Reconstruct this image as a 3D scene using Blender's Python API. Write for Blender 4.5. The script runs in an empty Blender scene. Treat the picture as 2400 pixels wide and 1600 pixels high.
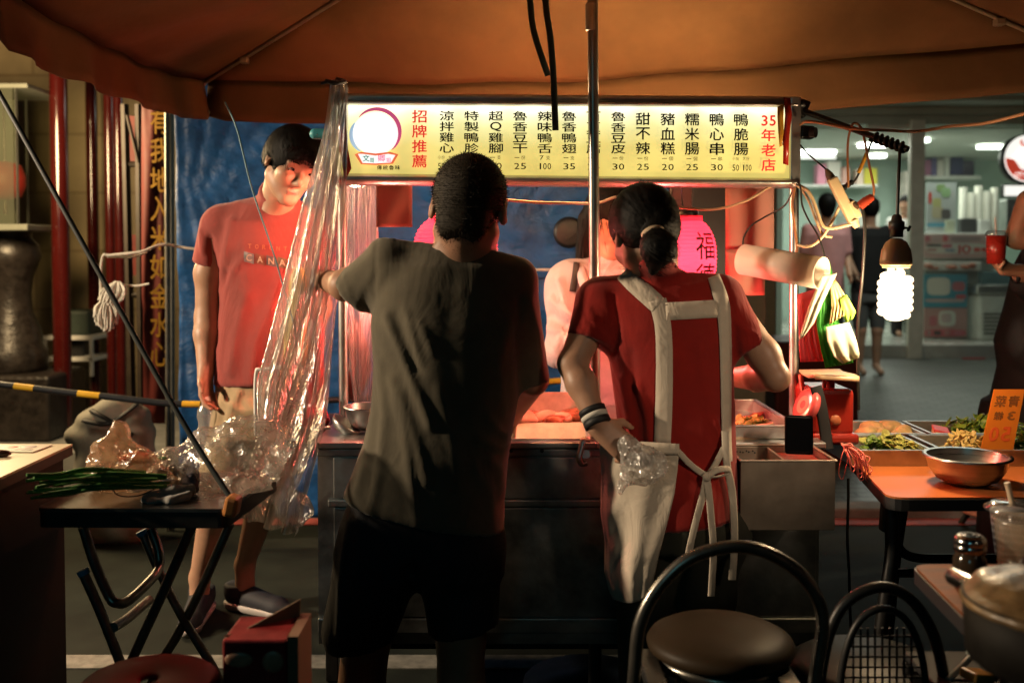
import bpy, bmesh, math, random
import numpy as np
from mathutils import Vector, Matrix, Euler
from mathutils.bvhtree import BVHTree
random.seed(7); RNG = np.random.default_rng(7)
C = bpy.context.scene.collection
SC = bpy.context.scene
R = math.radians
PI = math.pi

# ------------------------------------------------------------------ camera, world, exposure
CAM_H = 1.30; PITCH = R(2.0); FPX = 2400 * 35 / 36.0; HORIZ = 590.0
PY0 = HORIZ + FPX * math.tan(PITCH)
cd = bpy.data.cameras.new('camera'); cam = bpy.data.objects.new('camera', cd); C.objects.link(cam)
cam.location = (0, 0, CAM_H); cam.rotation_euler = (PI / 2 - PITCH, 0, 0)
cd.lens = 35; cd.sensor_width = 36; cd.clip_end = 200; cd.clip_start = 0.05
cd.shift_y = -(800 - PY0) / 2400.0
cd.dof.use_dof = True; cd.dof.focus_distance = 2.72; cd.dof.aperture_fstop = 2.6
SC.camera = cam
W = bpy.data.worlds.new('World'); SC.world = W; W.use_nodes = True
wn = W.node_tree.nodes; wl = W.node_tree.links
sky = wn.new('ShaderNodeTexSky'); sky.sky_type = 'NISHITA'; sky.sun_disc = False
sky.sun_elevation = R(-4); sky.sun_rotation = R(200)
wl.new(sky.outputs[0], wn['Background'].inputs[0]); wn['Background'].inputs[1].default_value = 0.05
SC.view_settings.view_transform = 'Standard'; SC.view_settings.look = 'None'
SC.view_settings.exposure = -0.35; SC.view_settings.gamma = 1.0
SC.cycles.use_denoising = True
SC.cycles.max_bounces = 8; SC.cycles.transparent_max_bounces = 24
SC.cycles.sample_clamp_indirect = 6.0; SC.cycles.caustics_refractive = False; SC.cycles.caustics_reflective = False

def lamp(name, kind, loc, power, color, size=0.05, rot=None, spot=None, blend=.5):
    l = bpy.data.lights.new(name, kind); l.energy = power; l.color = color
    if kind == 'AREA': l.size = size
    else: l.shadow_soft_size = size
    if spot: l.spot_size = spot; l.spot_blend = blend
    o = bpy.data.objects.new(name, l); C.objects.link(o); o.location = loc
    if rot is not None: o.rotation_euler = rot
    return o

# ------------------------------------------------------------------ picture <-> place
def ray(px, py):
    u = (px - 1200) / FPX; v = (PY0 - py) / FPX
    return Vector((u, math.cos(PITCH) + v * math.sin(PITCH), -math.sin(PITCH) + v * math.cos(PITCH)))
def at(px, py, Y):
    d = ray(px, py); t = Y / d.y
    return Vector((d.x * t, Y, CAM_H + d.z * t))
def on_z(px, py, z=0.0):
    d = ray(px, py); t = (z - CAM_H) / d.z
    return Vector((d.x * t, d.y * t, z))
def S(Y): return Y / FPX              # metres per photo pixel at depth Y

# ------------------------------------------------------------------ materials
MATS = {}
def mat(name, col, rough=.6, metal=0., var=0., vscale=8., bump=0., bscale=40., emit=None, estr=0., spec=.5,
        sheen=0., trans=0., alpha=1., coat=0., stretch=None, var2=None, detail=4., sss=0., ior=1.45, wr=0., wscale=7., wstretch=(1, 1, .45)):
    if name in MATS: return MATS[name]
    m = bpy.data.materials.new(name); m.use_nodes = True; MATS[name] = m
    nt = m.node_tree; n = nt.nodes; l = nt.links
    b = n['Principled BSDF']
    b.inputs['Base Color'].default_value = (*col, 1); b.inputs['Roughness'].default_value = rough
    b.inputs['Metallic'].default_value = metal; b.inputs['Specular IOR Level'].default_value = spec
    b.inputs['IOR'].default_value = ior
    if sheen: b.inputs['Sheen Weight'].default_value = sheen
    if trans: b.inputs['Transmission Weight'].default_value = trans
    if coat: b.inputs['Coat Weight'].default_value = coat; b.inputs['Coat Roughness'].default_value = .1
    if alpha < 1: b.inputs['Alpha'].default_value = alpha
    if sss:
        b.inputs['Subsurface Weight'].default_value = sss; b.inputs['Subsurface Radius'].default_value = (.012, .005, .003)
        b.inputs['Subsurface Scale'].default_value = 1.0
    if emit is not None:
        b.inputs['Emission Color'].default_value = (*emit, 1); b.inputs['Emission Strength'].default_value = estr
    vec = None
    if var or bump:
        tc = n.new('ShaderNodeTexCoord'); vec = tc.outputs['Object']
        if stretch:
            mp = n.new('ShaderNodeMapping'); mp.inputs['Scale'].default_value = stretch
            l.new(vec, mp.inputs['Vector']); vec = mp.outputs['Vector']
    if var:
        t = n.new('ShaderNodeTexNoise'); t.inputs['Scale'].default_value = vscale; t.inputs['Detail'].default_value = detail
        t.inputs['Roughness'].default_value = .62
        l.new(vec, t.inputs['Vector'])
        r = n.new('ShaderNodeValToRGB')
        r.color_ramp.elements[0].position = .3; r.color_ramp.elements[1].position = .72
        lo = tuple(max(0, c * (1 - var)) for c in col); hi = var2 or tuple(min(1, c * (1 + var)) for c in col)
        r.color_ramp.elements[0].color = (*lo, 1); r.color_ramp.elements[1].color = (*hi, 1)
        l.new(t.outputs['Fac'], r.inputs['Fac']); l.new(r.outputs['Color'], b.inputs['Base Color'])
        rr = n.new('ShaderNodeMapRange'); rr.inputs['To Min'].default_value = max(.03, rough - .12)
        rr.inputs['To Max'].default_value = min(1, rough + .12)
        l.new(t.outputs['Fac'], rr.inputs['Value']); l.new(rr.outputs['Result'], b.inputs['Roughness'])
    if bump:
        t2 = n.new('ShaderNodeTexNoise'); t2.inputs['Scale'].default_value = bscale; t2.inputs['Detail'].default_value = 5
        l.new(vec, t2.inputs['Vector'])
        bp = n.new('ShaderNodeBump'); bp.inputs['Strength'].default_value = bump; bp.inputs['Distance'].default_value = min(.01, .12 / bscale)
        l.new(t2.outputs['Fac'], bp.inputs['Height']); l.new(bp.outputs['Normal'], b.inputs['Normal'])
        if wr:                                            # broad soft wrinkles under the weave
            m3 = n.new('ShaderNodeMapping'); m3.inputs['Scale'].default_value = wstretch; l.new(vec, m3.inputs['Vector'])
            t3 = n.new('ShaderNodeTexNoise'); t3.inputs['Scale'].default_value = wscale; t3.inputs['Detail'].default_value = 3.5; t3.inputs['Distortion'].default_value = 1.4
            l.new(m3.outputs['Vector'], t3.inputs['Vector']); b3 = n.new('ShaderNodeBump'); b3.inputs['Strength'].default_value = wr; b3.inputs['Distance'].default_value = .03
            l.new(t3.outputs['Fac'], b3.inputs['Height']); l.new(b3.outputs['Normal'], bp.inputs['Normal'])
    return m

def film(name, tint=(.95, .95, .95), gloss=.25, haze=.08, hazecol=(.8, .8, .8), rough=.12, bump=.5, bscale=18., stretch=(1, 1, 1), transl=.5, fscat=0., frough=.45, facet=0.):
    """thin clear plastic: mostly transparent, glossy folds, a little milky"""
    if name in MATS: return MATS[name]
    m = bpy.data.materials.new(name); m.use_nodes = True; MATS[name] = m
    nt = m.node_tree; n = nt.nodes; l = nt.links
    n.remove(n['Principled BSDF']); out = n['Material Output']
    tc = n.new('ShaderNodeTexCoord'); mp = n.new('ShaderNodeMapping'); mp.inputs['Scale'].default_value = stretch
    l.new(tc.outputs['Object'], mp.inputs['Vector'])
    t = n.new('ShaderNodeTexNoise'); t.inputs['Scale'].default_value = bscale; t.inputs['Detail'].default_value = 4
    l.new(mp.outputs['Vector'], t.inputs['Vector'])
    bp = n.new('ShaderNodeBump'); bp.inputs['Strength'].default_value = bump; bp.inputs['Distance'].default_value = .02
    l.new(t.outputs['Fac'], bp.inputs['Height'])
    if facet:                                             # sharp creases of crumpled film
        vo = n.new('ShaderNodeTexVoronoi'); vo.feature = 'F1'; vo.inputs['Scale'].default_value = facet; l.new(mp.outputs['Vector'], vo.inputs['Vector'])
        b0 = n.new('ShaderNodeBump'); b0.inputs['Strength'].default_value = .8; b0.inputs['Distance'].default_value = .03; l.new(vo.outputs['Distance'], b0.inputs['Height']); l.new(b0.outputs['Normal'], bp.inputs['Normal'])
    tr = n.new('ShaderNodeBsdfTransparent'); tr.inputs['Color'].default_value = (*tint, 1)
    gl = n.new('ShaderNodeBsdfGlossy'); gl.inputs['Roughness'].default_value = rough; l.new(bp.outputs['Normal'], gl.inputs['Normal'])
    df = n.new('ShaderNodeBsdfDiffuse'); df.inputs['Color'].default_value = (*hazecol, 1); l.new(bp.outputs['Normal'], df.inputs['Normal'])
    tl = n.new('ShaderNodeBsdfTranslucent'); tl.inputs['Color'].default_value = (*hazecol, 1)
    mh = n.new('ShaderNodeMixShader'); mh.inputs[0].default_value = transl
    l.new(df.outputs[0], mh.inputs[1]); l.new(tl.outputs[0], mh.inputs[2])
    m1 = n.new('ShaderNodeMixShader'); m1.inputs[0].default_value = haze
    l.new(tr.outputs[0], m1.inputs[1]); l.new(mh.outputs[0], m1.inputs[2])
    if fscat:                                             # light scattered onward through the film
        rf = n.new('ShaderNodeBsdfRefraction'); rf.inputs['IOR'].default_value = 1.02; rf.inputs['Roughness'].default_value = frough; rf.inputs['Color'].default_value = (.95, .93, .9, 1); l.new(bp.outputs['Normal'], rf.inputs['Normal'])
        m4 = n.new('ShaderNodeMixShader'); m4.inputs[0].default_value = fscat; l.new(m1.outputs[0], m4.inputs[1]); l.new(rf.outputs[0], m4.inputs[2]); m1 = m4
    lw = n.new('ShaderNodeLayerWeight'); lw.inputs['Blend'].default_value = .35; l.new(bp.outputs['Normal'], lw.inputs['Normal'])
    mr = n.new('ShaderNodeMapRange'); mr.inputs['To Min'].default_value = gloss * .35; mr.inputs['To Max'].default_value = min(1, gloss * 1.8)
    l.new(lw.outputs['Facing'], mr.inputs['Value'])
    m2 = n.new('ShaderNodeMixShader'); l.new(mr.outputs['Result'], m2.inputs[0])
    l.new(m1.outputs[0], m2.inputs[1]); l.new(gl.outputs[0], m2.inputs[2])
    l.new(m2.outputs[0], out.inputs['Surface'])
    return m

def cloth_through(name, col, tcol, fac=.5, var=.2, vscale=3., bump=.2, bscale=30., rough=.8):
    """thin fabric or paper that lets some light through"""
    if name in MATS: return MATS[name]
    m = mat(name, col, rough=rough, var=var, vscale=vscale, bump=bump, bscale=bscale, spec=.15)
    nt = m.node_tree; n = nt.nodes; l = nt.links; out = n['Material Output']; b = n['Principled BSDF']
    tl = n.new('ShaderNodeBsdfTranslucent'); tl.inputs['Color'].default_value = (*tcol, 1)
    mx = n.new('ShaderNodeMixShader'); mx.inputs[0].default_value = fac
    l.new(b.outputs[0], mx.inputs[1]); l.new(tl.outputs[0], mx.inputs[2]); l.new(mx.outputs[0], out.inputs['Surface'])
    return m

def glow(name, col, strength):
    if name in MATS: return MATS[name]
    m = bpy.data.materials.new(name); m.use_nodes = True; MATS[name] = m
    n = m.node_tree.nodes; b = n['Principled BSDF']
    b.inputs['Base Color'].default_value = (*col, 1); b.inputs['Roughness'].default_value = .5
    b.inputs['Emission Color'].default_value = (*col, 1); b.inputs['Emission Strength'].default_value = strength
    return m

# ------------------------------------------------------------------ mesh builder
class MB:
    def __init__(s): s.v = []; s.f = []; s.sm = []; s.mi = []; s.cur = 0
    def add(s, vs, fs, smooth=False):
        o = len(s.v); s.v += [tuple(p) for p in vs]
        for f in fs: s.f.append(tuple(o + i for i in f)); s.sm.append(smooth); s.mi.append(s.cur)
        return s
    def box(s, c, size, rot=None, bev=0.0, seg=2):
        bm = bmesh.new(); bmesh.ops.create_cube(bm, size=1)
        for v in bm.verts: v.co = Vector((v.co.x * size[0], v.co.y * size[1], v.co.z * size[2]))
        if bev: bmesh.ops.bevel(bm, geom=list(bm.edges), offset=bev, segments=seg, affect='EDGES', profile=.5)
        M = (Euler(rot).to_matrix() if rot is not None and not isinstance(rot, Matrix) else (rot or Matrix.Identity(3)))
        vs = [M @ v.co + Vector(c) for v in bm.verts]; bm.verts.index_update()
        fs = [[v.index for v in f.verts] for f in bm.faces]; bm.free()
        return s.add(vs, fs, False)
    def bb(s, x0, x1, y0, y1, z0, z1, bev=0.0):
        return s.box(((x0 + x1) / 2, (y0 + y1) / 2, (z0 + z1) / 2), (abs(x1 - x0), abs(y1 - y0), abs(z1 - z0)), None, bev)
    def cyl(s, a, b, r, r2=None, n=16, caps=True, smooth=True):
        a = Vector(a); b = Vector(b); r2 = r if r2 is None else r2
        d = (b - a).normalized(); u = d.orthogonal().normalized(); w = d.cross(u)
        vs = []
        for P, rr in ((a, r), (b, r2)):
            for i in range(n):
                t = 2 * PI * i / n; vs.append(P + (u * math.cos(t) + w * math.sin(t)) * rr)
        s.add(vs, [(i, (i + 1) % n, n + (i + 1) % n, n + i) for i in range(n)], smooth)
        if caps:
            s.add(vs[:n], [tuple(reversed(range(n)))]); s.add(vs[n:], [tuple(range(n))])
        return s
    def tube(s, pts, r, n=8, closed=False, flat=1.0, caps=True, up=None):
        pts = [Vector(p) for p in pts]; m = len(pts); rs = r if isinstance(r, (list, tuple)) else [r] * m
        vs = []; prev = None
        for i, p in enumerate(pts):
            if closed: t = (pts[(i + 1) % m] - pts[i - 1])
            else: t = pts[min(i + 1, m - 1)] - pts[max(i - 1, 0)]
            t = t.normalized() if t.length > 1e-9 else Vector((0, 0, 1))
            if prev is None:
                u = Vector(up) if up is not None else t.orthogonal()
                u = (u - t * u.dot(t)).normalized()
            else:
                u = prev - t * prev.dot(t); u = u.normalized() if u.length > 1e-6 else t.orthogonal().normalized()
            prev = u; w = t.cross(u)
            for k in range(n):
                a = 2 * PI * k / n; vs.append(p + u * math.cos(a) * rs[i] + w * math.sin(a) * rs[i] * flat)
        fs = []
        for i in range(m if closed else m - 1):
            j = (i + 1) % m
            for k in range(n): fs.append((i * n + k, i * n + (k + 1) % n, j * n + (k + 1) % n, j * n + k))
        s.add(vs, fs, True)
        if caps and not closed:
            s.add(vs[:n], [tuple(reversed(range(n)))]); s.add(vs[-n:], [tuple(range(n))])
        return s
    def lathe(s, prof, org, n=28, M=None, smooth=True, a0=0., a1=2 * PI):
        full = abs(a1 - a0 - 2 * PI) < 1e-6; k = n if full else n + 1
        M = M or Matrix.Identity(3); org = Vector(org); vs = []
        for (r, z) in prof:
            for i in range(k):
                a = a0 + (a1 - a0) * i / n; vs.append(org + M @ Vector((r * math.cos(a), r * math.sin(a), z)))
        fs = []
        for j in range(len(prof) - 1):
            for i in range(n):
                i2 = (i + 1) % k; fs.append((j * k + i, j * k + i2, (j + 1) * k + i2, (j + 1) * k + i))
        return s.add(vs, fs, smooth)
    def sphere(s, c, r, n=16, M=None):
        if isinstance(r, (int, float)): r = (r, r, r)
        M = M or Matrix.Identity(3); m = max(6, n // 2); vs = []; fs = []
        for j in range(m + 1):
            t = PI * j / m
            for i in range(n):
                a = 2 * PI * i / n
                vs.append(Vector(c) + M @ Vector((r[0] * math.sin(t) * math.cos(a), r[1] * math.sin(t) * math.sin(a), r[2] * math.cos(t))))
        for j in range(m):
            for i in range(n): fs.append((j * n + i, (j + 1) * n + i, (j + 1) * n + (i + 1) % n, j * n + (i + 1) % n))
        return s.add(vs, fs, True)
    def poly(s, pts, thick=None):
        """flat polygon, optionally extruded by vector thick"""
        pts = [Vector(p) for p in pts]; n = len(pts)
        if thick is None: return s.add(pts, [tuple(range(n))])
        th = Vector(thick); q = [p + th for p in pts]
        return s.add(pts + q, [tuple(range(n)), tuple(reversed(range(n, 2 * n)))] + [(i, i + n, (i + 1) % n + n, (i + 1) % n) for i in range(n)])
    def grid(s, rows, smooth=True):
        nv = len(rows); nu = len(rows[0])
        vs = [p for r_ in rows for p in r_]
        return s.add(vs, [(j * nu + i, j * nu + i + 1, (j + 1) * nu + i + 1, (j + 1) * nu + i) for j in range(nv - 1) for i in range(nu - 1)], smooth)

def root_off(p):
    o = Vector((0, 0, 0))
    while p is not None: o += p.location; p = p.parent
    return o
def link_mesh(name, V, F, mats, parent=None, smooth=None, mi=None, loc=None):
    off = root_off(parent) if parent is not None else (Vector(loc) if loc is not None else Vector((0, 0, 0)))
    me = bpy.data.meshes.new(name)
    V = np.asarray(V, dtype=float) - np.array(off)
    me.from_pydata(V.tolist(), [], [list(map(int, f)) for f in F]); me.update()
    if smooth is not None: me.polygons.foreach_set('use_smooth', [bool(x) for x in smooth] if not isinstance(smooth, bool) else [smooth] * len(me.polygons))
    for m in (mats if isinstance(mats, (list, tuple)) else [mats]): me.materials.append(m)
    if mi is not None: me.polygons.foreach_set('material_index', mi)
    o = bpy.data.objects.new(name, me); C.objects.link(o)
    if parent is not None: o.parent = parent
    elif loc is not None: o.location = loc
    return o
def part(name, mb, m, parent, label=None):
    o = link_mesh(name, mb.v, mb.f, m, parent, mb.sm, mb.mi)
    if label: o['label'] = label
    return o
def tag(o, label, cat, group=None):
    o['label'] = label; o['category'] = cat
    if group: o['group'] = group
    return o
def thing(name, label, cat, loc, group=None):
    o = bpy.data.objects.new(name, None); C.objects.link(o); o.location = loc; o.empty_display_size = .05
    return tag(o, label, cat, group)
def solo(name, mb, m, label, cat, group=None):
    v = np.array(mb.v); c = v.mean(0); c[2] = v[:, 2].min()
    o = link_mesh(name, mb.v, mb.f, m, None, mb.sm, mb.mi, loc=tuple(c))
    return tag(o, label, cat, group)
def struct(name, mb, m):
    o = link_mesh(name, mb.v, mb.f, m, None, mb.sm, mb.mi); o['kind'] = 'structure'; return o
def dup(root, loc, label=None):
    r = root.copy(); C.objects.link(r); r.location = loc
    if label: r['label'] = label
    for ch in list(root.children):
        c = ch.copy(); C.objects.link(c); c.parent = r
        for g in list(ch.children):
            d = g.copy(); C.objects.link(d); d.parent = c
    return r
def solidify(o, t, off=0.):
    md = o.modifiers.new('thickness', 'SOLIDIFY'); md.thickness = t; md.offset = off; return o
def subsurf(o, n=1):
    md = o.modifiers.new('smooth', 'SUBSURF'); md.levels = n; md.render_levels = n; return o

def spline(pts, n=8):
    """catmull-rom through points"""
    P = [Vector(p) for p in pts]; P = [P[0] * 2 - P[1]] + P + [P[-1] * 2 - P[-2]]; out = []
    for i in range(1, len(P) - 2):
        a, b, c, d = P[i - 1:i + 3]
        for k in range(n):
            t = k / n
            out.append(.5 * ((2 * b) + (c - a) * t + (2 * a - 5 * b + 4 * c - d) * t * t + (3 * b - a - 3 * c + d) * t ** 3))
    out.append(P[-2]); return out
def pxline(pts, n=8): return spline([at(*p) for p in pts], n)

# ------------------------------------------------------------------ lettering
GLYPH = {}
def glyph(ch, bold=0.0):
    k = (ch, bold)
    if k in GLYPH: return GLYPH[k]
    cu = bpy.data.curves.new('glyph', 'FONT'); cu.body = ch; cu.size = 1; cu.offset = bold; cu.resolution_u = 3
    cu.fill_mode = 'FRONT'
    o = bpy.data.objects.new('glyph', cu); C.objects.link(o)
    dg = bpy.context.evaluated_depsgraph_get(); dg.update()
    me = bpy.data.meshes.new_from_object(o.evaluated_get(dg))
    V = np.array([v.co[:] for v in me.vertices]); F = [tuple(p.vertices) for p in me.polygons]
    bpy.data.objects.remove(o); bpy.data.curves.remove(cu); bpy.data.meshes.remove(me)
    GLYPH[k] = (V, F); return GLYPH[k]
def put_text(mb, s, c, right, up, w, h, bold=.015, fit=True):
    """string s inside a w x h box centred at c, along unit vectors right and up"""
    c = Vector(c); right = Vector(right); up = Vector(up)
    Vs = []; Fs = []; x = 0.; o = 0
    for ch in s:
        if ch == ' ': x += .5; continue
        V, F = glyph(ch, 0.0)
        if len(V) == 0: continue
        a = V.copy(); w0 = a[:, 0].min(); a[:, 0] += x - w0
        x = a[:, 0].max() + .07
        Vs.append(a); Fs += [tuple(i + o for i in f) for f in F]; o += len(V)
    if not Vs: return mb
    nv_ = o; o_ = min(bold, .05) * .55
    if bold > 0:                                          # heavier strokes: shifted copies
        base = np.concatenate(Vs); Fb = list(Fs); Vs = []; Fs = []
        for k_, (dx, dy) in enumerate(((o_, 0), (-o_, 0), (0, o_), (0, -o_))):
            q_ = base.copy(); q_[:, 0] += dx; q_[:, 1] += dy; q_[:, 2] = k_ * .12e-3; Vs.append(q_); Fs += [tuple(i + k_ * nv_ for i in f) for f in Fb]
    V = np.concatenate(Vs); nrm_ = right.cross(up); lo = V.min(0); hi = V.max(0); sz = np.maximum(hi - lo, 1e-6)
    sx = w / sz[0]; sy = h / sz[1]
    if not fit: sx = sy = min(sx, sy)
    P = [c + right * ((p[0] - (lo[0] + hi[0]) / 2) * sx) + up * ((p[1] - (lo[1] + hi[1]) / 2) * sy) + nrm_ * p[2] for p in V]
    return mb.add(P, Fs)

# ------------------------------------------------------------------ implicit surfaces for bodies and clothes
class Sdf:
    def __init__(s): s.pr = []
    def cone(s, a, b, ra, rb=None, k=.02, op='u'):
        s.pr.append(('c', np.array(a, float), np.array(b, float), ra, ra if rb is None else rb, k, op)); return s
    def chain(s, pts, rs, k=.02):
        for i in range(len(pts) - 1): s.cone(pts[i], pts[i + 1], rs[i], rs[i + 1], k)
        return s
    def ell(s, c, r, M=None, k=.02, op='u'):
        r = np.array((r, r, r) if isinstance(r, (int, float)) else r, float)
        s.pr.append(('e', np.array(c, float), r, np.array(M if M is not None else Matrix.Identity(3)), k, op)); return s
    def loft(s, rows, p=2.3, k=.02):
        """rows (z, cx, w, cy, d): elliptic sections"""
        a = np.array(sorted(rows), float); s.pr.append(('l', a, p, k, 'u')); return s
    def cut(s, p, n):
        n = np.array(n, float); n /= np.linalg.norm(n); s.pr.append(('p', np.array(p, float), n)); return s
    def ev(s, P):
        v = np.full(len(P), 1.0)
        for q in s.pr:
            if q[0] == 'p':
                v = np.maximum(v, (P - q[1]) @ q[2]); continue
            if q[0] == 'c':
                _, a, b, ra, rb, k, op = q; R_ = max(ra, rb) + k + .07
                lo = np.minimum(a, b) - R_; hi = np.maximum(a, b) + R_
            elif q[0] == 'e':
                _, c, r, M, k, op = q; R_ = r.max() + k + .07; lo = c - R_; hi = c + R_
            else:
                _, a, p, k, op = q; mg = k + .07
                lo = np.array([(a[:, 1] - a[:, 2]).min(), (a[:, 3] - a[:, 4]).min(), a[0, 0]]) - mg
                hi = np.array([(a[:, 1] + a[:, 2]).max(), (a[:, 3] + a[:, 4]).max(), a[-1, 0]]) + mg
            m = np.all((P >= lo) & (P <= hi), axis=1)
            if not m.any(): continue
            Q = P[m]
            if q[0] == 'c':
                ab = b - a; L2 = max(ab @ ab, 1e-9); t = np.clip(((Q - a) @ ab) / L2, 0, 1)
                d = np.linalg.norm(Q - a - t[:, None] * ab, axis=1) - (ra + (rb - ra) * t)
            elif q[0] == 'e':
                D = (Q - c) @ M; k0 = np.linalg.norm(D / r, axis=1); k1 = np.linalg.norm(D / (r * r), axis=1)
                d = k0 * (k0 - 1) / np.maximum(k1, 1e-9)
            else:
                z = np.clip(Q[:, 2], a[0, 0], a[-1, 0])
                cx = np.interp(z, a[:, 0], a[:, 1]); w = np.interp(z, a[:, 0], a[:, 2])
                cy = np.interp(z, a[:, 0], a[:, 3]); dd = np.interp(z, a[:, 0], a[:, 4])
                g = (np.abs((Q[:, 0] - cx) / w) ** p + np.abs((Q[:, 1] - cy) / dd) ** p) ** (1 / p)
                d = (g - 1) * np.minimum(w, dd)
                d = np.maximum(d, np.maximum(a[0, 0] - Q[:, 2], Q[:, 2] - a[-1, 0]))
            o = v[m]
            if op == 's':
                h = np.maximum(k - np.abs(o + d), 0) / k; v[m] = np.maximum(o, -d) + h * h * k / 4
            else:
                h = np.maximum(k - np.abs(o - d), 0) / max(k, 1e-6); v[m] = np.minimum(o, d) - h * h * k / 4
        return v
    def bounds(s):
        lo = np.full(3, 9e9); hi = -lo
        for q in s.pr:
            if q[0] == 'c':
                R_ = max(q[3], q[4]); lo = np.minimum(lo, np.minimum(q[1], q[2]) - R_); hi = np.maximum(hi, np.maximum(q[1], q[2]) + R_)
            elif q[0] == 'e' and q[-1] == 'u':
                lo = np.minimum(lo, q[1] - q[2].max()); hi = np.maximum(hi, q[1] + q[2].max())
            elif q[0] == 'l':
                a = q[1]
                lo = np.minimum(lo, [(a[:, 1] - a[:, 2]).min(), (a[:, 3] - a[:, 4]).min(), a[0, 0]])
                hi = np.maximum(hi, [(a[:, 1] + a[:, 2]).max(), (a[:, 3] + a[:, 4]).max(), a[-1, 0]])
        return lo, hi
    def mesh(s, h=.008):
        lo, hi = s.bounds(); lo = lo - 3 * h; hi = hi + 3 * h
        cf = 4; H = h * cf
        nc = np.ceil((hi - lo) / H).astype(int) + 1; nf = nc * cf
        ax = [lo[i] + H * (np.arange(nc[i]) + .375) for i in range(3)]
        G = np.stack(np.meshgrid(*ax, indexing='ij'), -1).reshape(-1, 3)
        c = s.ev(G).reshape(nc)
        act = np.abs(c) < H * 2.2
        for d in range(3):                                # grow by one block
            act = act | np.roll(act, 1, d) | np.roll(act, -1, d)
        v = np.repeat(np.repeat(np.repeat(c, cf, 0), cf, 1), cf, 2)
        am = np.repeat(np.repeat(np.repeat(act, cf, 0), cf, 1), cf, 2)
        idx = np.argwhere(am); P = lo + idx * h
        v[am] = s.ev(P)
        S_ = v < 0; n = np.array(v.shape)
        cnt = np.zeros(n - 1, int)
        cs = [(i, j, k) for i in (0, 1) for j in (0, 1) for k in (0, 1)]
        sl = lambda o: tuple(slice(o[d], n[d] - 1 + o[d]) for d in range(3))
        for o in cs: cnt += S_[sl(o)]
        A = (cnt > 0) & (cnt < 8); ci = np.argwhere(A); N = len(ci)
        pos = np.zeros((N, 3)); num = np.zeros(N)
        for i, a in enumerate(cs):
            for b in cs[i + 1:]:
                if sum(abs(a[d] - b[d]) for d in range(3)) != 1: continue
                ia = ci + a; ib = ci + b
                va = v[ia[:, 0], ia[:, 1], ia[:, 2]]; vb = v[ib[:, 0], ib[:, 1], ib[:, 2]]
                m = (va < 0) != (vb < 0); t = np.where(m, va / np.where(m, va - vb, 1), 0)
                pos += np.where(m[:, None], np.array(a) + t[:, None] * (np.array(b) - np.array(a)), 0); num += m
        V = lo + h * (ci + pos / num[:, None])
        id_ = np.full(n - 1, -1); id_[A] = np.arange(N); F = []
        for d in range(3):
            e, g = [(1, 2), (2, 0), (0, 1)][d]
            s0 = [slice(None)] * 3; s1 = [slice(None)] * 3
            s0[d] = slice(0, n[d] - 1); s1[d] = slice(1, n[d])
            a = S_[tuple(s0)]; b = S_[tuple(s1)]; E = np.argwhere(a != b)
            E = E[(E[:, e] > 0) & (E[:, g] > 0) & (E[:, e] < n[e] - 1) & (E[:, g] < n[g] - 1)]
            q = []
            for de, dg in ((-1, -1), (0, -1), (0, 0), (-1, 0)):
                I = E.copy(); I[:, e] += de; I[:, g] += dg; q.append(id_[I[:, 0], I[:, 1], I[:, 2]])
            Q = np.stack(q, 1); inside = a[E[:, 0], E[:, 1], E[:, 2]]
            Q[~inside] = Q[~inside][:, ::-1]; F.append(Q)
        F = np.concatenate(F); F = F[(F >= 0).all(1)]
        for _ in range(2):                                # pull the points onto the surface
            f0 = s.ev(V); g = s.grad(V); V = V - np.clip(f0, -h, h)[:, None] * g
        return V, F
    def grad(s, V, e=.002):
        g = np.stack([s.ev(V + np.eye(3)[i] * e) - s.ev(V - np.eye(3)[i] * e) for i in range(3)], 1)
        return g / np.maximum(np.linalg.norm(g, axis=1), 1e-9)[:, None]

def polydist(P2, pts):
    d = np.full(len(P2), 9.)
    for a, b in zip(pts[:-1], pts[1:]):
        a = np.array(a); b = np.array(b); ab = b - a; t = np.clip(((P2 - a) @ ab) / max(ab @ ab, 1e-9), 0, 1)
        d = np.minimum(d, np.linalg.norm(P2 - a - t[:, None] * ab, axis=1))
    return d
def folds(V, N, Y, lines):
    """raise or sink cloth along drawn fold lines (photo pixels, amplitude m, width m)"""
    out = V.copy(); P2 = V[:, [0, 2]]; w8 = np.clip(.25 - N[:, 1], 0, 1)
    for pts, amp, wid in lines:
        q = [(at(p[0], p[1], Y).x, at(p[0], p[1], Y).z) for p in pts]
        q = [(p.x, p.y) for p in [Vector((a, b, 0)) for a, b in q]]
        d = polydist(P2, q); out += N * (amp * np.exp(-(d / wid) ** 2) * w8)[:, None]
    return out
def ripple(V, N, amp, seed=0, f=(9, 9, 4), n=6):
    rg = np.random.default_rng(seed); s_ = np.zeros(len(V))
    for i in range(n):
        k = rg.normal(size=3) * np.array(f) * 2; s_ += np.sin(V @ k + rg.uniform(0, 6.28)) / n
    return V + N * (amp * s_)[:, None]
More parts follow.
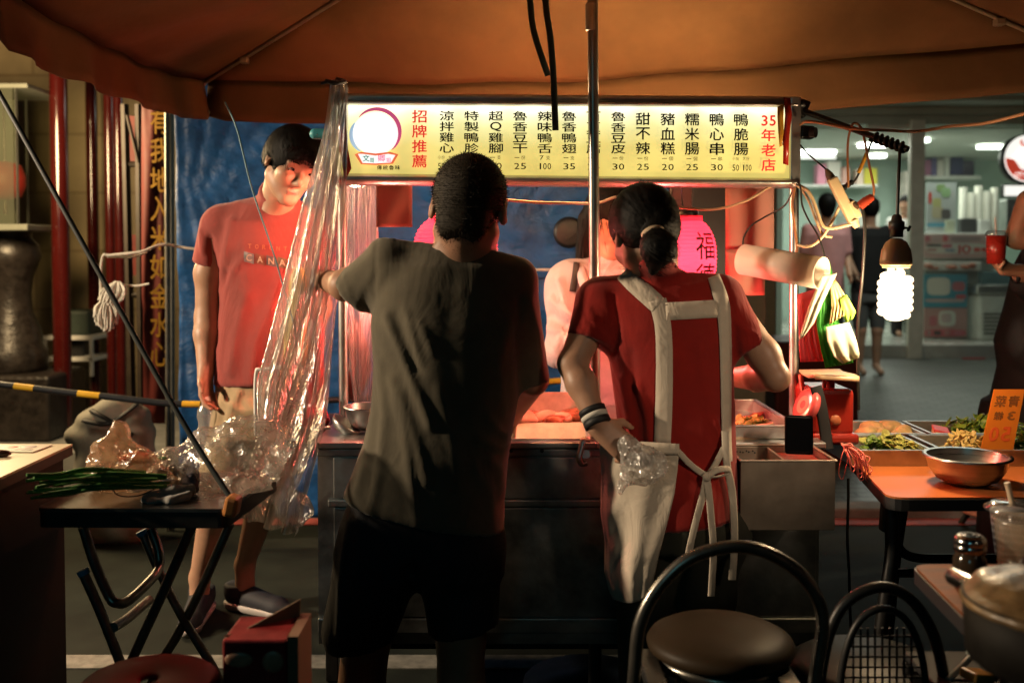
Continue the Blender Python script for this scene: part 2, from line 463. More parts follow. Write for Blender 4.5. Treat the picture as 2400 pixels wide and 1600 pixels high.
# ================================================================== SETTING
M = {}
M['asphalt'] = mat('asphalt', (.013, .016, .012), spec=.2, rough=.8, var=.45, vscale=5, bump=.35, bscale=220)
M['paint'] = mat('road_paint', (.2, .19, .165), rough=.7, var=.4, vscale=22, bump=.2, bscale=120)
M['redpaint'] = mat('kerb_red_paint', (.32, .06, .05), rough=.7, var=.4, vscale=12, bump=.2, bscale=90)
M['conc'] = mat('concrete', (.2, .2, .19), rough=.8, var=.3, vscale=6, bump=.25, bscale=60)
M['steel'] = mat('steel', (.5, .5, .49), rough=.36, metal=1, var=.22, vscale=5, bump=.12, bscale=30)
M['steel_b'] = mat('brushed_steel', (.56, .55, .53), rough=.3, metal=1, var=.25, vscale=3, bump=.1, bscale=6, stretch=(1, 1, 30))
M['alu'] = mat('aluminium', (.6, .6, .58), rough=.34, metal=1, var=.12, vscale=14, bump=.06, bscale=60)
M['chrome'] = mat('polished_tube', (.45, .45, .44), rough=.2, metal=1, var=.2, vscale=20)
M['blackp'] = mat('black_plastic', (.012, .012, .012), rough=.45, bump=.08, bscale=90)
M['blackm'] = mat('black_metal', (.018, .017, .016), rough=.42, metal=.3, var=.4, vscale=30)
M['rubber'] = mat('black_rubber', (.012, .012, .013), rough=.6)
M['white'] = mat('white_paint', (.7, .7, .67), rough=.5, var=.12, vscale=10, bump=.05)

def tiles(name, c1, c2, grout, scale, rough=.4, row=.5, bw=.6, rh=.3, bump=.2, mort=.012):
    m = mat(name, c1, rough=rough); nt = m.node_tree; n = nt.nodes; l = nt.links; b = n['Principled BSDF']
    tc = n.new('ShaderNodeTexCoord'); mp = n.new('ShaderNodeMapping'); mp.inputs['Rotation'].default_value = row if isinstance(row, tuple) else (0, 0, 0)
    l.new(tc.outputs['Object'], mp.inputs['Vector'])
    br = n.new('ShaderNodeTexBrick'); br.inputs['Color1'].default_value = (*c1, 1); br.inputs['Color2'].default_value = (*c2, 1)
    br.inputs['Mortar'].default_value = (*grout, 1); br.inputs['Scale'].default_value = scale
    br.inputs['Mortar Size'].default_value = mort; br.inputs['Brick Width'].default_value = bw; br.inputs['Row Height'].default_value = rh
    l.new(mp.outputs['Vector'], br.inputs['Vector'])
    ns = n.new('ShaderNodeTexNoise'); ns.inputs['Scale'].default_value = 3.; ns.inputs['Detail'].default_value = 6
    l.new(tc.outputs['Object'], ns.inputs['Vector'])
    mx = n.new('ShaderNodeMixRGB'); mx.blend_type = 'MULTIPLY'; mx.inputs['Fac'].default_value = .55
    rp = n.new('ShaderNodeValToRGB'); rp.color_ramp.elements[0].position = .35; rp.color_ramp.elements[0].color = (.4, .4, .4, 1); rp.color_ramp.elements[1].position = .65
    l.new(ns.outputs['Fac'], rp.inputs['Fac']); l.new(br.outputs['Color'], mx.inputs['Color1']); l.new(rp.outputs['Color'], mx.inputs['Color2'])
    l.new(mx.outputs['Color'], b.inputs['Base Color'])
    bp = n.new('ShaderNodeBump'); bp.inputs['Strength'].default_value = bump; bp.inputs['Distance'].default_value = .005
    l.new(br.outputs['Fac'], bp.inputs['Height']); bp.invert = True; l.new(bp.outputs['Normal'], b.inputs['Normal'])
    return m
M['paving'] = tiles('paving_tiles', (.11, .115, .10), (.075, .082, .075), (.02, .02, .018), 3.2, rough=.4, bump=.5, mort=.035)
M['walltile'] = tiles('wall_tiles', (.36, .28, .16), (.34, .265, .15), (.27, .2, .11), 1.0, rough=.35, row=(R(90), 0, 0), bw=.9, rh=.42)

# ground, road marking, kerb, pavement
g = MB(); g.add([(-60, -20, 0), (60, -20, 0), (60, 90, 0), (-60, 90, 0)], [(0, 1, 2, 3)]); struct('road', g, M['asphalt'])
KY = on_z(1800, 1215).y
g = MB(); yl = on_z(800, 1552).y
g.bb(-1.7, 3.0, yl - .05, yl + .05, 0.001, .005); struct('road_marking', g, M['paint'])
g = MB(); g.bb(-9, 14, KY, KY + .15, -.05, .05, .012); struct('kerb', g, M['conc'])
g = MB(); g.bb(-9, 14, KY - .12, KY - .01, .001, .005); struct('road_edge_line', g, M['redpaint'])
g = MB(); g.bb(-9, 14, KY + .15, 11.75, -.05, .045); struct('pavement', g, M['paving'])
# night sky is the world; a dark building front closes the street behind the stall
g = MB(); g.bb(-12, 2.7, 12.0, 12.4, 0, 9); o = solo('building_front', g, M['conc'], 'dark concrete building front behind the blue tarpaulin', 'building')

# ---------------------------------------------------------------- temple corner on the left
TY = 7.2
M['redcol'] = mat('red_lacquer', (.05, .005, .004), rough=.16, coat=.6, var=.2, vscale=5)
M['carved'] = mat('dark_carved_stone', (.02, .016, .014), rough=.38, var=.5, vscale=20, bump=1.0, bscale=22)
g = MB(); g.bb(at(-900, 0, TY).x, at(460, 0, TY).x, TY, TY + .25, 0.045, 4.2)
solo('temple_wall', g, M['walltile'], 'beige tiled temple wall behind the red columns', 'wall')
g = MB(); g.bb(at(-900, 0, TY).x, at(430, 0, 5.9).x, 5.62, TY, .045, .16); struct('temple_floor', g, M['conc'])
M['terra'] = mat('terracotta_floor', (.16, .07, .04), rough=.4, var=.3, vscale=4)
cols = [(146, 20, 6.2, 'wide glossy red temple column, leftmost of the four'), (222, 13, 6.9, 'slim red temple column standing back from the others'),
        (262, 11, 6.5, 'narrow red temple column beside the paired rightmost column'), (284, 11, 6.45, 'red temple column nearest the calligraphy banner')]
for px, hw, Y, lab in cols:
    p = at(px, 800, Y); r_ = hw * S(Y)
    t = thing('temple_column', lab, 'column', (p.x, Y, .16), 'red temple columns')
    mb = MB(); mb.cyl((p.x, Y, .2), (p.x, Y, 4.0), r_, n=28); part('shaft', mb, M['redcol'], t)
    mb = MB(); mb.lathe([(0, 0), (r_ * 1.25, 0), (r_ * 1.3, .02), (r_ * 1.12, .05), (0, .05)], (p.x, Y, .16)); part('base', mb, M['carved'], t)
# grey display case with a red lantern and a carved pedestal under it
Y = 5.9
def pb(mb, x0, y0, x1, y1, Y, dy, bev=0.0):
    """box whose front face fills the pixel rectangle at depth Y, dy deep"""
    a = at(x0, y0, Y); b = at(x1, y1, Y); mb.bb(min(a.x, b.x), max(a.x, b.x), Y, Y + dy, min(a.z, b.z), max(a.z, b.z), bev); return mb
M['greycase'] = mat('grey_case_metal', (.16, .17, .14), rough=.35, var=.2, vscale=3)
M['oldglass'] = film('case_glass', tint=(.75, .78, .68), gloss=.18, haze=.15, hazecol=(.4, .42, .34), bump=.02)
t = thing('display_case', 'tall grey glass display case at the left edge, on the carved pedestal', 'cabinet', at(10, 535, Y))
mb = MB(); pb(mb, -90, 195, 64, 206, Y, .5, .006); pb(mb, -90, 525, 64, 540, Y, .5, .006); pb(mb, 34, 206, 40, 525, Y, .03); pb(mb, 58, 206, 64, 525, Y + .46, .03); pb(mb, -90, 206, 40, 525, Y + .47, .02)
part('frame', mb, M['greycase'], t)
mb = MB(); pb(mb, -90, 206, 34, 525, Y + .012, .006); part('pane', mb, M['oldglass'], t)
M['lantred'] = glow('dim_red_lantern', (.3, .02, .01), .2)
mb = MB(); p = at(12, 425, Y + .2); mb.lathe([(.03, .12), (.09, .1), (.115, .03), (.115, -.03), (.09, -.09), (.03, -.11)], p)
t = thing('small_lantern', 'small dim red lantern inside the grey display case', 'lantern', p)
part('shade', mb, M['lantred'], t)
mb = MB(); mb.cyl(p + Vector((0, 0, -.11)), p + Vector((0, 0, -.2)), .008, .014, 8); mb.cyl(p + Vector((0, 0, .12)), p + Vector((0, 0, .5)), .006, n=8); part('tassel', mb, M['redcol'], t)
mb = MB(); p = at(25, 890, Y); s_ = S(Y)
prof = [(0, 0), (75, 0), (82, 20), (80, 60), (70, 75), (66, 110), (48, 150), (44, 200), (50, 240), (62, 270), (70, 290), (62, 320), (48, 335), (48, 350), (64, 356), (66, 352), (0, 352)]
mb.lathe([(a * s_, b * s_) for a, b in prof], (at(15, 0, Y + .3).x, Y + .3, p.z), n=36)
base_z = p.z; mb.bb(at(-80, 0, Y).x, at(95, 0, Y).x, Y + .02, Y + .55, .16, base_z + .02, .02)
solo('stone_pedestal', mb, M['carved'], 'dark carved stone pedestal carrying the grey display case', 'pedestal')
# white shelf stand with dark box on it
t = thing('low_shelf', 'low white metal shelf stand between the temple columns', 'shelf', at(155, 880, 6.6))
mb = MB()
for a in ((95, 787, 218, 797), (95, 838, 218, 847)): pb(mb, *a, 6.6, .35, .004)
for x in (100, 209): pb(mb, x, 797, x + 7, 882, 6.6, .03)
for x in (100, 209): pb(mb, x, 797, x + 7, 882, 6.9, .03)
part('frame', mb, M['white'], t)
mb = MB(); pb(mb, 120, 728, 208, 786, 6.65, .25, .02); solo('dark_crate', mb, mat('dark_green_crate', (.03, .045, .035), rough=.5, var=.3), 'dark green crate on the low white shelf', 'crate')
mb = MB(); pb(mb, 128, 800, 196, 837, 6.68, .2, .02); solo('dark_box', mb, M['blackp'], 'black box on the lower board of the white shelf', 'box')

# timber trestle and notice frame next to the banner
t = thing('trestle', 'dark wooden trestle frame leaning beside the calligraphy banner', 'frame', at(310, 930, 5.3))
for a, b, w in (((292, 245), (310, 960), .03), ((325, 245), (332, 960), .03)):
    mb = MB(); p = at(*a, 5.3); q = at(*b, 5.3); mb.cyl(p, q, w * .75, n=6, smooth=False); part('leg', mb, mat('dark_timber', (.03, .02, .012), rough=.6, var=.4, vscale=14), t)
for yy in (385, 692):
    mb = MB(); mb.cyl(at(297, yy, 5.3), at(328, yy, 5.3), .016, n=6, smooth=False); part('rung', mb, MATS['dark_timber'], t)
mb = MB(); mb.cyl(at(298, 270, 5.28), at(325, 380, 5.28), .01, n=6); part('brace', mb, MATS['dark_timber'], t)
for rc, lab in (((303, 272, 323, 385), 'old red board high behind the wooden trestle'), ((303, 550, 320, 645), 'small old red board low behind the wooden trestle')):
    mb = MB(); pb(mb, *rc, 5.4, .02); solo('red_notice', mb, mat('old_red_board', (.12, .015, .01), rough=.5, var=.3), lab, 'board')

# calligraphy banner and its grey poles
t = thing('banner', 'tall red banner with gold brush lettering beside the blue tarpaulin', 'banner', at(360, 980, 5.1))
mb = MB(); rows = []
for j in range(25):
    y = 200 + j * 33; rows.append([at(332 + i * 10.3 + 4 * (y > 700), y, 5.1 + .012 * math.sin(i * 1.5 + j * .3)) for i in range(6)])
mb.grid(rows); o = part('cloth', mb, mat('red_banner_cloth', (.11, .009, .006), rough=.65, var=.25, vscale=6, bump=.2, bscale=40), t); solidify(o, .004)
mb = MB()
for k, ch in enumerate('有我地入米如金水心'):
    put_text(mb, ch, at(374, 285 + k * 68, 5.085), (1, 0, 0), (0, 0, 1), 44 * S(5.1), 58 * S(5.1), .03)
part('lettering', mb, mat('gold_paint', (.38, .2, .02), rough=.5, var=.3, vscale=20), t)
for x, lab in ((391, 'grey galvanised pole touching the red banner edge'), (403, 'grey galvanised pole touching the blue tarpaulin edge')):
    mb = MB(); a = at(x, 240, 4.6); b = at(x + (398 - x) * .15, 1030, 4.6); b.z = 0; mb.cyl(a, b, .0105, n=12); solo('support_pole', mb, mat('galvanised', (.32, .31, .27), rough=.45, metal=.8, var=.2), lab, 'pole', 'grey support poles')

# ---------------------------------------------------------------- blue tarpaulin
YT = 4.35
M['tarp'] = mat('blue_tarpaulin', (.006, .065, .2), rough=.5, var=.4, vscale=9, bump=.6, bscale=30, stretch=(1, 1, 1.2), spec=.35, wr=.22, wscale=9, wstretch=(1, 1, 1.3))
mb = MB(); rows = []
xa, xb = at(408, 0, YT).x, at(1720, 0, YT).x; NU, NV = 150, 90
rgt = np.random.default_rng(3)
A1 = (at(1135, 640, YT).x, at(1135, 640, YT).z)       # creases run from tie points
ties = [(at(1150, 610, YT), .9), (at(420, 330, YT), .8), (at(410, 560, YT), .6)]
def tarp_y(x, z):
    y = 0
    for i, (p, w) in enumerate(ties):
        dx, dz = x - p.x, z - p.z; r_ = math.hypot(dx, dz); a = math.atan2(dz, dx)
        y += w * .009 * math.sin(a * 31 + 3 * math.sin(r_ * 3 + i)) * min(1, r_ * 3) * math.exp(-r_ * .8)
        y += w * .006 * math.sin(a * 67 + i + 2 * math.sin(r_ * 5)) * min(1, r_ * 2) * math.exp(-r_ * .7)
    y += .012 * math.sin(x * 5 + z * 3) + .008 * math.sin(x * 2 - z * 9 + 1) + .006 * math.sin(z * 21 + 4 * math.sin(x * 3))
    return y
for j in range(NV + 1):
    z = 2.55 - j / NV * 2.42
    rows.append([(xa + (xb - xa) * i / NU, YT + tarp_y(xa + (xb - xa) * i / NU, z), z) for i in range(NU + 1)])
mb.grid(rows)
t = thing('tarpaulin', 'large creased blue tarpaulin hung as a screen behind the stall', 'tarpaulin', (0, YT, .13))
o = part('sheet', mb, M['tarp'], t); solidify(o, .003)
mb = MB(); mb.tube([(xa, YT, 2.55), ((xa + xb) / 2, YT - .005, 2.53), (xb, YT, 2.55)], .012, 8); part('hem_rope', mb, mat('white_rope', (.55, .52, .45), rough=.85, var=.2, vscale=60, bump=.6, bscale=160), t)
mb = MB(); p = at(1333, 545, YT - .05); mb.lathe([(0, 0), (.05, .002), (.065, .012), (.068, .02), (.05, .024), (0, .026)], p, 24, Matrix.Rotation(R(-90), 3, 'X') @ Matrix.Rotation(R(180), 3, 'X'))
mb.box(p + Vector((.02, -.03, -.01)), (.075, .006, .012), (0, R(-28), 0), .002)
solo('pan_lid', mb, M['blackm'], 'round black pan lid hanging on the blue tarpaulin', 'lid')
# white rope strung across, with two frayed bundles
rp = M['rope'] = MATS['white_rope']
t = thing('rope', 'white rope strung in front of the tarpaulin with frayed tails', 'rope', at(250, 760, 4.1))
mb = MB(); mb.tube(pxline([(240, 770, 4.1), (236, 690, 4.1), (240, 605, 4.1), (262, 598, 4.1), (330, 590, 4.1), (385, 573, 4.15), (460, 584, 4.2), (800, 618, 4.25), (1250, 632, 4.25), (1500, 628, 4.25)], 8), .006, 8); part('line', mb, rp, t)
mb = MB(); mb.tube(pxline([(252, 602, 4.12), (310, 602, 4.12), (345, 590, 4.12)], 6), .005, 6); mb.tube(pxline([(290, 668, 4.12), (320, 670, 4.12), (350, 665, 4.12)], 6), .005, 6); part('loose_end', mb, rp, t)
for cx, cy, w, h, sl in ((250, 705, 26, 70, 0), (276, 665, 26, 50, -16)):
    mb = MB()
    for k in range(110):
        a = random.uniform(-1, 1); x0 = cx + a * 5; xe = cx + a * w + sl + random.uniform(-6, 6); ln = h * random.uniform(.6, 1.1) * (1 - .3 * abs(a))
        yy = 4.1 + random.uniform(-.03, .03)
        mb.tube(spline([at(x0, cy - 5, 4.1), at((x0 + xe) / 2 + a * 10, cy + ln * .45, yy), at(xe, cy + ln, yy)], 4), .0042, 5, caps=False)
    part('frayed_tail', mb, rp, t)
# striped barrier pole
M['yellow'] = mat('yellow_band', (.62, .36, .02), rough=.45, var=.15); M['blackb'] = mat('black_band', (.014, .016, .02), rough=.4, var=.3)
mb = MB(); a = at(-120, 892, 4.0); b = at(1560, 893, 4.25); mid = at(470, 948, 4.05)
path = [at(-120, 888, 4.0), at(20, 903, 4.0), at(250, 929, 4.02), at(470, 947, 4.05), at(900, 930, 4.12), at(1300, 893, 4.2), at(1560, 868, 4.25)]
path = spline(path, 14); mats = [M['blackb'], M['yellow']]
bands = [(24, 76), (176, 230), (424, 466), (1285, 1316)]
for i in range(len(path) - 1):
    pxm = 1200 + (path[i] + path[i + 1]).x / 2 / ((path[i] + path[i + 1]).y / 2) * FPX
    mb.cur = 1 if any(x0 <= pxm <= x1 for x0, x1 in bands) else 0
    mb.cyl(path[i], path[i + 1], .0135, n=10, caps=(i in (0, len(path) - 2)))
solo('barrier_pole', mb, mats, 'black and yellow banded barrier pole crossing behind the stall', 'barrier')
# grey bundle under it
s = Sdf()
for (x, y, r_) in ((232, 985, .09), (268, 960, .085), (300, 978, .085), (312, 1015, .085), (250, 1020, .11), (205, 1020, .08)):
    s.ell(at(x, y, 4.45), (r_ * 1.1, r_, r_ * .75), k=.03)
for x in (215, 258, 300): s.ell(Vector((at(x, 0, 4.45).x, 4.45, .24)), (.11, .12, .27), k=.05)
V, F = s.mesh(.014); N = s.grad(V); V = ripple(V, N, .018, 5, (14, 14, 8))
t = thing('covered_bundle', 'grey covered bundle tied with black straps behind the folding table', 'bundle', (at(255, 0, 4.45).x, 4.45, 0))
link_mesh('cover', V, F, mat('grey_cover', (.26, .25, .21), rough=.8, var=.25, vscale=6, bump=.4, bscale=25), t, True)
bv = BVHTree.FromPolygons([tuple(v) for v in V], [tuple(f) for f in F])
def on_surface(bv, px, py, off=.006):
    d = ray(px, py).normalized(); h = bv.ray_cast(Vector((0, 0, CAM_H)), d)
    return None if h[0] is None else h[0] + (h[1] if h[1].dot(d) < 0 else -h[1]) * off
mb = MB()
for ln in ([(196, 985), (250, 992), (300, 965), (322, 945)], [(215, 962), (260, 985), (310, 1020)]):
    q = [on_surface(bv, *p) for p in [(a.x, a.y) for a in spline([(x, y, 0) for x, y in ln], 5)]]; q = [x for x in q if x is not None]
    if len(q) > 2: mb.tube(q, .011, 6, flat=.4)
part('strap', mb, M['rubber'], t)

# ---------------------------------------------------------------- shop across the pavement
SY = 11.75; s5 = S(SY)
M['shopwall'] = mat('shop_wall', (.42, .55, .48), rough=.6, var=.08, vscale=2)
M['shopceil'] = mat('shop_ceiling', (.6, .62, .56), rough=.7, var=.05)
M['shopfloor'] = mat('shop_floor', (.3, .3, .27), rough=.25, var=.15, vscale=3)
M['fascia'] = mat('shop_fascia', (.3, .31, .26), rough=.45, var=.15, vscale=2)
M['shopglass'] = film('shop_glass', tint=(.93, .96, .94), gloss=.06, haze=.02, bump=.0)
X0, X1 = at(1845, 0, SY).x, at(2900, 0, SY).x; YB = 16.2
t = thing('shop', 'bright convenience shop across the pavement behind the glass door', 'shop', ((X0 + X1) / 2, SY, .045))
mb = MB(); mb.bb(X0 - .2, X1, YB, YB + .2, .045, 3.4); mb.bb(X0 - .2, X0, SY + .1, YB, .045, 3.4); mb.bb(X1, X1 + .2, SY + .1, YB, .045, 3.4); part('wall', mb, M['shopwall'], t)
mb = MB(); mb.bb(X0, X1, SY + .3, YB, 2.78, 2.9); part('ceiling', mb, M['shopceil'], t)
mb = MB(); mb.bb(X0, X1, SY, YB, .02, .2, .01); part('floor', mb, M['shopfloor'], t)
mb = MB()
for y0, y1, dy in ((196, 212, -.9), (214, 236, -.55), (240, 268, -.1), (270, 292, 0)): pb(mb, 1780, y0, 2900, y1, SY + dy, .5 - dy, .01)
part('fascia', mb, M['fascia'], t)
mb = MB(); mb.bb(X0 - .3, X1, SY - .9, SY + .6, 3.35, 9.0); part('upper_wall', mb, M['fascia'], t)
M['sframe'] = mat('shop_frame', (.5, .47, .4), rough=.4, metal=.2, var=.1)
mb = MB(); pb(mb, 2136, 280, 2162, 862, SY - .05, .09, .01); pb(mb, 2028, 842, 2136, 862, SY, .05, .006); pb(mb, 2034, 292, 2136, 304, SY, .05, .006); part('door_frame', mb, M['sframe'], t)
mb = MB(); pb(mb, 2162, 292, 2700, 800, SY + .02, .012); part('pane', mb, M['shopglass'], t)
M['tubelight'] = glow('shop_light', (.95, 1., .88), 12.)
for (x0, x1, y, dpt, fl) in ((2018, 2082, 330, 13.6, .3), (2046, 2078, 344, 15.1, .4), (2168, 2180, 326, 13.0, .3), (2300, 2380, 330, 13.8, .4), (1850, 1960, 352, 14.6, .5)):
    mb = MB(); a = at(x0, y, dpt); b = at(x1, y, dpt); mb.bb(a.x, b.x, dpt, dpt + .14, 2.73, 2.775, .005); part('ceiling_light', mb, M['tubelight'], t)
# shelf with boxes on the back wall
SH = 15.9
def solo_pb(name, rect, Y, dy, m, lab, cat, group=None, bev=.01):
    mb = MB(); pb(mb, *rect, Y, dy, bev); return solo(name, mb, m, lab, cat, group)
solo_pb('wall_shelf', (2165, 412, 2300, 420), 15.6, .4, M['white'], 'long white wall shelf holding boxes in the shop', 'shelf')
solo_pb('counter_shelf', (1880, 432, 2060, 438), 15.6, .4, M['white'], 'white shelf of yellow and pink packets above the shop customers', 'shelf')
bx = [(2168, 375, 2182, 412, (.35, .12, .22), 'dark pink box at the left end of the shop wall shelf'), (2184, 370, 2196, 412, (.12, .1, .25), 'purple box on the shop wall shelf'),
      (2198, 374, 2212, 412, (.7, .65, .6), 'cream box on the shop wall shelf'), (2216, 366, 2226, 412, (.7, .7, .66), 'narrow white box standing on the shop wall shelf'),
      (2229, 368, 2258, 406, (.03, .04, .12), 'large navy box on the shop wall shelf'), (2259, 376, 2284, 408, (.02, .02, .05), 'black box at the right end of the shop wall shelf')]
for x0, y0, x1, y1, c, lab in bx: solo_pb('carton', (x0, y0, x1, y1 + 3), 15.65, .25, mat('carton_%d' % x0, c, rough=.5), lab, 'carton', 'cartons on the shop wall shelf')
bx = [(1916, 385, 1936, 432, (.75, .3, .42), 'pink packet on the upper shop shelf'), (1940, 378, 1970, 432, (.7, .66, .6), 'white packet on the upper shop shelf'), (1974, 392, 1992, 432, (.6, .35, .3), 'salmon packet on the upper shop shelf'),
      (2008, 396, 2024, 432, (.75, .6, .5), 'beige packet on the upper shop shelf'), (2026, 394, 2056, 432, (.6, .55, .06), 'bright yellow packet on the upper shop shelf')]
for x0, y0, x1, y1, c, lab in bx: solo_pb('packet', (x0, y0, x1, y1), 15.65, .2, mat('packet_%d' % x0, c, rough=.5), lab, 'packet', 'packets on the upper shop shelf')
solo_pb('menu_board', (1870, 330, 1960, 372), 15.5, .06, glow('menu_white', (.9, .92, .85), 1.6), 'lit white menu board high in the shop', 'board')
solo_pb('grey_fridge', (1990, 500, 2060, 640), 15.0, .6, mat('fridge_grey', (.4, .42, .38), rough=.4, var=.1), 'grey fridge behind the customer in black', 'fridge')
solo_pb('side_shelf', (2125, 400, 2162, 560), 15.5, .4, mat('side_shelf', (.6, .55, .5), rough=.6, var=.4, vscale=9), 'pale rack of papers beside the shop door frame', 'rack')
# shop counter with posters, roller grill, cups, coffee machine
t = thing('shop_counter', 'shop counter dressed with pink price posters', 'counter', at(2240, 800, 12.6))
mb = MB(); pb(mb, 2166, 560, 2330, 812, 12.7, .7, .02); part('body', mb, mat('counter_body', (.3, .32, .28), rough=.5, var=.15), t)
mb = MB(); pb(mb, 2160, 546, 2335, 560, 12.6, .8, .01); part('top', mb, M['white'], t)
def poster(name, rect, Y, col, items, lab, cat='poster'):
    t = thing(name, lab, cat, at((rect[0] + rect[2]) / 2, rect[3], Y))
    mb = MB(); pb(mb, *rect, Y, .012); part('sheet', mb, mat(name + '_%d' % rect[0], col, rough=.5), t)
    for i, (x0, y0, x1, y1, c) in enumerate(items):
        if isinstance(c, tuple) and isinstance(c[0], str):
            mb = MB(); put_text(mb, c[0], at((x0 + x1) / 2, (y0 + y1) / 2, Y - .008), (1, 0, 0), (0, 0, 1), (x1 - x0) * S(Y), (y1 - y0) * S(Y), .03)
            part('lettering', mb, mat('pr_%d_%d' % (rect[0], i), c[1], rough=.5), t)
        else:
            mb = MB(); w = (x1 - x0); n_ = 14; cx, cy = (x0 + x1) / 2, (y0 + y1) / 2
            pts = [at(cx + (x1 - x0) / 2 * (abs(math.cos(a)) ** .5) * (1 if math.cos(a) > 0 else -1), cy + (y1 - y0) / 2 * (abs(math.sin(a)) ** .5) * (1 if math.sin(a) > 0 else -1), Y - .004 - .0012 * i) for a in [2 * PI * k / n_ for k in range(n_)]]
            mb.poly(pts, (0, .002, 0)); part('print', mb, mat('pr_%d_%d' % (rect[0], i), c, rough=.5), t)
red = (.6, .05, .03); blk = (.05, .05, .05)
poster('price_strip', (2166, 550, 2316, 604), 12.55, (.62, .4, .38), [(2168, 570, 2314, 594, (.7, .68, .62)), (2168, 552, 2180, 566, (.55, .15, .18)), (2186, 553, 2205, 566, (.55, .4, .4)), (2210, 552, 2222, 566, (.6, .1, .12)), (2228, 554, 2300, 565, (.4, .28, .28)),
    (2172, 572, 2208, 578, blk), (2172, 583, 2196, 588, (.5, .2, .2)), (2208, 572, 2232, 581, (.6, .15, .2)), (2214, 584, 2238, 589, (.2, .25, .4)), (2246, 574, 2276, 594, ('10', red)), (2282, 580, 2298, 590, red), (2300, 580, 2312, 590, red)], 'pink and white price strip reading 10 along the shop counter', 'sign')
poster('coffee_poster', (2172, 428, 2240, 546), 12.75, (.5, .55, .56), [(2176, 450, 2184, 478, red), (2195, 432, 2216, 450, (.25, .4, .15)), (2186, 464, 2206, 488, (.5, .5, .2)), (2206, 440, 2228, 462, (.3, .5, .25)), (2184, 484, 2212, 512, (.5, .45, .3)), (2206, 490, 2228, 514, (.08, .07, .07)), (2172, 522, 2238, 532, (.1, .35, .5))], 'pale coffee poster hung above the shop counter')
poster('pastry_poster', (2166, 642, 2266, 720), 12.55, (.05, .3, .42), [(2172, 650, 2228, 692, (.6, .5, .12)), (2232, 660, 2262, 682, (.6, .3, .1)), (2168, 700, 2262, 708, (.5, .1, .1)), (2240, 690, 2264, 700, (.4, .5, .55))], 'blue poster of pastries on the shop counter front')
poster('drink_poster', (2166, 722, 2266, 790), 12.56, (.52, .28, .26), [(2200, 728, 2240, 764, (.36, .3, .15)), (2178, 740, 2196, 764, (.05, .06, .04)), (2206, 734, 2230, 756, (.5, .45, .35)), (2168, 772, 2264, 788, (.55, .5, .4)), (2174, 775, 2182, 785, (.4, .2, .05)), (2188, 775, 2206, 785, (.05, .08, .3)), (2212, 775, 2228, 785, (.1, .1, .3)), (2236, 775, 2258, 785, (.3, .3, .3))], 'pink drinks poster below the blue poster on the counter front')
solo_pb('food_tray', (2162, 614, 2300, 634), 12.5, .2, M['white'], 'white tray of roast snacks along the shop counter', 'tray')
for k, x in enumerate((2186, 2230, 2272)):
    s = Sdf(); p = at(x, 624, 12.45)
    for q in range(4): s.ell(p + Vector((random.uniform(-.06, .06), random.uniform(-.02, .02), random.uniform(-.03, .03))), (.05, .03, .02), k=.015)
    V, F = s.mesh(.012); o = link_mesh('roast_snack', V, F, mat('roast_brown', (.3, .07, .02), rough=.4, var=.4, vscale=30), None, True, loc=tuple(p)); tag(o, ['brown roast snack nearest the shop door frame', 'brown roast snack in the middle of the shop tray', 'brown roast snack at the right end of the shop tray'][k], 'snack', 'roast snacks on the shop tray')
M['cup'] = mat('paper_cup', (.72, .7, .62), rough=.6, var=.06)
for k, (x, y0) in enumerate(((2256, 440), (2276, 452), (2292, 436), (2312, 448), (2330, 440))):
    mb = MB(); a = at(x, 540, 13.0); b = at(x, y0, 13.0); n_ = 14; h_ = (b.z - a.z)
    prof = []
    for i in range(n_): prof += [(.044, i * h_ / n_), (.05, (i + .6) * h_ / n_), (.047, (i + .95) * h_ / n_)]
    mb.lathe([(0, 0)] + prof + [(0, h_)], a, 14)
    solo('cup_stack', mb, M['cup'], 'tall white paper cup stack, ' + ['leftmost beside the coffee poster', 'second along from the coffee poster', 'middle one of the shop counter', 'fourth along from the coffee poster', 'nearest the coffee machine'][k], 'cup stack', 'paper cup stacks on the shop counter')
t = thing('coffee_machine', 'black and silver coffee machine on the shop counter', 'coffee machine', at(2390, 560, 13.0))
mb = MB(); pb(mb, 2362, 466, 2460, 560, 13.0, .5, .02); part('body', mb, M['steel'], t)
mb = MB(); pb(mb, 2362, 466, 2460, 482, 12.97, .03, .006); pb(mb, 2362, 482, 2374, 560, 12.97, .03, .006); pb(mb, 2374, 540, 2460, 560, 12.9, .1, .006); part('fascia', mb, M['blackp'], t)
solo_pb('till_screen', (2252, 512, 2290, 546), 12.9, .12, M['blackp'], 'dark till screen on the shop counter', 'screen')
solo_pb('napkin_box', (2296, 515, 2322, 552), 12.85, .12, M['white'], 'white napkin box on the shop counter', 'box')
solo_pb('small_card', (2216, 516, 2238, 546), 12.68, .02, mat('card_green', (.6, .66, .5), rough=.6), 'small pale card standing on the shop counter', 'card')
t = thing('chest_freezer', 'white chest freezer beside the shop counter', 'freezer', at(2350, 800, 12.4))
mb = MB(); pb(mb, 2295, 690, 2500, 800, 12.4, .8, .04); part('body', mb, M['white'], t)
mb = MB(); pb(mb, 2290, 668, 2500, 690, 12.36, .85, .02); part('rim', mb, M['alu'], t)
mb = MB(); pb(mb, 2300, 636, 2500, 668, 12.6, .5, .01); part('lid', mb, mat('freezer_lid', (.12, .26, .3), rough=.15, var=.2), t)
mb = MB()
for k in range(6): pb(mb, 2306, 734 + k * 9, 2360, 738 + k * 9, 12.39, .02)
part('vent', mb, M['blackp'], t)
solo_pb('floor_notice', (2256, 838, 2310, 862), 11.6, .02, mat('notice_red', (.3, .02, .02), rough=.5, var=.2), 'dark red notice plate low on the shop step', 'sign')
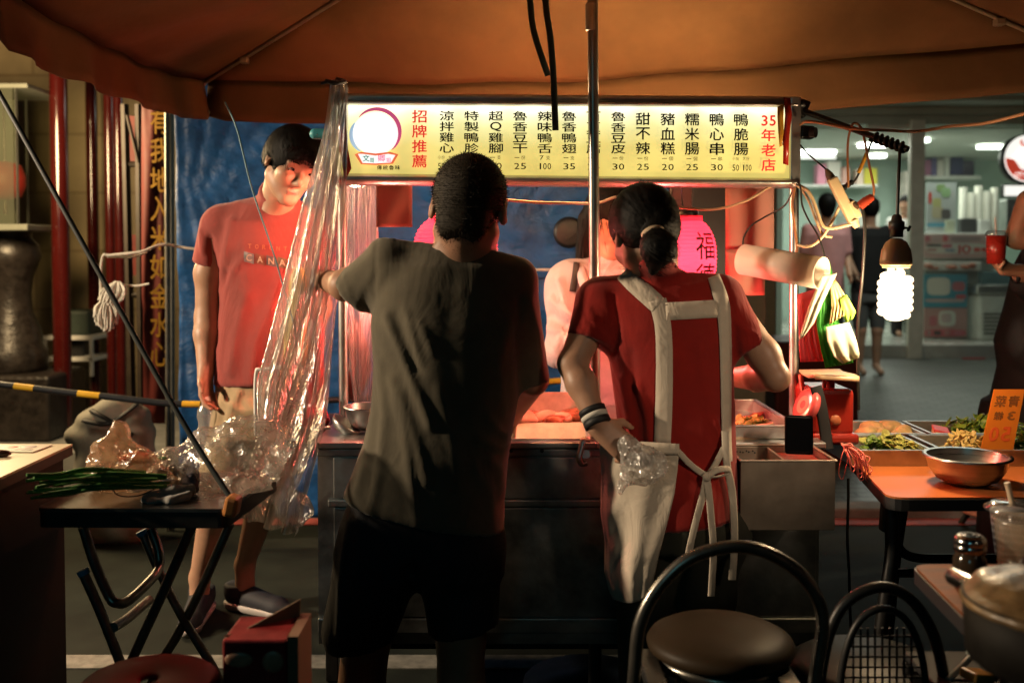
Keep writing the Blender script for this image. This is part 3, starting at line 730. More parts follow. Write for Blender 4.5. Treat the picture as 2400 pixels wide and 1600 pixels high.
# round hanging sign of the coffee counter
t = thing('round_sign', 'round lit red and white coffee sign hanging at the right edge', 'sign', at(2398, 425, 11.2))
YS = 11.2; c = at(2402, 373, YS); rr = 57 * S(YS); Ry = Matrix.Rotation(R(90), 3, 'X')
mb = MB(); mb.lathe([(0, .06), (rr, .06), (rr, -.06), (rr * .955, -.065), (rr * .955, -.03)], c, 40, Ry); part('rim', mb, M['blackm'], t)
M['signwhite'] = glow('sign_white', (.95, .93, .86), 1.25); M['signred'] = glow('sign_red', (.62, .06, .03), .7)
mb = MB(); mb.lathe([(0, .064), (rr * .955, .064)], c, 40, Ry); part('face', mb, M['signwhite'], t)
def disc(mb, pts, dy): mb.poly([c + Vector((x * rr, dy, z * rr)) for x, z in pts], (0, .003, 0))
mb = MB(); a_ = [R(a) for a in range(178, 363, 8)]
disc(mb, [(.9 * math.cos(a), .9 * math.sin(a)) for a in a_] + [(.55, -.05), (.3, -.42), (0, -.5), (-.3, -.42), (-.55, -.05)], -.07)
for x0, z0, x1, z1 in ((-.28, .75, -.16, .5), (-.05, .72, .02, .5), (.2, .74, .25, .55)): mb.tube([c + Vector((x0 * rr, -.07, z0 * rr)), c + Vector(((x0 + x1) / 2 * rr - .02, -.07, (z0 + z1) / 2 * rr)), c + Vector((x1 * rr, -.07, z1 * rr))], .012, 6)
part('emblem', mb, M['signred'], t)
mb = MB()
for z, w in ((.34, .28), (.2, .45), (.06, .56)): mb.tube([c + Vector((x * rr, -.074, (z + .06 * math.sin(2.5 * x + 1)) * rr)) for x in np.linspace(-w, w, 9)], .016, 6)
put_text(mb, 'CITY CAFE', c + Vector((0, -.076, -.66 * rr)), Vector((1, 0, 0)), Vector((0, 0, 1)), rr * 1.1, rr * .2, .03)
part('lettering', mb, M['signwhite'], t)
mb = MB(); mb.cyl(c + Vector((0, 0, rr)), c + Vector((0, 0, rr + .45)), .02, n=8); mb.cyl(c - Vector((.05, 0, rr)), c - Vector((.05, 0, rr + .06)), .02, n=8); part('hanger', mb, M['blackm'], t)
t = thing('hours_sign', 'small lit white sign below the round coffee sign', 'sign', at(2400, 462, YS))
mb = MB(); pb(mb, 2352, 432, 2460, 462, YS - .03, .08, .01); part('frame', mb, M['blackm'], t)
mb = MB(); pb(mb, 2355, 435, 2457, 459, YS - .045, .012); part('face', mb, M['signwhite'], t)
# pillars and cabinets between the stall and the shop
mb = MB(); pb(mb, 1782, 430, 1818, 962, 6.4, .4, .01); solo('grey_pillar', mb, mat('pillar_grey', (.2, .18, .14), rough=.6, var=.15), 'grey square pillar behind the hanging pink papers', 'pillar')
mb = MB(); pb(mb, 1700, 690, 1795, 960, 5.6, .5, .01); solo('beige_cabinet', mb, mat('cabinet_beige', (.27, .23, .17), rough=.5, var=.12), 'beige cabinet behind the woman in the apron', 'cabinet')
mb = MB(); pb(mb, 1818, 800, 2012, 1100, 5.9, .5, .02); solo('dark_red_cabinet', mb, mat('cabinet_red', (.075, .018, .014), rough=.4, var=.2), 'dark red cabinet behind the red weighing scale', 'cabinet')
t = thing('side_board', 'black board with red edge standing behind the pink lantern', 'board', at(1655, 900, 4.1))
mb = MB(); pb(mb, 1622, 425, 1700, 900, 4.15, .03, .004); part('panel', mb, mat('black_board', (.016, .012, .01), rough=.35, var=.5, vscale=3), t)
mb = MB(); pb(mb, 1570, 425, 1621, 900, 4.16, .03, .004); part('red_edge', mb, mat('board_red', (.08, .008, .006), rough=.4, var=.3), t)
# ================================================================== LIGHTS OF THE PLACE, ASSUMED LAMPS AND ADDED FILL
# unseen warm lamps, assumed from the light: left of the stall, before the temple
lamp('assumed_left_lamp', 'SPOT', (-4.5, 2.1, 2.25), 1450, (1, .77, .52), .1, rot=(Vector((-.3, 2.7, .95)) - Vector((-4.5, 2.1, 2.25))).to_track_quat('-Z', 'Y').to_euler(), spot=R(66), blend=.5)  # assumed lamp out of view, read off the lit left sides
lamp('apron_fill_spot', 'SPOT', (2.0, -.6, 2.3), 230, (1, .74, .5), .15, rot=(Vector((.58, 2.4, .98)) - Vector((2.0, -.6, 2.3))).to_track_quat('-Z', 'Y').to_euler(), spot=R(14), blend=.7)  # added narrow fill spot for the apron woman's back, clear of the older man
lamp('assumed_teal_fill', 'AREA', (-1.6, -3.0, 2.2), 7, (.2, .8, .9), .9, rot=(R(80), 0, R(-20)))  # assumed teal fill behind the camera, unseen, tints the steel and shadows
lamp('assumed_temple_light', 'POINT', (-2.85, 4.8, 2.0), 330, (1, .7, .36), .3)  # assumed unseen lamp that brightens the temple wall
lamp('shop_lights', 'AREA', (5.0, 13.6, 2.7), 125, (.97, 1, .86), 2.6, rot=(0, 0, 0))
lamp('customer_fill_light', 'AREA', (3.7, 8.5, 3.1), 60, (.9, 1, .86), 1.6, rot=(0, 0, 0))  # added overhead fill that brightens the shop customers from the street side

# ================================================================== UMBRELLA
PX, PY_ = 1386, 2.74
apex = at(1386, -440, PY_)
cA = at(478, 188, 3.79); cB = at(2480, 96, 3.08)
cC = Vector((2 * apex.x - cA.x, 2 * apex.y - cA.y, cA.z)); cD = Vector((2 * apex.x - cB.x, 2 * apex.y - cB.y, cB.z))
M['canopy'] = cloth_through('canopy_canvas', (.1, .048, .0185), (.2, .08, .025), fac=.02, var=.28, vscale=2.2, bump=.5, bscale=9, rough=.85)
base = at(1395, 1000, PY_)
um = thing('umbrella', 'large brown canvas market umbrella over the stall', 'umbrella', (base.x, base.y, .0))
cs = [cA, cB, cC, cD]
mb = MB(); NN = 26
def panel_pt(a, b, u, v, ph):
    e = a.lerp(b, u); p = apex.lerp(e, v)
    sag = -.05 * v * math.sin(PI * u) - .03 * math.sin(PI * v) + .012 * v * math.sin(PI * u) * math.sin(9 * v + 5 * u + ph) + .006 * v * math.sin(u * 31 + ph + 2 * v) * math.sin(PI * u)
    return p + Vector((0, 0, sag))
for k in range(4):
    a, b = cs[k], cs[(k + 1) % 4]
    mb.grid([[panel_pt(a, b, i / NN, j / NN, k) for i in range(NN + 1)] for j in range(NN + 1)])
o = part('canopy', mb, M['canopy'], um); solidify(o, .002)
for k in (0, 1, 3):
    a, b = cs[k], cs[(k + 1) % 4]; mb = MB(); rows = []
    nrm = Vector((b.y - a.y, a.x - b.x, 0)).normalized()
    if nrm.dot((a + b) / 2 - apex) < 0: nrm = -nrm
    for j in range(6):
        rr_ = []
        for i in range(41):
            u = .006 + .988 * i / 40; p = panel_pt(a, b, u, 1, k); h_ = .152 + .01 * math.sin(3 * u + k)
            ec = min(1, min(u, 1 - u) / .025); h_ *= .8 + .2 * ec ** .5
            rr_.append(p + Vector((0, 0, -h_ * j / 5)) + nrm * (.012 * math.sin(u * 26 + k) + .008 * math.sin(u * 57)) * (j / 5) - nrm * .02 * j / 5)
        rows.append(rr_)
    mb.grid(rows); o = part('valance', mb, M['canopy'], um); solidify(o, .003)
M['rib'] = mat('rib_metal', (.34, .26, .17), rough=.4, metal=.7, var=.2)
for c in cs:
    mb = MB(); mb.tube([apex - Vector((0, 0, .03)), apex.lerp(c, .5) - Vector((0, 0, .045)), c - Vector((0, 0, .012))], .0075, 8)
    p = apex.lerp(c, .86) - Vector((0, 0, .03)); mb.box(p, (.03, .03, .022), None, .004); mb.sphere(c - Vector((0, 0, .012)), .012, 10); part('rib', mb, M['rib'], um)
mb = MB(); bt = at(1396, 1086, PY_); mb.cyl(bt, Vector((apex.x, apex.y, apex.z + .03)), .0145, n=20); part('pole', mb, mat('pole_metal', (.3, .28, .25), rough=.32, metal=.9, var=.2, vscale=9), um)
mb = MB(); lo_ = at(1404, 1700, PY_ - .02); lo_.z = .0; mb.cyl(Vector((bt.x, PY_ - .0, .0)), bt, .0185, n=20); mb.lathe([(0, 0), (.2, 0), (.2, .05), (.03, .07), (0, .07)], (bt.x, PY_ + .12, 0), 24); part('pole_foot', mb, M['blackm'], um)
mb = MB(); a = at(1385, 0, PY_); mb.cyl(at(1386, 72, PY_), at(1386, 10, PY_), .0165, n=20); part('collar', mb, M['alu'], um)
for pts in ([(1236, -60, 2.66), (1243, 10, 2.66), (1250, 70, 2.66), (1268, 130, 2.65), (1284, 178, 2.66)], [(1282, -60, 2.62), (1279, 10, 2.62), (1290, 90, 2.62), (1297, 180, 2.62), (1302, 306, 2.61)]):
    mb = MB(); mb.tube(pxline(pts, 6), .0085, 8, flat=.22, up=(1, 0, 0)); part('strap', mb, mat('dark_strap', (.025, .035, .022), rough=.7, var=.3, bump=.3, bscale=200), um)
# guy strap to the folding table corner, thin teal cord
mb = MB(); mb.tube(pxline([(-40, 160, 2.42), (0, 222, 2.42), (150, 492, 2.36), (300, 760, 2.32), (440, 1008, 2.28), (549, 1180, 2.24)], 8), .0068, 8, flat=.4, up=(1, 0, 0))
solo('guy_strap', mb, mat('guy_webbing', (.014, .018, .016), rough=.55, var=.3, bump=.3, bscale=300), 'long dark guy strap slanting down to the folding table corner', 'strap')
mb = MB(); mb.tube(pxline([(528, 240, 3.0), (556, 305, 2.96), (590, 440, 2.9), (640, 590, 2.84), (672, 700, 2.8), (700, 800, 2.78)], 8), .0026, 6)
solo('teal_cord', mb, mat('teal_cord', (.07, .2, .24), rough=.5), 'thin teal cord hanging in front of the young man in red', 'cord')

# ================================================================== CART
CY = 2.70; CT = .782
xl, xr = at(742, 1040, CY).x, at(1925, 1040, CY).x
ct = thing('food_cart', 'stainless steel street food cart with a lit menu sign above it', 'food cart', ((xl + xr) / 2, 3.0, 0))
TXa, TXb, TYa, TYb = at(1190, 1000, 2.74).x - .3, at(1394, 1000, 2.74).x, 2.728, 3.06
mb = MB(); mb.bb(xl - .01, TXa, CY - .012, 3.36, CT - .016, CT, .003); mb.bb(TXb, xr + .01, CY - .012, 3.36, CT - .016, CT, .003); mb.bb(TXa, TXb, CY - .012, TYa, CT - .016, CT, .003); mb.bb(TXa, TXb, TYb + .24, 3.36, CT - .016, CT, .003); part('countertop', mb, M['steel'], ct)
M['cartsteel'] = mat('cart_steel', (.4, .4, .385), rough=.36, metal=1, var=.55, vscale=6, bump=.6, bscale=6, detail=8)
mb = MB()
zz = lambda y: at(1250, y, CY).z
mb.bb(xl, xr, CY + .012, CY + .03, .22, CT - .018)
mb.bb(xl, xr, CY, CY + .011, zz(1069), CT - .02, .003); mb.bb(xl + .045, xr - .01, CY + .002, CY + .011, zz(1168), zz(1073), .002)
mb.bb(xl + .03, xr - .01, CY - .002, CY + .011, zz(1188), zz(1171), .003); mb.bb(xl + .045, xr - .01, CY + .003, CY + .011, zz(1446), zz(1191), .002)
mb.bb(xl, xr, CY - .001, CY + .011, zz(1484), zz(1449), .003)
mb.bb(xl, xl + .018, CY + .035, 3.34, .22, CT - .02); mb.bb(xr - .018, xr, CY + .035, 3.34, .22, CT - .02); mb.bb(xl + .02, xr - .02, 3.32, 3.34, .22, CT - .02)
part('body', mb, M['cartsteel'], ct)
mb = MB()
for x in (1198, 1270):
    p = at(x, 1055, CY - .002); mb.cyl(p, p + Vector((0, -.006, 0)), .0055, n=12)
part('rivet', mb, M['blackm'], ct)
for x, y in ((xl + .03, CY + .06), (xr - .03, CY + .06), (xl + .03, 3.28), (xr - .03, 3.28)):
    mb = MB(); mb.bb(x - .018, x + .018, y - .018, y + .018, .1, .22, .003)
    mb.cyl((x - .014, y, .05), (x + .014, y, .05), .05, n=20); part('leg', mb, M['blackm'], ct)
mb = MB(); mb.bb(xl + .02, xr - .02, CY + .05, 3.3, .19, .22); part('bottom_shelf', mb, M['blackm'], ct)
SYF = 2.88                                            # sign plane
for x0, x1 in ((800, 803), (1862, 1860)):
    mb = MB(); a = at(x1 if x0 > 1000 else 806, 1010, SYF + .07); a.z = CT; b = Vector((at(x0, 230, SYF + .07).x, SYF + .07, at(800, 236, SYF + .07).z)); mb.cyl(a, b, .0135, n=18)
    mb.lathe([(0, 0), (.03, 0), (.03, .006), (.016, .012), (0, .012)], a, 18); part('post', mb, M['alu'], ct)
# hook latch beside the umbrella pole
mb = MB(); mb.tube(pxline([(1382, 1030, 2.69), (1368, 1030, 2.685), (1362, 1050, 2.68), (1357, 1072, 2.675), (1364, 1088, 2.675), (1376, 1086, 2.675)], 6), [.0085] * 25 + [.007] * 6, 8, flat=.5)
mb.cyl(at(1374, 1064, 2.68), at(1374, 1064, 2.70), .012, n=12); mb.cyl(at(1371, 1036, 2.675), at(1371, 1036, 2.69), .004, n=8)
part('latch', mb, mat('latch_metal', (.5, .46, .4), rough=.35, metal=.9, var=.15), ct)

# ------------------------------------------------------------------ sign box
sg = thing('menu_sign', 'long lit yellow menu sign with black and red lettering', 'sign', at(1320, 438, SYF))
def sx(px): return at(px, 330, SYF).x
def sz(px, py): return at(px, py, SYF).z
M['signframe'] = mat('sign_frame_alu', (.52, .51, .49), rough=.36, metal=.9, var=.25, vscale=9, bump=.1, bscale=30)
L0, L1 = 776, 1868
mb = MB()
def rail(y0l, y0r, y1l, y1r, Y0, dy, r_=.006):
    a = [Vector((sx(L0), Y0, sz(L0, y0l))), Vector((sx(L1), Y0, sz(L1, y0r))), Vector((sx(L1), Y0, sz(L1, y1r))), Vector((sx(L0), Y0, sz(L0, y1l)))]
    n = 7; prof = [(math.sin(PI * i / (n - 1)), i / (n - 1)) for i in range(n)]
    rows = [[a[0].lerp(a[3], t) + Vector((0, -dy * b_, 0)), a[1].lerp(a[2], t) + Vector((0, -dy * b_, 0))] for b_, t in prof]
    mb.grid(rows)
rail(219, 226, 234, 241, SYF + .003, .004); rail(234, 241, 246, 252, SYF + .003, .012); rail(406, 418, 431, 438, SYF + .003, .016)
mb.add([(sx(L0), SYF + .003, sz(L0, 219)), (sx(L1), SYF + .003, sz(L1, 226)), (sx(L1), SYF + .075, sz(L1, 226)), (sx(L0), SYF + .075, sz(L0, 219))], [(0, 1, 2, 3)])
mb.add([(sx(L0), SYF + .003, sz(L0, 431)), (sx(L1), SYF + .003, sz(L1, 438)), (sx(L1), SYF + .075, sz(L1, 438)), (sx(L0), SYF + .075, sz(L0, 431))], [(3, 2, 1, 0)])
mb.add([(sx(L0), SYF + .075, sz(L0, 219)), (sx(L1), SYF + .075, sz(L1, 226)), (sx(L1), SYF + .075, sz(L1, 438)), (sx(L0), SYF + .075, sz(L0, 431))], [(3, 2, 1, 0)])
for x0, x1 in ((L0, 789), (1852, L1 + 8)):
    mb.bb(sx(x0), sx(x1), SYF - .006, SYF + .072, sz(x0, 436), sz(x0, 222 + (6 if x0 > 1000 else 0)), .003)
part('frame', mb, M['signframe'], sg)
# lit panel: glow painted brightest along its upper edge, standing in for tubes inside
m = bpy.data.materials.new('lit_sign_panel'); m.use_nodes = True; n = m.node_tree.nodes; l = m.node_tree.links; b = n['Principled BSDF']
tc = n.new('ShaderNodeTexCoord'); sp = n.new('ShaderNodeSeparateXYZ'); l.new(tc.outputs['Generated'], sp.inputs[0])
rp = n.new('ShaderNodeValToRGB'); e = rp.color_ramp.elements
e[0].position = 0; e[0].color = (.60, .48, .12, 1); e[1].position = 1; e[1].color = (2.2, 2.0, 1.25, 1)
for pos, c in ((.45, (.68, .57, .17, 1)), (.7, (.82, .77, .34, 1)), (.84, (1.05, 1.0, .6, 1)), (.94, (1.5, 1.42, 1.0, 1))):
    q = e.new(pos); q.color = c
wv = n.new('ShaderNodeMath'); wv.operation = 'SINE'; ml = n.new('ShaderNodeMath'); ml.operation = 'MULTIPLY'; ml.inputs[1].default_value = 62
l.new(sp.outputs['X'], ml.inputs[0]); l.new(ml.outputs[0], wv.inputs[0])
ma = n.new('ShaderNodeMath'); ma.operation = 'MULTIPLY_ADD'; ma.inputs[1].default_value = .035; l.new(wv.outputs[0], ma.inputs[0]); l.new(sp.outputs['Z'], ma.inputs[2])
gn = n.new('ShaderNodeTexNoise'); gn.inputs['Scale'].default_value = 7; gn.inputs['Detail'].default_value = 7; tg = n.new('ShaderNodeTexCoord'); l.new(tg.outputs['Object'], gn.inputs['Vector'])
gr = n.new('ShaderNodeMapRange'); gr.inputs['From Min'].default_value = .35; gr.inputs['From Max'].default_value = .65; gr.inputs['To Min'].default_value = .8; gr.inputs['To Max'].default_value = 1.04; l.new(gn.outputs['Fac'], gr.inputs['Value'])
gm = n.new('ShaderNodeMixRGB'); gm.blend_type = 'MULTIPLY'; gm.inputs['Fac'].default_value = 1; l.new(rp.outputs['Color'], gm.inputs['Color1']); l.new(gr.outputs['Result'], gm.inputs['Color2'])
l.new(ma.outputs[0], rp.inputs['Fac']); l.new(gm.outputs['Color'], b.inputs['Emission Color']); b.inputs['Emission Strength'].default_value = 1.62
b.inputs['Base Color'].default_value = (.5, .42, .12, 1); b.inputs['Roughness'].default_value = .3
M['panel'] = m
P0 = [(789, 240, 0), (1853, 247, 0), (1853, 422, 0), (789, 410, 0)]
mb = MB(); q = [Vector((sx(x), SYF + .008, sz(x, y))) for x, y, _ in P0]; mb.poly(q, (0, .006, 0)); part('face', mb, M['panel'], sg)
def ink(name, c, e=.0): return mat(name, c, rough=.5) if not e else glow(name, c, e)
M['inkk'] = ink('sign_ink_black', (.004, .004, .004)); M['inkr'] = glow('sign_ink_red', (.75, .035, .03), 1.0); M['inkp'] = glow('sign_ink_pink', (.8, .12, .3), .7)
M['inkw'] = glow('sign_ink_white', (.95, .95, .92), 1.35); M['inkb'] = glow('sign_ink_blue', (.4, .62, .85), .8); M['inkg'] = glow('sign_ink_green', (.02, .3, .22), .5); M['inko'] = glow('sign_ink_orange', (.9, .2, .08), .8)
TX = Vector((1, 0, 0)); TZ = Vector((0, 0, 1)); s2 = S(SYF)
def glyph_at(mb, ch, px, py, w, h, bold=.02, dy=-.004): put_text(mb, ch, at(px, py, SYF + .006 + dy), TX, TZ, w * s2, h * s2, bold)
cols4 = [(1047, '涼拌雞心'), (1105, '特製鴨胗'), (1162, '超Q雞腳'), (1219, '魯香豆干'), (1277, '辣味鴨舌'), (1334, '魯香鴨翅'), (1391, '百頁豆腐'), (1449, '魯香豆皮')]
cols3 = [(1507, '甜不辣'), (1565, '豬血糕'), (1622, '糯米腸'), (1680, '鴨心串'), (1737, '鴨脆腸')]
mb = MB()
for x, w in cols4:
    k = (x - 1047) / 400. * 2
    for i, ch in enumerate(w): glyph_at(mb, ch, x, 271.5 + k + 25.2 * i, 34 if ch != 'Q' else 27, 22.5, .028)
for x, w in cols3:
    k = (x - 1507) / 230. * 2
    for i, ch in enumerate(w): glyph_at(mb, ch, x, 279 + k + 34.3 * i, 34, 29, .03)
unit = {1219: ('一份', '25'), 1277: ('7支', '100'), 1334: ('一支', '35'), 1391: ('一個', '25'), 1449: ('一份', '30'), 1507: ('一份', '25'), 1565: ('一個', '20'), 1622: ('一個', '25'), 1680: ('一串', '30'), 1162: ('一支', '30')}
for x, (u_, p_) in unit.items():
    k = (x - 1219) / 460. * 3
    for i, ch in enumerate(u_):
        glyph_at(mb, ch, x + (i - .5) * 15, 369.5 + k, 10 if ch != '一' else 12, 10 if ch != '一' else 1.6, .004)
    for i, ch in enumerate(p_): glyph_at(mb, ch, x + (i - (len(p_) - 1) / 2) * (15.5 if len(p_) == 2 else 10.5), 389.5 + k, 12.5 if len(p_) == 2 else (8.5 if ch != '1' else 3.5), 14.5, .012)
for x in (1047, 1105, 1737):
    k = 3 if x > 1500 else 0
    for i, ch in enumerate('小份'): glyph_at(mb, ch, x - 17 + i * 8.6, 369 + k, 7.5, 9, .002); 
    for i, ch in enumerate('大份'): glyph_at(mb, ch, x + 7 + i * 8.6, 369 + k, 7.5, 9, .002)
    for i, ch in enumerate('50'): glyph_at(mb, ch, x - 17 + i * 8.6, 389.5 + 1.3 * k, 7, 14.5, .012)
    for i, ch in enumerate('100'): glyph_at(mb, ch, x + 6 + i * 7.6, 389.5 + 1.3 * k, 6.4 if i else 2.6, 14.5, .012)
for i, ch in enumerate('傳統魯味'): glyph_at(mb, ch, 889 + i * 14.3, 393, 12, 11, .03)
part('black_lettering', mb, M['inkk'], sg)
mb = MB()
for i, ch in enumerate('招牌推薦'): glyph_at(mb, ch, 983, 273 + 35 * i, 35, 30, .03)
glyph_at(mb, '3', 1792, 283, 15, 25, .04); glyph_at(mb, '5', 1811, 283, 15, 25, .04)
for i, ch in enumerate('年老店'): glyph_at(mb, ch, 1801, 317 + 35 * i, 34, 29, .04)
part('red_lettering', mb, M['inkr'], sg)
def ell_px(cx, cy, rx, ry, dy, a0=0, a1=360, n=48): return [at(cx + rx * math.cos(R(a0 + (a1 - a0) * i / n)), cy - ry * math.sin(R(a0 + (a1 - a0) * i / n)), SYF + .006 + dy) for i in range(n + (1 if a1 - a0 < 360 else 0))]
def ring(mb, cx, cy, r0, r1f, dy, a0, a1, n=48):
    rows = [[at(cx + (r0 + (r1f(t) - r0) * q) * math.cos(R(a0 + (a1 - a0) * t)), cy - (r0 + (r1f(t) - r0) * q) * math.sin(R(a0 + (a1 - a0) * t)), SYF + .006 + dy) for t in np.linspace(0, 1, n)] for q in (0, 1)]
    mb.grid(rows)
mb = MB(); mb.poly(ell_px(880, 313, 54, 50, -.003), (0, .001, 0)); part('emblem_disc', mb, M['inkw'], sg)
mb = MB(); ring(mb, 880, 313, 53, lambda t: 53 + 10 * math.sin(PI * t) ** .6, -.0035, -48, 138); part('emblem_pink_ring', mb, M['inkp'], sg)
mb = MB(); ring(mb, 880, 313, 53, lambda t: 53 + 9 * math.sin(PI * t) ** .6, -.0035, 150, 232); part('emblem_blue_ring', mb, M['inkb'], sg)
mb = MB(); q = [(831, 362), (846, 356), (880, 360), (914, 356), (934, 362), (921, 384), (880, 387), (846, 385)]; mb.poly([at(x, y, SYF + .0005) for x, y in q], (0, .001, 0)); part('emblem_ribbon_edge', mb, M['inko'], sg)
mb = MB(); q = [(839, 361), (850, 361), (880, 365), (910, 361), (926, 364), (916, 381), (880, 383), (850, 382)]; mb.poly([at(x, y, SYF - .001) for x, y in q], (0, .001, 0)); part('emblem_ribbon', mb, M['inkw'], sg)
mb = MB(); glyph_at(mb, '文', 858, 371, 16, 16, .03, -.009); glyph_at(mb, '哥', 872, 376, 11, 11, .02, -.009); part('green_lettering', mb, M['inkg'], sg)
mb = MB(); glyph_at(mb, '卿', 894, 371, 17, 16, .02, -.009); glyph_at(mb, '姐', 911, 375, 11, 11, .02, -.009); part('pink_lettering', mb, M['inkp'], sg)
# tape on the sign ends
M['ambert'] = mat('amber_tape', (.6, .3, .03), rough=.3, var=.2, vscale=30); M['redt'] = mat('red_tape', (.35, .02, .01), rough=.22, var=.3, vscale=20, bump=.2, bscale=60)
def tape(name, pts, m, lab, Y=SYF - .012):
    L, R_ = pts; rows = [[at(*a, Y + .003 * math.sin(i * 1.7)), at(*b, Y + .003 * math.sin(i * 1.7 + .6))] for i, (a, b) in enumerate(zip(L, R_))]
    mb = MB(); mb.grid(rows); o = part(name, mb, m, sg, lab); solidify(o, .0008)
tape('tape', ([(1822, 250), (1822, 275), (1824, 310), (1827, 345)], [(1838, 244), (1836, 275), (1837, 310), (1841, 338)]), M['ambert'], 'amber strip of tape')
tape('tape', ([(1836, 228), (1840, 270), (1836, 320), (1835, 384)], [(1852, 230), (1856, 270), (1850, 320), (1848, 388)]), M['redt'], 'dark red strip of tape', SYF - .014)
tape('tape', ([(792, 242), (791, 300), (797, 360), (808, 424)], [(812, 244), (812, 300), (816, 350), (824, 395)]), M['redt'], 'red strip of tape behind the plastic')
# hinge clip (teal) left of the sign
mb = MB(); mb.cyl(at(738, 314, 2.92), at(785, 316, 2.92), .016, n=14); mb.sphere(at(738, 314, 2.92), .016, 12); p = at(742, 314, 2.9); mb.cyl(p, p + Vector((0, -.012, 0)), .004, n=8)
solo('pole_clip', mb, mat('teal_plastic', (.06, .3, .34), rough=.4, var=.2), 'teal plastic clip at the left end of the menu sign', 'clip')

# ------------------------------------------------------------------ lanterns and lamps of the cart, some of them assumed
m = cloth_through('lantern_paper', (.62, .05, .09), (1, .09, .15), fac=.6, var=.06, vscale=6, bump=.1, bscale=60, rough=.7)
M['lantern'] = m
def lantern(px, py, Y, rx, ry, lab, cat='lantern'):
    c = at(px, py, Y); rx *= S(Y); ry *= S(Y); t = thing('paper_lantern', lab, cat, c - Vector((0, 0, ry)), 'red paper lanterns of the cart')
    nr = 22; prof = []
    for i in range(nr * 3 + 1):
        z = -1 + 2 * i / (nr * 3); r_ = rx * max(.3, (1 - abs(z) ** 2.6)) ** .5
        prof.append((r_ * (1 + .022 * (1 if i % 3 == 0 else -.5)), z * ry))
    mb = MB(); mb.lathe(prof, c, 40); part('shade', mb, M['lantern'], t); lamp('lantern_light', 'POINT', c, 5.4, (1, .3, .34), .05)
    mb = MB(); mb.lathe([(rx * .42, ry * .98), (rx * .42, ry * 1.1), (rx * .36, ry * 1.12), (0, ry * 1.12)], c, 24); mb.lathe([(rx * .42, -ry * .98), (rx * .42, -ry * 1.06), (0, -ry * 1.06)], c, 24)
    part('collar', mb, M['blackm'], t)
    mb = MB(); mb.tube(spline([c + Vector((0, 0, ry * 1.1)), c + Vector((-.01, 0, ry * 1.3)), Vector((c.x - .03, c.y - .1, at(px, 434, SYF).z))], 5), .0025, 6); part('cord', mb, M['blackp'], t)
    return t, c, rx, ry
t, c, rx, ry = lantern(1606, 606, 3.06, 72, 100, 'glowing red paper lantern lettered in black beside the woman in the apron')
mb = MB()
for ch, z in (('福', .3), ('德', -.42)):
    tmp = MB(); put_text(tmp, ch, (0, 0, 0), TX, TZ, .074, .082, .006)
    vs = []
    for v in tmp.v:
        zz_ = z * ry + v[2]; a = (v[0] + .052) / rx; r_ = rx * max(.3, (1 - abs(zz_ / ry) ** 2.6)) ** .5 * 1.035
        vs.append(c + Vector((r_ * math.sin(a), -r_ * math.cos(a), zz_)))
    mb.add(vs, tmp.f)
part('lettering', mb, mat('brush_ink', (.05, .004, .004), rough=.6), t)
lantern(1068, 592, 3.06, 98, 96, 'glowing red paper lantern half hidden by the man in the olive shirt')
M['redbulb'] = glow('red_heat_bulb', (1., .11, .09), 350.); M['orbulb'] = glow('orange_heat_bulb', (1., .40, .15), 160.); M['toptube'] = glow('top_tube', (1., .66, .33), 150.); M['pinkbulb'] = glow('pink_white_bulb', (1., .38, .22), 640.)
def assumed_heat_lamp(px, py, Y, r_, bulb, lab, shade=True):
    c = at(px, py, Y); t = thing('assumed_heat_lamp', lab, 'lamp', c, 'assumed heat lamps hung over the food')
    mb = MB(); mb.sphere(c, (r_, r_, r_ * 1.15), 18); part('bulb', mb, bulb, t)
    mb = MB(); mb.lathe([(.018, r_ * .9), (.02, r_ * 1.6), (.016, r_ * 2.0), (.016, r_ * 2.9), (0, r_ * 2.9)], c, 24); o = part('socket', mb, M['blackm'], t); solidify(o, .002)
    mb = MB(); mb.tube([c + Vector((0, 0, r_ * 2.9)), (c.x, c.y, at(px, 425, Y).z)], .003, 6); part('cord', mb, M['blackp'], t)
t = thing('tube_lamp', 'assumed warm tube lamp lying along the top of the menu sign behind its upper rail', 'lamp', at(1330, 232, 2.99))  # unseen tube, assumed from the bright canvas above the sign
mb = MB(); mb.cyl(at(1000, 230, 2.99), at(1800, 234, 2.99), .009, n=14); part('tube', mb, M['toptube'], t)
mb = MB(); mb.bb(at(860, 0, 2.99).x, at(1810, 0, 2.99).x, 2.962, 3.03, at(1330, 246, 2.99).z - .012, at(1330, 246, 2.99).z - .004, .001); part('housing', mb, M['white'], t)
t = thing('tube_lamp', 'assumed orange tube lamp fixed behind the lower edge of the menu sign', 'lamp', at(1330, 425, 3.04))  # unseen tube, assumed from the orange light between the two cooks
mb = MB(); mb.cyl(at(1150, 425, 2.985), at(1510, 427, 2.985), .011, n=14); part('tube', mb, M['orbulb'], t)
mb = MB(); mb.box(at(1330, 426, 2.985) + Vector((0, 0, .026)), (.5, .04, .014), None, .004); part('housing', mb, M['white'], t)
assumed_heat_lamp(1572, 752, 3.0, .036, M['redbulb'], 'assumed red heat lamp over the food hidden behind the woman in the apron')  # unseen lamp, assumed from the red light on post, papers and arm
assumed_heat_lamp(884, 686, 3.08, .032, glow('pink_heat_bulb', (1., .24, .17), 480.), 'pink red heat lamp over the food hidden behind the older man\'s sleeve')  # unseen lamp, assumed from the red glow at the cart's left end
c = at(832, 418, 3.16); t = thing('pink_bulb', 'strong orange bulb tucked behind the left end of the menu sign', 'lamp', c)
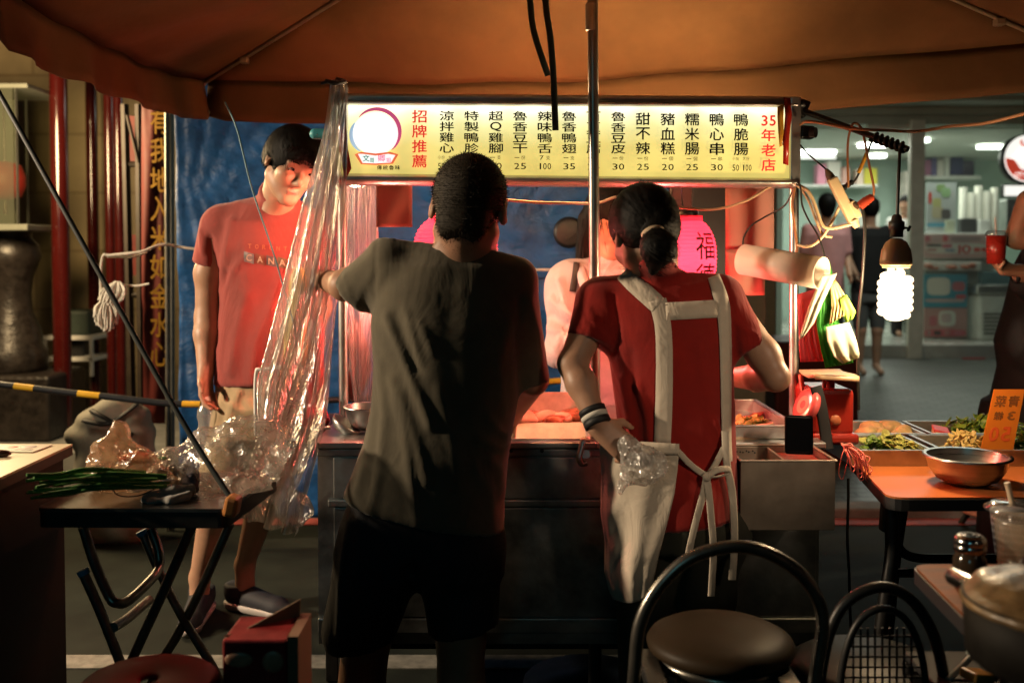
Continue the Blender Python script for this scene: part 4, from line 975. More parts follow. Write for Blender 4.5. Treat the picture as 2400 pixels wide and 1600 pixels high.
mb = MB(); mb.sphere(c, .028, 20); part('bulb', mb, M['pinkbulb'], t); mb = MB(); mb.lathe([(.018, .022), (.018, .05), (.012, .07), (0, .07)], c, 14); mb.tube([c + Vector((0, 0, .07)), c + Vector((0, 0, .2))], .003, 6); part('socket', mb, M['blackp'], t)
mb = MB(); mb.lathe([(.075, -.002), (.06, .03), (.03, .055), (.018, .06)], c, 24); o = part('shade', mb, M['blackm'], t); solidify(o, .002)  # added dome, keeps this bulb's light off the canopy

# pink papers hanging below the sign
M['pinkpaper'] = cloth_through('pink_paper', (.6, .3, .24), (.6, .25, .2), fac=.35, var=.08, vscale=3, bump=.08, bscale=10, rough=.75)
def sheet_paper(rect, Y, lab, wob=.006, tilt=0):
    x0, y0, x1, y1 = rect; mb = MB()
    mb.grid([[at(x0 + (x1 - x0) * i / 8 + tilt * j / 8, y0 + (y1 - y0) * j / 8, Y + wob * math.sin(i * .8 + j * .5)) for i in range(9)] for j in range(9)])
    o = solo('paper_notice', mb, M['pinkpaper'], lab, 'notice', 'pink paper notices under the menu sign'); solidify(o, .0006); return o
sheet_paper((882, 428, 966, 532), 2.98, 'blank pink paper notice to the left of the older man')
sheet_paper((1700, 434, 1814, 588), 3.12, 'upper pink paper notice hanging right of the lettered lantern', .004)
sheet_paper((1700, 584, 1793, 692), 3.08, 'lower pink paper notice hanging right of the lettered lantern', .008)
# wire slung along under the sign
M['wire'] = mat('beige_wire', (.5, .35, .2), rough=.5, var=.1)
mb = MB(); mb.tube(pxline([(1160, 466, 2.95), (1250, 474, 2.95), (1330, 476, 2.93), (1400, 476, 2.9), (1450, 461, 2.88), (1520, 470, 2.9), (1600, 487, 2.95), (1680, 490, 2.95), (1750, 470, 2.92), (1800, 440, 2.9), (1840, 424, 2.88), (1868, 434, 2.87), (1895, 470, 2.86), (1925, 545, 2.84), (1950, 556, 2.84)], 8), .0038, 8)
solo('slack_wire', mb, M['wire'], 'beige twin wire looping below the menu sign', 'wire')

# ------------------------------------------------------------------ food on the cart
def open_pan(rect, Y0, Y1, z0, h, lab, m, th=.004, flare=0.0, group=None, name='food_pan', rim=.012):
    xa, xb = rect; t = thing(name, lab, 'pan', ((xa + xb) / 2, (Y0 + Y1) / 2, z0), group)
    mb = MB(); mb.bb(xa, xb, Y0, Y0 + th, z0 + th, z0 + h); mb.bb(xa, xb, Y1 - th, Y1, z0 + th, z0 + h); mb.bb(xa, xa + th, Y0 + th, Y1 - th, z0 + th, z0 + h); mb.bb(xb - th, xb, Y0 + th, Y1 - th, z0 + th, z0 + h); mb.bb(xa, xb, Y0, Y1, z0, z0 + th)
    part('body', mb, m, t)
    mb = MB(); r_ = rim
    mb.bb(xa - r_, xb + r_, Y0 - r_, Y0 + .001, z0 + h, z0 + h + .003, .001); mb.bb(xa - r_, xb + r_, Y1 - .001, Y1 + r_, z0 + h, z0 + h + .003, .001); mb.bb(xa - r_, xa + .001, Y0 + .0015, Y1 - .0015, z0 + h, z0 + h + .003, .001); mb.bb(xb - .001, xb + r_, Y0 + .0015, Y1 - .0015, z0 + h, z0 + h + .003, .001)
    part('rim', mb, m, t); return t
M['pansteel'] = mat('pan_steel', (.55, .53, .5), rough=.42, metal=1, var=.25, vscale=12, bump=.12, bscale=50)
t = thing('food_trough', 'deep steel trough between the two cooks with a raised meat tray behind it', 'trough', ((TXa + TXb) / 2, 2.9, .62))
mb = MB(); mb.bb(TXa, TXb, TYa - .004, TYa, .62, CT + .004); mb.bb(TXa, TXa + .004, TYa, TYb, .62, CT + .003); mb.bb(TXb - .004, TXb, TYa, TYb, .62, CT + .003); mb.bb(TXa + .004, TXb - .004, TYa, TYb, .615, .62); part('body', mb, M['pansteel'], t)
mb = MB(); mb.poly([(TXa + .004, 2.90, .62), (TXb - .004, 2.90, .62), (TXb - .004, TYb, .772), (TXa + .004, TYb, .772)], (0, .004, 0)); part('back_wall', mb, mat('greasy_steel', (.5, .42, .34), rough=.5, metal=.35, var=.25, vscale=14, bump=.15, bscale=40), t)
mb = MB(); mb.bb(TXa, TXb, TYb + .004, TYb + .235, .762, .768); mb.bb(TXa, TXb, TYb + .228, TYb + .235, .768, .835); mb.bb(TXb - .005, TXb, TYb + .004, TYb + .228, .768, .82); part('meat_tray', mb, MATS['greasy_steel'], t)
def lump(c, r_, m, lab, cat, group, name, n=4, seed=0, h=.007):
    rg = random.Random(seed); s = Sdf()
    for q in range(n): s.ell(Vector(c) + Vector((rg.uniform(-1, 1) * r_[0] * .6, rg.uniform(-1, 1) * r_[1] * .6, rg.uniform(-.3, .5) * r_[2])), (r_[0] * rg.uniform(.5, .8), r_[1] * rg.uniform(.5, .8), r_[2] * rg.uniform(.6, 1)), Matrix.Rotation(rg.uniform(0, 3), 3, 'Z'), k=r_[2] * .5)
    V, F = s.mesh(h); o = link_mesh(name, V, F, m, None, True, loc=tuple(c)); return tag(o, lab, cat, group)
M['meat'] = mat('braised_meat', (.34, .1, .05), rough=.3, var=.5, vscale=30, bump=.3, bscale=60, sss=.1); M['pale'] = mat('pale_meat', (.62, .36, .25), rough=.35, var=.3, vscale=26, bump=.2, bscale=50, sss=.1)
labs = ['pale long piece of meat beside the cook’s hand', 'dark red strip of braised meat at the pan back', 'round pale meat piece in the middle of the pan', 'pinkish heap of sliced meat right of the pale round piece', 'braised meat heap by the right pan wall', 'small brown meat piece at the front of the pan', 'braised meat heap behind the older man']
for i, (px, py, Y, r_, mm) in enumerate(((1222, 984, 3.1, (.06, .03, .022), 'pale'), (1240, 970, 3.2, (.065, .03, .016), 'meat'), (1275, 982, 3.12, (.045, .035, .022), 'pale'), (1312, 980, 3.14, (.05, .04, .02), 'pale'), (1352, 978, 3.15, (.055, .05, .022), 'meat'), (1300, 986, 3.09, (.05, .02, .014), 'meat'), (1150, 980, 3.15, (.06, .06, .022), 'meat'))):
    lump(at(px, py, Y), r_, M[mm], labs[i].replace('’', "'").replace("cook's", 'older man'), 'meat', 'braised meat on the cart', 'meat_piece', seed=i)
pa, pbx = at(1712, 1000, 2.76).x, at(1856, 1000, 2.76).x
open_pan((pa - .05, pbx), 2.735, 3.2, CT + .003, .035, 'steel food pan of cut cabbage behind the money box', M['pansteel'], group='steel food pans on the cart')
M['cabbage'] = mat('cabbage', (.42, .4, .1), rough=.5, var=.5, vscale=20, bump=.2, sss=.1); M['radish'] = mat('radish', (.66, .58, .38), rough=.45, var=.1, sss=.1)
M['leafg'] = mat('greens', (.12, .2, .02), rough=.45, var=.6, vscale=22); M['tofu'] = mat('fried_tofu', (.5, .34, .15), rough=.6, var=.3, vscale=26, bump=.2)
def leaf_pile(name, c, ext, n, m, lab, cat, group, size=.02, seed=1, long=2.2):
    rg = random.Random(seed); mb = MB()
    for i in range(n):
        u = Vector((rg.gauss(0, .45) * ext[0], rg.gauss(0, .45) * ext[1], 0)); u.x = max(-ext[0], min(ext[0], u.x)); u.y = max(-ext[1], min(ext[1], u.y))
        u.z = ext[2] * rg.random() * max(.15, 1 - (abs(u.x / ext[0]) ** 2 + abs(u.y / ext[1]) ** 2) * .5)
        p = Vector(c) + u; Mx = Euler((rg.uniform(-.9, .9), rg.uniform(-.9, .9), rg.uniform(0, 6.3))).to_matrix(); L_ = size * rg.uniform(.6, 1.3) * long; w = size * rg.uniform(.5, 1)
        rows = []
        for j in range(5):
            t_ = j / 4; ww = w * math.sin(PI * (.12 + .8 * t_)); zc = .35 * L_ * (t_ - .5) ** 2 * rg.choice((1, 1, -1))
            rows.append([p + Mx @ Vector((L_ * (t_ - .5), k * ww, zc + .25 * ww * abs(k) * (1 + .5 * math.sin(7 * t_ + k)))) for k in (-1, -.4, .4, 1)])
        mb.grid(rows)
    o = solo(name, mb, m, lab, cat, group); solidify(o, .0015); return o
leaf_pile('cut_cabbage', at(1760, 1012, 2.9) + Vector((0, 0, -.015)), (.075, .07, .06), 150, M['cabbage'], 'heap of yellow green cut cabbage in the cart pan', 'cabbage', None, .014, 3, 2.0)
mb = MB(); mb.cyl(at(1716, 1010, 2.84), at(1812, 996, 2.86), .009, n=12); solo('radish_stick', mb, M['radish'], 'pale radish stick lying across the cut cabbage', 'radish')
mb = MB(); mb.box(at(1758, 1034, 2.76) + Vector((0, 0, .012)), (.15, .05, .014), (0, 0, .05), .005); solo('radish_slab', mb, M['radish'], 'flat pale slab at the front of the cabbage pan', 'radish')
for k, (a, b) in enumerate((((1728, 992), (1790, 972)), ((1745, 980), (1802, 985)))):
    mb = MB(); mb.tube(pxline([(*a, 3.02), ((a[0] + b[0]) / 2, (a[1] + b[1]) / 2 - 4, 3.04), (*b, 3.06)], 5), [.008] * 6 + [.011] * 5, 8); solo('sausage', mb, M['meat'], ['brown sausage rising towards the back of the cabbage pan', 'brown sausage lying level at the back of the cabbage pan'][k], 'sausage')
mb = MB(); p = at(1712, 1020, 2.86); mb.lathe([(.0, 0), (.03, .004), (.045, .03), (.05, .06), (.047, .06), (.04, .03), (.025, .008), (0, .006)], Vector((p.x - .035, p.y, CT + .01)), 24, Matrix.Rotation(R(-15), 3, 'Y')); solo('pink_bowl', mb, mat('pink_plastic', (.7, .2, .16), rough=.35, sss=.1), 'pink plastic bowl beside the apron strap', 'bowl')
# steel bowl and ladle at the left
def bowl(c, r_, h_, m, lab, name='steel_bowl', group=None, thick=.003):
    prof = [(0, 0), (r_ * .45, 0), (r_ * .72, h_ * .2), (r_ * .9, h_ * .55), (r_ * .97, h_ * .95), (r_ * 1.05, h_), (r_ * 1.05, h_ + .004), (r_ * .95, h_ + .003), (r_ * .87, h_ * .6), (r_ * .68, h_ * .24), (r_ * .4, thick * 1.5), (0, thick * 1.5)]
    t = thing(name, lab, 'bowl', c, group); mb = MB(); mb.lathe(prof[:6], c, 40); part('body', mb, m, t); mb = MB(); mb.lathe(prof[5:8], c, 40); part('rim', mb, m, t); mb = MB(); mb.lathe(prof[7:], c, 40); part('inside', mb, m, t); return t
p = at(865, 1020, 2.86); p.z = CT + .006; bowl(p, .07, .065, M['steel'], 'small steel bowl on the left of the cart')
mb = MB(); p = at(800, 1020, 2.84); p.z = CT + .004; mb.lathe([(0, 0), (.03, .003), (.042, .016), (.045, .03), (.042, .029), (.03, .01), (0, .006)], p, 24, Matrix.Rotation(R(35), 3, 'Y')); mb.tube([p + Vector((-.03, 0, .01)), p + Vector((-.09, -.01, .012)), p + Vector((-.14, -.02, .018))], .006, 8, flat=.5)
solo('scoop', mb, M['steel'], 'steel scoop lying at the foot of the left post', 'scoop')
mb = MB(); pb(mb, 790, 1024, 905, 1032, 2.78, .25, .002); solo('steel_tray', mb, M['steel'], 'flat steel tray under the small bowl at the left', 'tray')
# goods behind the plastic
M['redplast'] = mat('red_bag_plastic', (.5, .02, .03), rough=.3, sss=.1, var=.2, bump=.4, bscale=14); M['yellplast'] = mat('yellow_bag_plastic', (.6, .42, .04), rough=.35, var=.2, bump=.4, bscale=14)
def saggy(name, pts, m, lab, cat, group=None, h=.009, k=.03, seed=0, amp=.006):
    s = Sdf()
    for (px, py, Y, a, b, c_) in pts: s.ell(at(px, py, Y), (a, b, c_), k=k)
    V, F = s.mesh(h); N = s.grad(V); V = ripple(V, N, amp, seed, (30, 30, 12)); c = V.mean(0); c[2] = V[:, 2].min()
    o = link_mesh(name, V, F, m, None, True, loc=tuple(c)); return tag(o, lab, cat, group)
saggy('red_bag', [(742, 800, 3.05, .025, .025, .09), (738, 900, 3.05, .032, .03, .09), (735, 980, 3.04, .045, .04, .035)], M['redplast'], 'slim red plastic bag hanging behind the clear sheet', 'bag')
saggy('yellow_bag', [(700, 690, 3.1, .03, .02, .09), (692, 800, 3.1, .035, .025, .1), (700, 850, 3.1, .03, .025, .06)], M['yellplast'], 'yellow plastic bag hanging behind the clear sheet', 'bag')
saggy('red_bag', [(748, 985, 2.95, .03, .03, .02), (725, 1000, 2.95, .03, .03, .02)], mat('pink_bag', (.6, .1, .14), rough=.35, bump=.4, bscale=14), 'crumpled pink bag on the cart end behind the sheet', 'bag', seed=3)
t = thing('side_rack', 'white wire rack on the left end of the cart behind the sheet', 'rack', at(660, 1020, 3.0))
mb = MB(); mb.tube(pxline([(600, 1020, 2.95), (600, 880, 2.95), (618, 866, 2.95), (690, 858, 2.95), (712, 870, 2.95), (716, 1020, 2.95)], 5), .006, 8); part('frame', mb, M['white'], t)
mb = MB(); a = at(600, 1024, 2.8); mb.bb(at(598, 0, 2.8).x, xl + .01, 2.74, 3.2, CT - .02, CT - .002, .003); part('shelf', mb, M['blackm'], t)
for k, (px, py, r_) in enumerate(((668, 970, 30), (700, 930, 20))):
    mb = MB(); p = at(px, py, 2.9); rr_ = r_ * S(2.9)
    rows = [(rr_ * q, 0) for q in (.25, .45, .62, .78, 1)]
    for q in (.28, .46, .64, .82, 1.0): mb.lathe([(rr_ * q - .002, -.05), (rr_ * q, -.052), (rr_ * q, .05), (rr_ * q - .002, .052)], p, 24, Matrix.Rotation(R(82), 3, 'X'))
    solo('bag_roll', mb, film('bag_roll_film', gloss=.2, haze=.45, bump=.3, bscale=40), ['large clear roll of bags on the cart end rack', 'small clear roll of bags above the large one'][k], 'roll')
saggy('braised_goods', [(640, 910, 3.05, .03, .03, .03), (690, 905, 3.05, .035, .03, .03), (665, 935, 3.05, .05, .03, .03), (650, 985, 3.03, .05, .03, .04)], M['meat'], 'dark red braised goods behind the white wire rack', 'food', seed=5)
saggy('dark_goods', [(830, 790, 3.2, .03, .02, .06), (845, 850, 3.2, .035, .025, .08), (828, 900, 3.2, .03, .02, .06)], mat('dark_sauce_bag', (.05, .012, .008), rough=.25, var=.7, vscale=26, bump=.5, bscale=20), 'dark bags of sauce hanging behind the left post', 'bag', seed=6)
# ================================================================== PEOPLE
M['skin'] = mat('skin', (.42, .235, .15), rough=.48, var=.1, vscale=18, bump=.06, bscale=160, sss=.12)
M['skin2'] = mat('skin_tanned', (.34, .18, .11), rough=.5, var=.12, vscale=16, bump=.08, bscale=140, sss=.1)
M['lip'] = mat('lip', (.34, .14, .10), rough=.4); M['eyew'] = mat('eye_white', (.5, .46, .42), rough=.25); M['eyed'] = mat('eye_dark', (.008, .005, .004), rough=.15)
M['hair'] = mat('black_hair', (.004, .0035, .003), rough=.6, spec=.14, bump=.4, bscale=60, stretch=(1, 1, .2))
M['hairgrey'] = mat('short_dark_hair', (.024, .019, .013), rough=.7, spec=.2)
def RX(a): return Matrix.Rotation(R(a), 3, 'X')
def RY(a): return Matrix.Rotation(R(a), 3, 'Y')
def RZ(a): return Matrix.Rotation(R(a), 3, 'Z')
FRONT = Matrix(((-1, 0, 0), (0, -1, 0), (0, 0, 1)))
class Head:
    def __init__(s, c, Mx, sc=1.0): s.c = Vector(c); s.M = Mx; s.sc = sc
    def P(s, x, y, z): return s.c + s.M @ (Vector((x, y, z)) * s.sc)
    def L(s, V): return (np.asarray(V) - np.array(s.c)) @ np.array(s.M) / s.sc
    def add(s, d, ears=True):
        q = s.sc
        E = lambda x, y, z, r, k=.02, op='u', mm=None: d.ell(s.P(x, y, z), tuple(t * q for t in r), s.M @ mm if mm is not None else s.M, k, op)
        Cn = lambda a, b, ra, rb, k=.015: d.cone(s.P(*a), s.P(*b), ra * q, rb * q, k)
        E(0, -.012, .035, (.073, .092, .082)); E(0, .03, -.03, (.058, .060, .078), .03)
        for sg in (-1, 1):
            Cn((sg * .049, .0, -.048), (sg * .010, .068, -.092), .021, .017, .03); E(sg * .038, .066, -.018, (.024, .022, .022), .03)
            Cn((sg * .042, .074, .027), (sg * .012, .088, .022), .010, .010, .02)
            E(sg * .031, .094, .008, (.017, .011, .010), .012, 's')
            Cn((sg * .044, .073, .011), (sg * .018, .083, .010), .0075, .0075, .008); E(sg * .0095, .096, -.034, (.0072, .009, .0072), .008)
            if ears: E(sg * .078, -.006, .004, (.009, .020, .031), .008, 'u', RZ(sg * -22)); E(sg * .084, .001, .008, (.007, .010, .017), .006, 's', RZ(sg * -22))
        Cn((0, .086, .012), (0, .109, -.028), .0068, .0102, .012); E(0, .074, -.092, (.022, .018, .017), .02)
        Cn((-.016, .086, -.0615), (.016, .086, -.0615), .0055, .0055, .008); Cn((-.013, .0855, -.0705), (.013, .0855, -.0705), .0062, .0062, .008)
        return d
    def skull_hair(s, d, grow=.010, k=.02):
        q = s.sc; d.ell(s.P(0, -.012, .035), tuple((t + grow) * q for t in (.073, .092, .082)), s.M, k); return d
def fingers(d, wrist, dirv, nrm, side, L_=.17, curl=.5, spread=.16, w=.0085):
    """palm, four fingers and a thumb; nrm points out of the palm, side points to the thumb"""
    f = Vector(dirv).normalized(); n_ = Vector(nrm); n_ = (n_ - f * n_.dot(f)).normalized(); s_ = f.cross(n_)
    if s_.dot(Vector(side)) < 0: s_ = -s_
    k = L_ / .18; wr = Vector(wrist)
    for t_ in (-.026, -.009, .009, .026): d.cone(wr + s_ * t_ * .6 * k, wr + f * .082 * k + s_ * t_ * k, .017 * k, .0125 * k, .012)
    for i, (t_, ln) in enumerate(((.029, .066), (.0105, .075), (-.009, .070), (-.027, .054))):
        b_ = wr + f * .086 * k + s_ * t_ * k; a = curl * (.8 + .12 * i); dv = (f * math.cos(a) + n_ * math.sin(a) + s_ * t_ * spread * 20).normalized()
        m_ = b_ + dv * ln * .5 * k; a2 = a * 2.1; dv2 = (f * math.cos(a2) + n_ * math.sin(a2) + s_ * t_ * spread * 10).normalized(); e_ = m_ + dv2 * ln * .5 * k
        d.cone(b_, m_, w * 1.05 * k, w * k, .004); d.cone(m_, e_, w * k, w * .8 * k, .003)
    b_ = wr + f * .022 * k + s_ * .026 * k; m_ = b_ + (f * .6 + s_ * .75 + n_ * .35) * .036 * k; e_ = m_ + (f * .85 + s_ * .25 + n_ * .45) * .034 * k
    d.cone(b_, m_, .013 * k, .0105 * k, .012); d.cone(m_, e_, .0105 * k, .008 * k, .004); return d
def rows_px(rows, Y): return [(at(1200, y, Yc).z, (at(l, y, Yc).x + at(r, y, Yc).x) / 2, (at(r, y, Yc).x - at(l, y, Yc).x) / 2, Yc, dp) for (y, l, r, dp, Yc) in [(a, b, c, e, (f if f else Y)) for (a, b, c, e, f) in [tuple(x) + (None,) * (5 - len(x)) for x in rows]]]
def strands(V, F, N, field, n, length, w, rg, lift=.15, jit=.25, drop=0.):
    """thin hair ribbons rooted on a surface, combed along field(p)"""
    mb = MB(); idx = rg.integers(0, len(F), n)
    for i in idx:
        f = F[i]; c = V[list(f)].mean(0); nn = N[f[0]]; d = field(c, nn) + rg.normal(size=3) * jit; d = d / max(np.linalg.norm(d), 1e-6)
        d = d + nn * lift; s_ = np.cross(d, nn); ln = np.linalg.norm(s_)
        if ln < 1e-6: continue
        s_ = s_ / ln * w; L_ = length * rg.uniform(.6, 1.3); m_ = c + d * L_ * .5 + nn * (.001 - drop * L_ * L_ / 4); e = c + d * L_ - nn * drop * L_ * L_
        mb.add([c - s_, c + s_, m_ + s_ * .8, m_ - s_ * .8, e], [(0, 1, 2, 3), (3, 2, 4)], True)
    return mb
def clothes(name, d, m, par, h, fold_lines=(), Y=None, amp=.002, seed=0, f=(9, 9, 4), post=None):
    V, F = d.mesh(h); N = d.grad(V)
    if amp: V = ripple(V, N, amp, seed, f)
    if fold_lines: V = folds(V, N, Y, fold_lines)
    if post: V = post(V, N)
    o = link_mesh(name, V, F, m, par, True); return o, V, F
def bvh(V, F): return BVHTree.FromPolygons([tuple(v) for v in V], [tuple(int(i) for i in f) for f in F])
def ribbon_on(bv, pts, w_px, off=.004, fallback=2.45, th=.0025, n=6):
    """a flat band laid on a surface along photo points"""
    P = [(p.x, p.y) for p in spline([Vector((x, y, 0)) for x, y in pts], n)]
    ws = w_px if isinstance(w_px, (list, tuple)) else [w_px] * 2
    rows = []; lastY = None
    for i, (x, y) in enumerate(P):
        a = Vector(P[min(i + 1, len(P) - 1)]) - Vector(P[max(i - 1, 0)]); a.normalize(); q = Vector((-a.y, a.x)); w = np.interp(i / (len(P) - 1), np.linspace(0, 1, len(ws)), ws) * (1 + .02 * math.sin(i * 1.3) + .012 * math.sin(i * 2.9))
        r_ = []
        for k in (-.5, -.17, .17, .5):
            X, Y = x + q.x * w * k, y + q.y * w * k; h = on_surface(bv, X, Y, off)
            if h is None or h.y > fallback + .2: h = at(X, Y, lastY or fallback)
            lastY = h.y; r_.append(h)
        rows.append(r_)
    for _ in range(3): rows = [rows[0]] + [[rows[i - 1][k] * .25 + rows[i][k] * .5 + rows[i + 1][k] * .25 for k in range(4)] for i in range(1, len(rows) - 1)] + [rows[-1]]
    mb = MB(); mb.grid(rows); return mb, th

# ------------------------------------------------------------------ older man in the olive shirt
YD = 2.55
man = thing('person', 'older man seen from behind in a loose dark olive T-shirt and black shorts', 'person', (at(1000, 0, YD).x, YD, 0))
hd = Head(at(1098, 497, 2.53), RY(5) @ RZ(-8) @ RX(-24), 1.17)
d = Sdf(); hd.add(d)
d.cone(hd.P(0, -.012, -.06), at(1085, 612, 2.55), .056, .076, .03)
d.loft(rows_px([(580, 970, 1150, .06), (640, 905, 1215, .09), (760, 890, 1215, .105), (950, 890, 1195, .115), (1180, 850, 1165, .12), (1260, 850, 1165, .12)], YD), 2.2, .03)
d.cone(at(930, 615, YD), at(808, 668, 2.60), .052, .040, .03); d.cone(at(808, 668, 2.60), at(756, 656, 2.96), .040, .028, .015)
fingers(d, at(754, 656, 2.97), (-.2, 1, -.15), (.2, -.2, -1), (1, 0, 0), .17, .6)
d.cone(at(1205, 660, YD), at(1250, 890, 2.58), .050, .038, .03); d.cone(at(1250, 890, 2.58), at(1202, 970, 2.82), .038, .027, .015)
fingers(d, at(1201, 972, 2.83), (-.25, 1, -.45), (0, -.4, -1), (-1, 0, 0), .17, .5)
kn1, kn2 = at(852, 1560, 2.57), at(1080, 1580, 2.57)
d.cone(at(900, 1250, YD), kn1, .085, .058, .03); d.cone(at(1080, 1260, YD), kn2, .085, .06, .03)
an1 = Vector((kn1.x - .01, 2.60, .09)); an2 = Vector((kn2.x + .01, 2.60, .09))
for k_, a_ in ((kn1, an1), (kn2, an2)): d.cone(k_, k_.lerp(a_, .4) + Vector((0, .02, 0)) * -1, .056, .058, .02); d.cone(k_.lerp(a_, .4) - Vector((0, .02, 0)), a_, .058, .036, .02); d.cone(a_, a_ + Vector((0, .13, -.05)), .036, .03, .02)
V, F = d.mesh(.0075); Vbody = V; link_mesh('body', V, F, M['skin2'], man, True)
# cropped hair
h_ = Sdf(); hd.skull_hair(h_, .007)
h_.ell(hd.P(0, -.05, -.04), (.066, .046, .070), hd.M, .03)
h_.cut(hd.P(0, 0, -.097), hd.M @ Vector((0, -.2, -1))); h_.cut(hd.P(0, .055, .045), hd.M @ Vector((0, 1, -.35)))
for sg in (-1, 1): h_.ell(hd.P(sg * .085, .012, -.022), (.028, .040, .042), hd.M, .008, 's')
V, F = h_.mesh(.006); N = h_.grad(V); hair = link_mesh('hair', V, F, M['hairgrey'], man, True)
rg = np.random.default_rng(2); up_ = np.array(hd.M @ Vector((0, .5, -.5)))
Vn = N; vt = V
mbh = strands(vt, F, Vn, lambda c, nn: np.array(hd.M @ Vector((0, -.25, -.6))), 11000, .007, .0005, rg, .55, .35)
part('hair_strands', mbh, M['hairgrey'], hair)
Lb = hd.L(Vbody); pk = np.where((Lb[:, 1] < -.02) & (Lb[:, 2] < -.085) & (Lb[:, 2] > -.125) & (np.abs(Lb[:, 0]) < .06))[0]; nb = np.argsort(rg.random(len(pk)))
mb = MB()
for i_ in pk[nb][:1400]:
    if rg.random() < (-.085 - Lb[i_, 2]) / .045: continue
    c = Vbody[i_] + rg.normal(size=3) * .002; d_ = np.array(hd.M @ Vector((rg.normal() * .2, -.5, -.8))); s_ = np.array(hd.M @ Vector((1, 0, 0))) * .0005; mb.add([c - s_, c + s_, c + d_ * .006], [(0, 1, 2)])
part('nape_hair', mb, M['hairgrey'], hair)
# T-shirt
s = Sdf()
ax = (at(830, 690, 2.60) - at(920, 605, YD)); s.cone(at(918, 612, YD), at(838, 678, 2.59), .064, .062, .02).cut(at(829, 688, 2.60), ax)
ax = at(1252, 895, 2.58) - at(1208, 660, YD); s2_ = Sdf()
s.pr += [('c', np.array(at(1205, 665, YD), float), np.array(at(1252, 905, 2.58), float), .056, .043, .001, 'u')]
s.cut(at(1252, 896, 2.58), ax)
s.cone(at(1095, 590, 2.555), at(925, 596, YD), .058, .056, .03); s.cone(at(1095, 592, 2.555), at(1198, 648, YD), .058, .06, .03)
s.loft(rows_px([(590, 960, 1165, .075), (625, 905, 1222, .10), (680, 880, 1236, .118), (760, 872, 1234, .128), (850, 878, 1222, .13), (950, 872, 1212, .135), (1040, 852, 1196, .14), (1100, 830, 1188, .146), (1160, 806, 1183, .15), (1300, 786, 1180, .155)], YD), 2.15, .035)
s.cone(at(1092, 560, 2.54), at(1088, 600, 2.555), .062, .085, .02)
pa_, pb_ = at(795, 1158, YD), at(1178, 1240, YD); s.cut(pa_, Vector((pb_.z - pa_.z, 0, -(pb_.x - pa_.x))))
s.cut(at(1095, 572, 2.48), Vector((.12, .3, 1)))
fl = [([(915, 737), (949, 806), (980, 883), (1018, 975)], .011, .011), ([(938, 735), (960, 800), (985, 850)], -.010, .013), ([(995, 749), (1022, 812)], .006, .009), ([(962, 720), (985, 800), (995, 842)], .006, .008),
      ([(872, 745), (886, 883), (878, 1000), (850, 1130)], .010, .012), ([(899, 844), (913, 960), (900, 1100), (880, 1180)], .010, .011), ([(930, 880), (962, 990), (975, 1090), (990, 1190)], .009, .012), ([(949, 902), (985, 1000), (1010, 1100)], .007, .010),
      ([(1148, 960), (1168, 992), (1186, 1010)], .010, .009), ([(1125, 1005), (1160, 1030), (1188, 1040)], .011, .009), ([(1150, 1060), (1176, 1090), (1182, 1150)], .010, .012), ([(1120, 1070), (1150, 1130), (1160, 1230)], .007, .012), ([(1190, 760), (1170, 850), (1180, 960)], .007, .012),
      ([(888, 560), (886, 620), (884, 690)], -.004, .005), ([(905, 640), (880, 690), (862, 740)], .004, .009), ([(880, 640), (850, 680), (835, 730)], .004, .009), ([(1222, 690), (1212, 780), (1216, 890)], -.008, .008), ([(1240, 700), (1262, 780), (1270, 880)], .006, .010),
      ([(800, 1148), (900, 1170), (1050, 1194), (1170, 1228)], .003, .003), ([(806, 642), (822, 690), (846, 726)], .003, .003), ([(1095, 585), (1060, 680), (1060, 800), (1080, 950)], -.006, .03), ([(1040, 900), (1070, 1010), (1090, 1130)], .005, .014)]
fl = [(a_, b_ * .62, c_ * 1.15) for a_, b_, c_ in fl]
M['olive'] = mat('olive_cotton', (.098, .084, .057), wr=.22, rough=.9, var=.14, vscale=14, bump=.35, bscale=190, sheen=.25, spec=.2)
shirt, V, F = clothes('shirt', s, M['olive'], man, .0085, fl, YD, .003, 3, (7, 7, 2.5))
s = Sdf()
s.loft(rows_px([(1120, 830, 1172, .125), (1230, 815, 1165, .135), (1290, 800, 1168, .135), (1330, 815, 1160, .12)], YD), 2.2, .04)
s.cone(at(905, 1270, YD), at(840, 1478, 2.56), .115, .095, .05); s.cone(at(1075, 1275, YD), at(1088, 1528, 2.56), .112, .085, .05)
s.cut(at(960, 1492, YD), (.16, 0, -1))
M['blackshort'] = mat('black_shorts', (.010, .010, .013), wr=.35, rough=.8, var=.3, vscale=6, bump=.4, bscale=60)
clothes('shorts', s, M['blackshort'], man, .011, [([(835, 1200), (815, 1350), (810, 1460)], .012, .014), ([(860, 1190), (850, 1330), (870, 1460)], .01, .016), ([(975, 1300), (970, 1480)], -.02, .018)], YD, .004, 5)
for a_ in (an1, an2):
    q = Sdf(); q.cone(a_ + Vector((0, .0, -.04)), a_ + Vector((0, .16, -.055)), .05, .042, .02); q.cut((0, 0, 0.004), (0, 0, -1)); V, F = q.mesh(.01); link_mesh('shoe', V, F, M['rubber'], man, True)

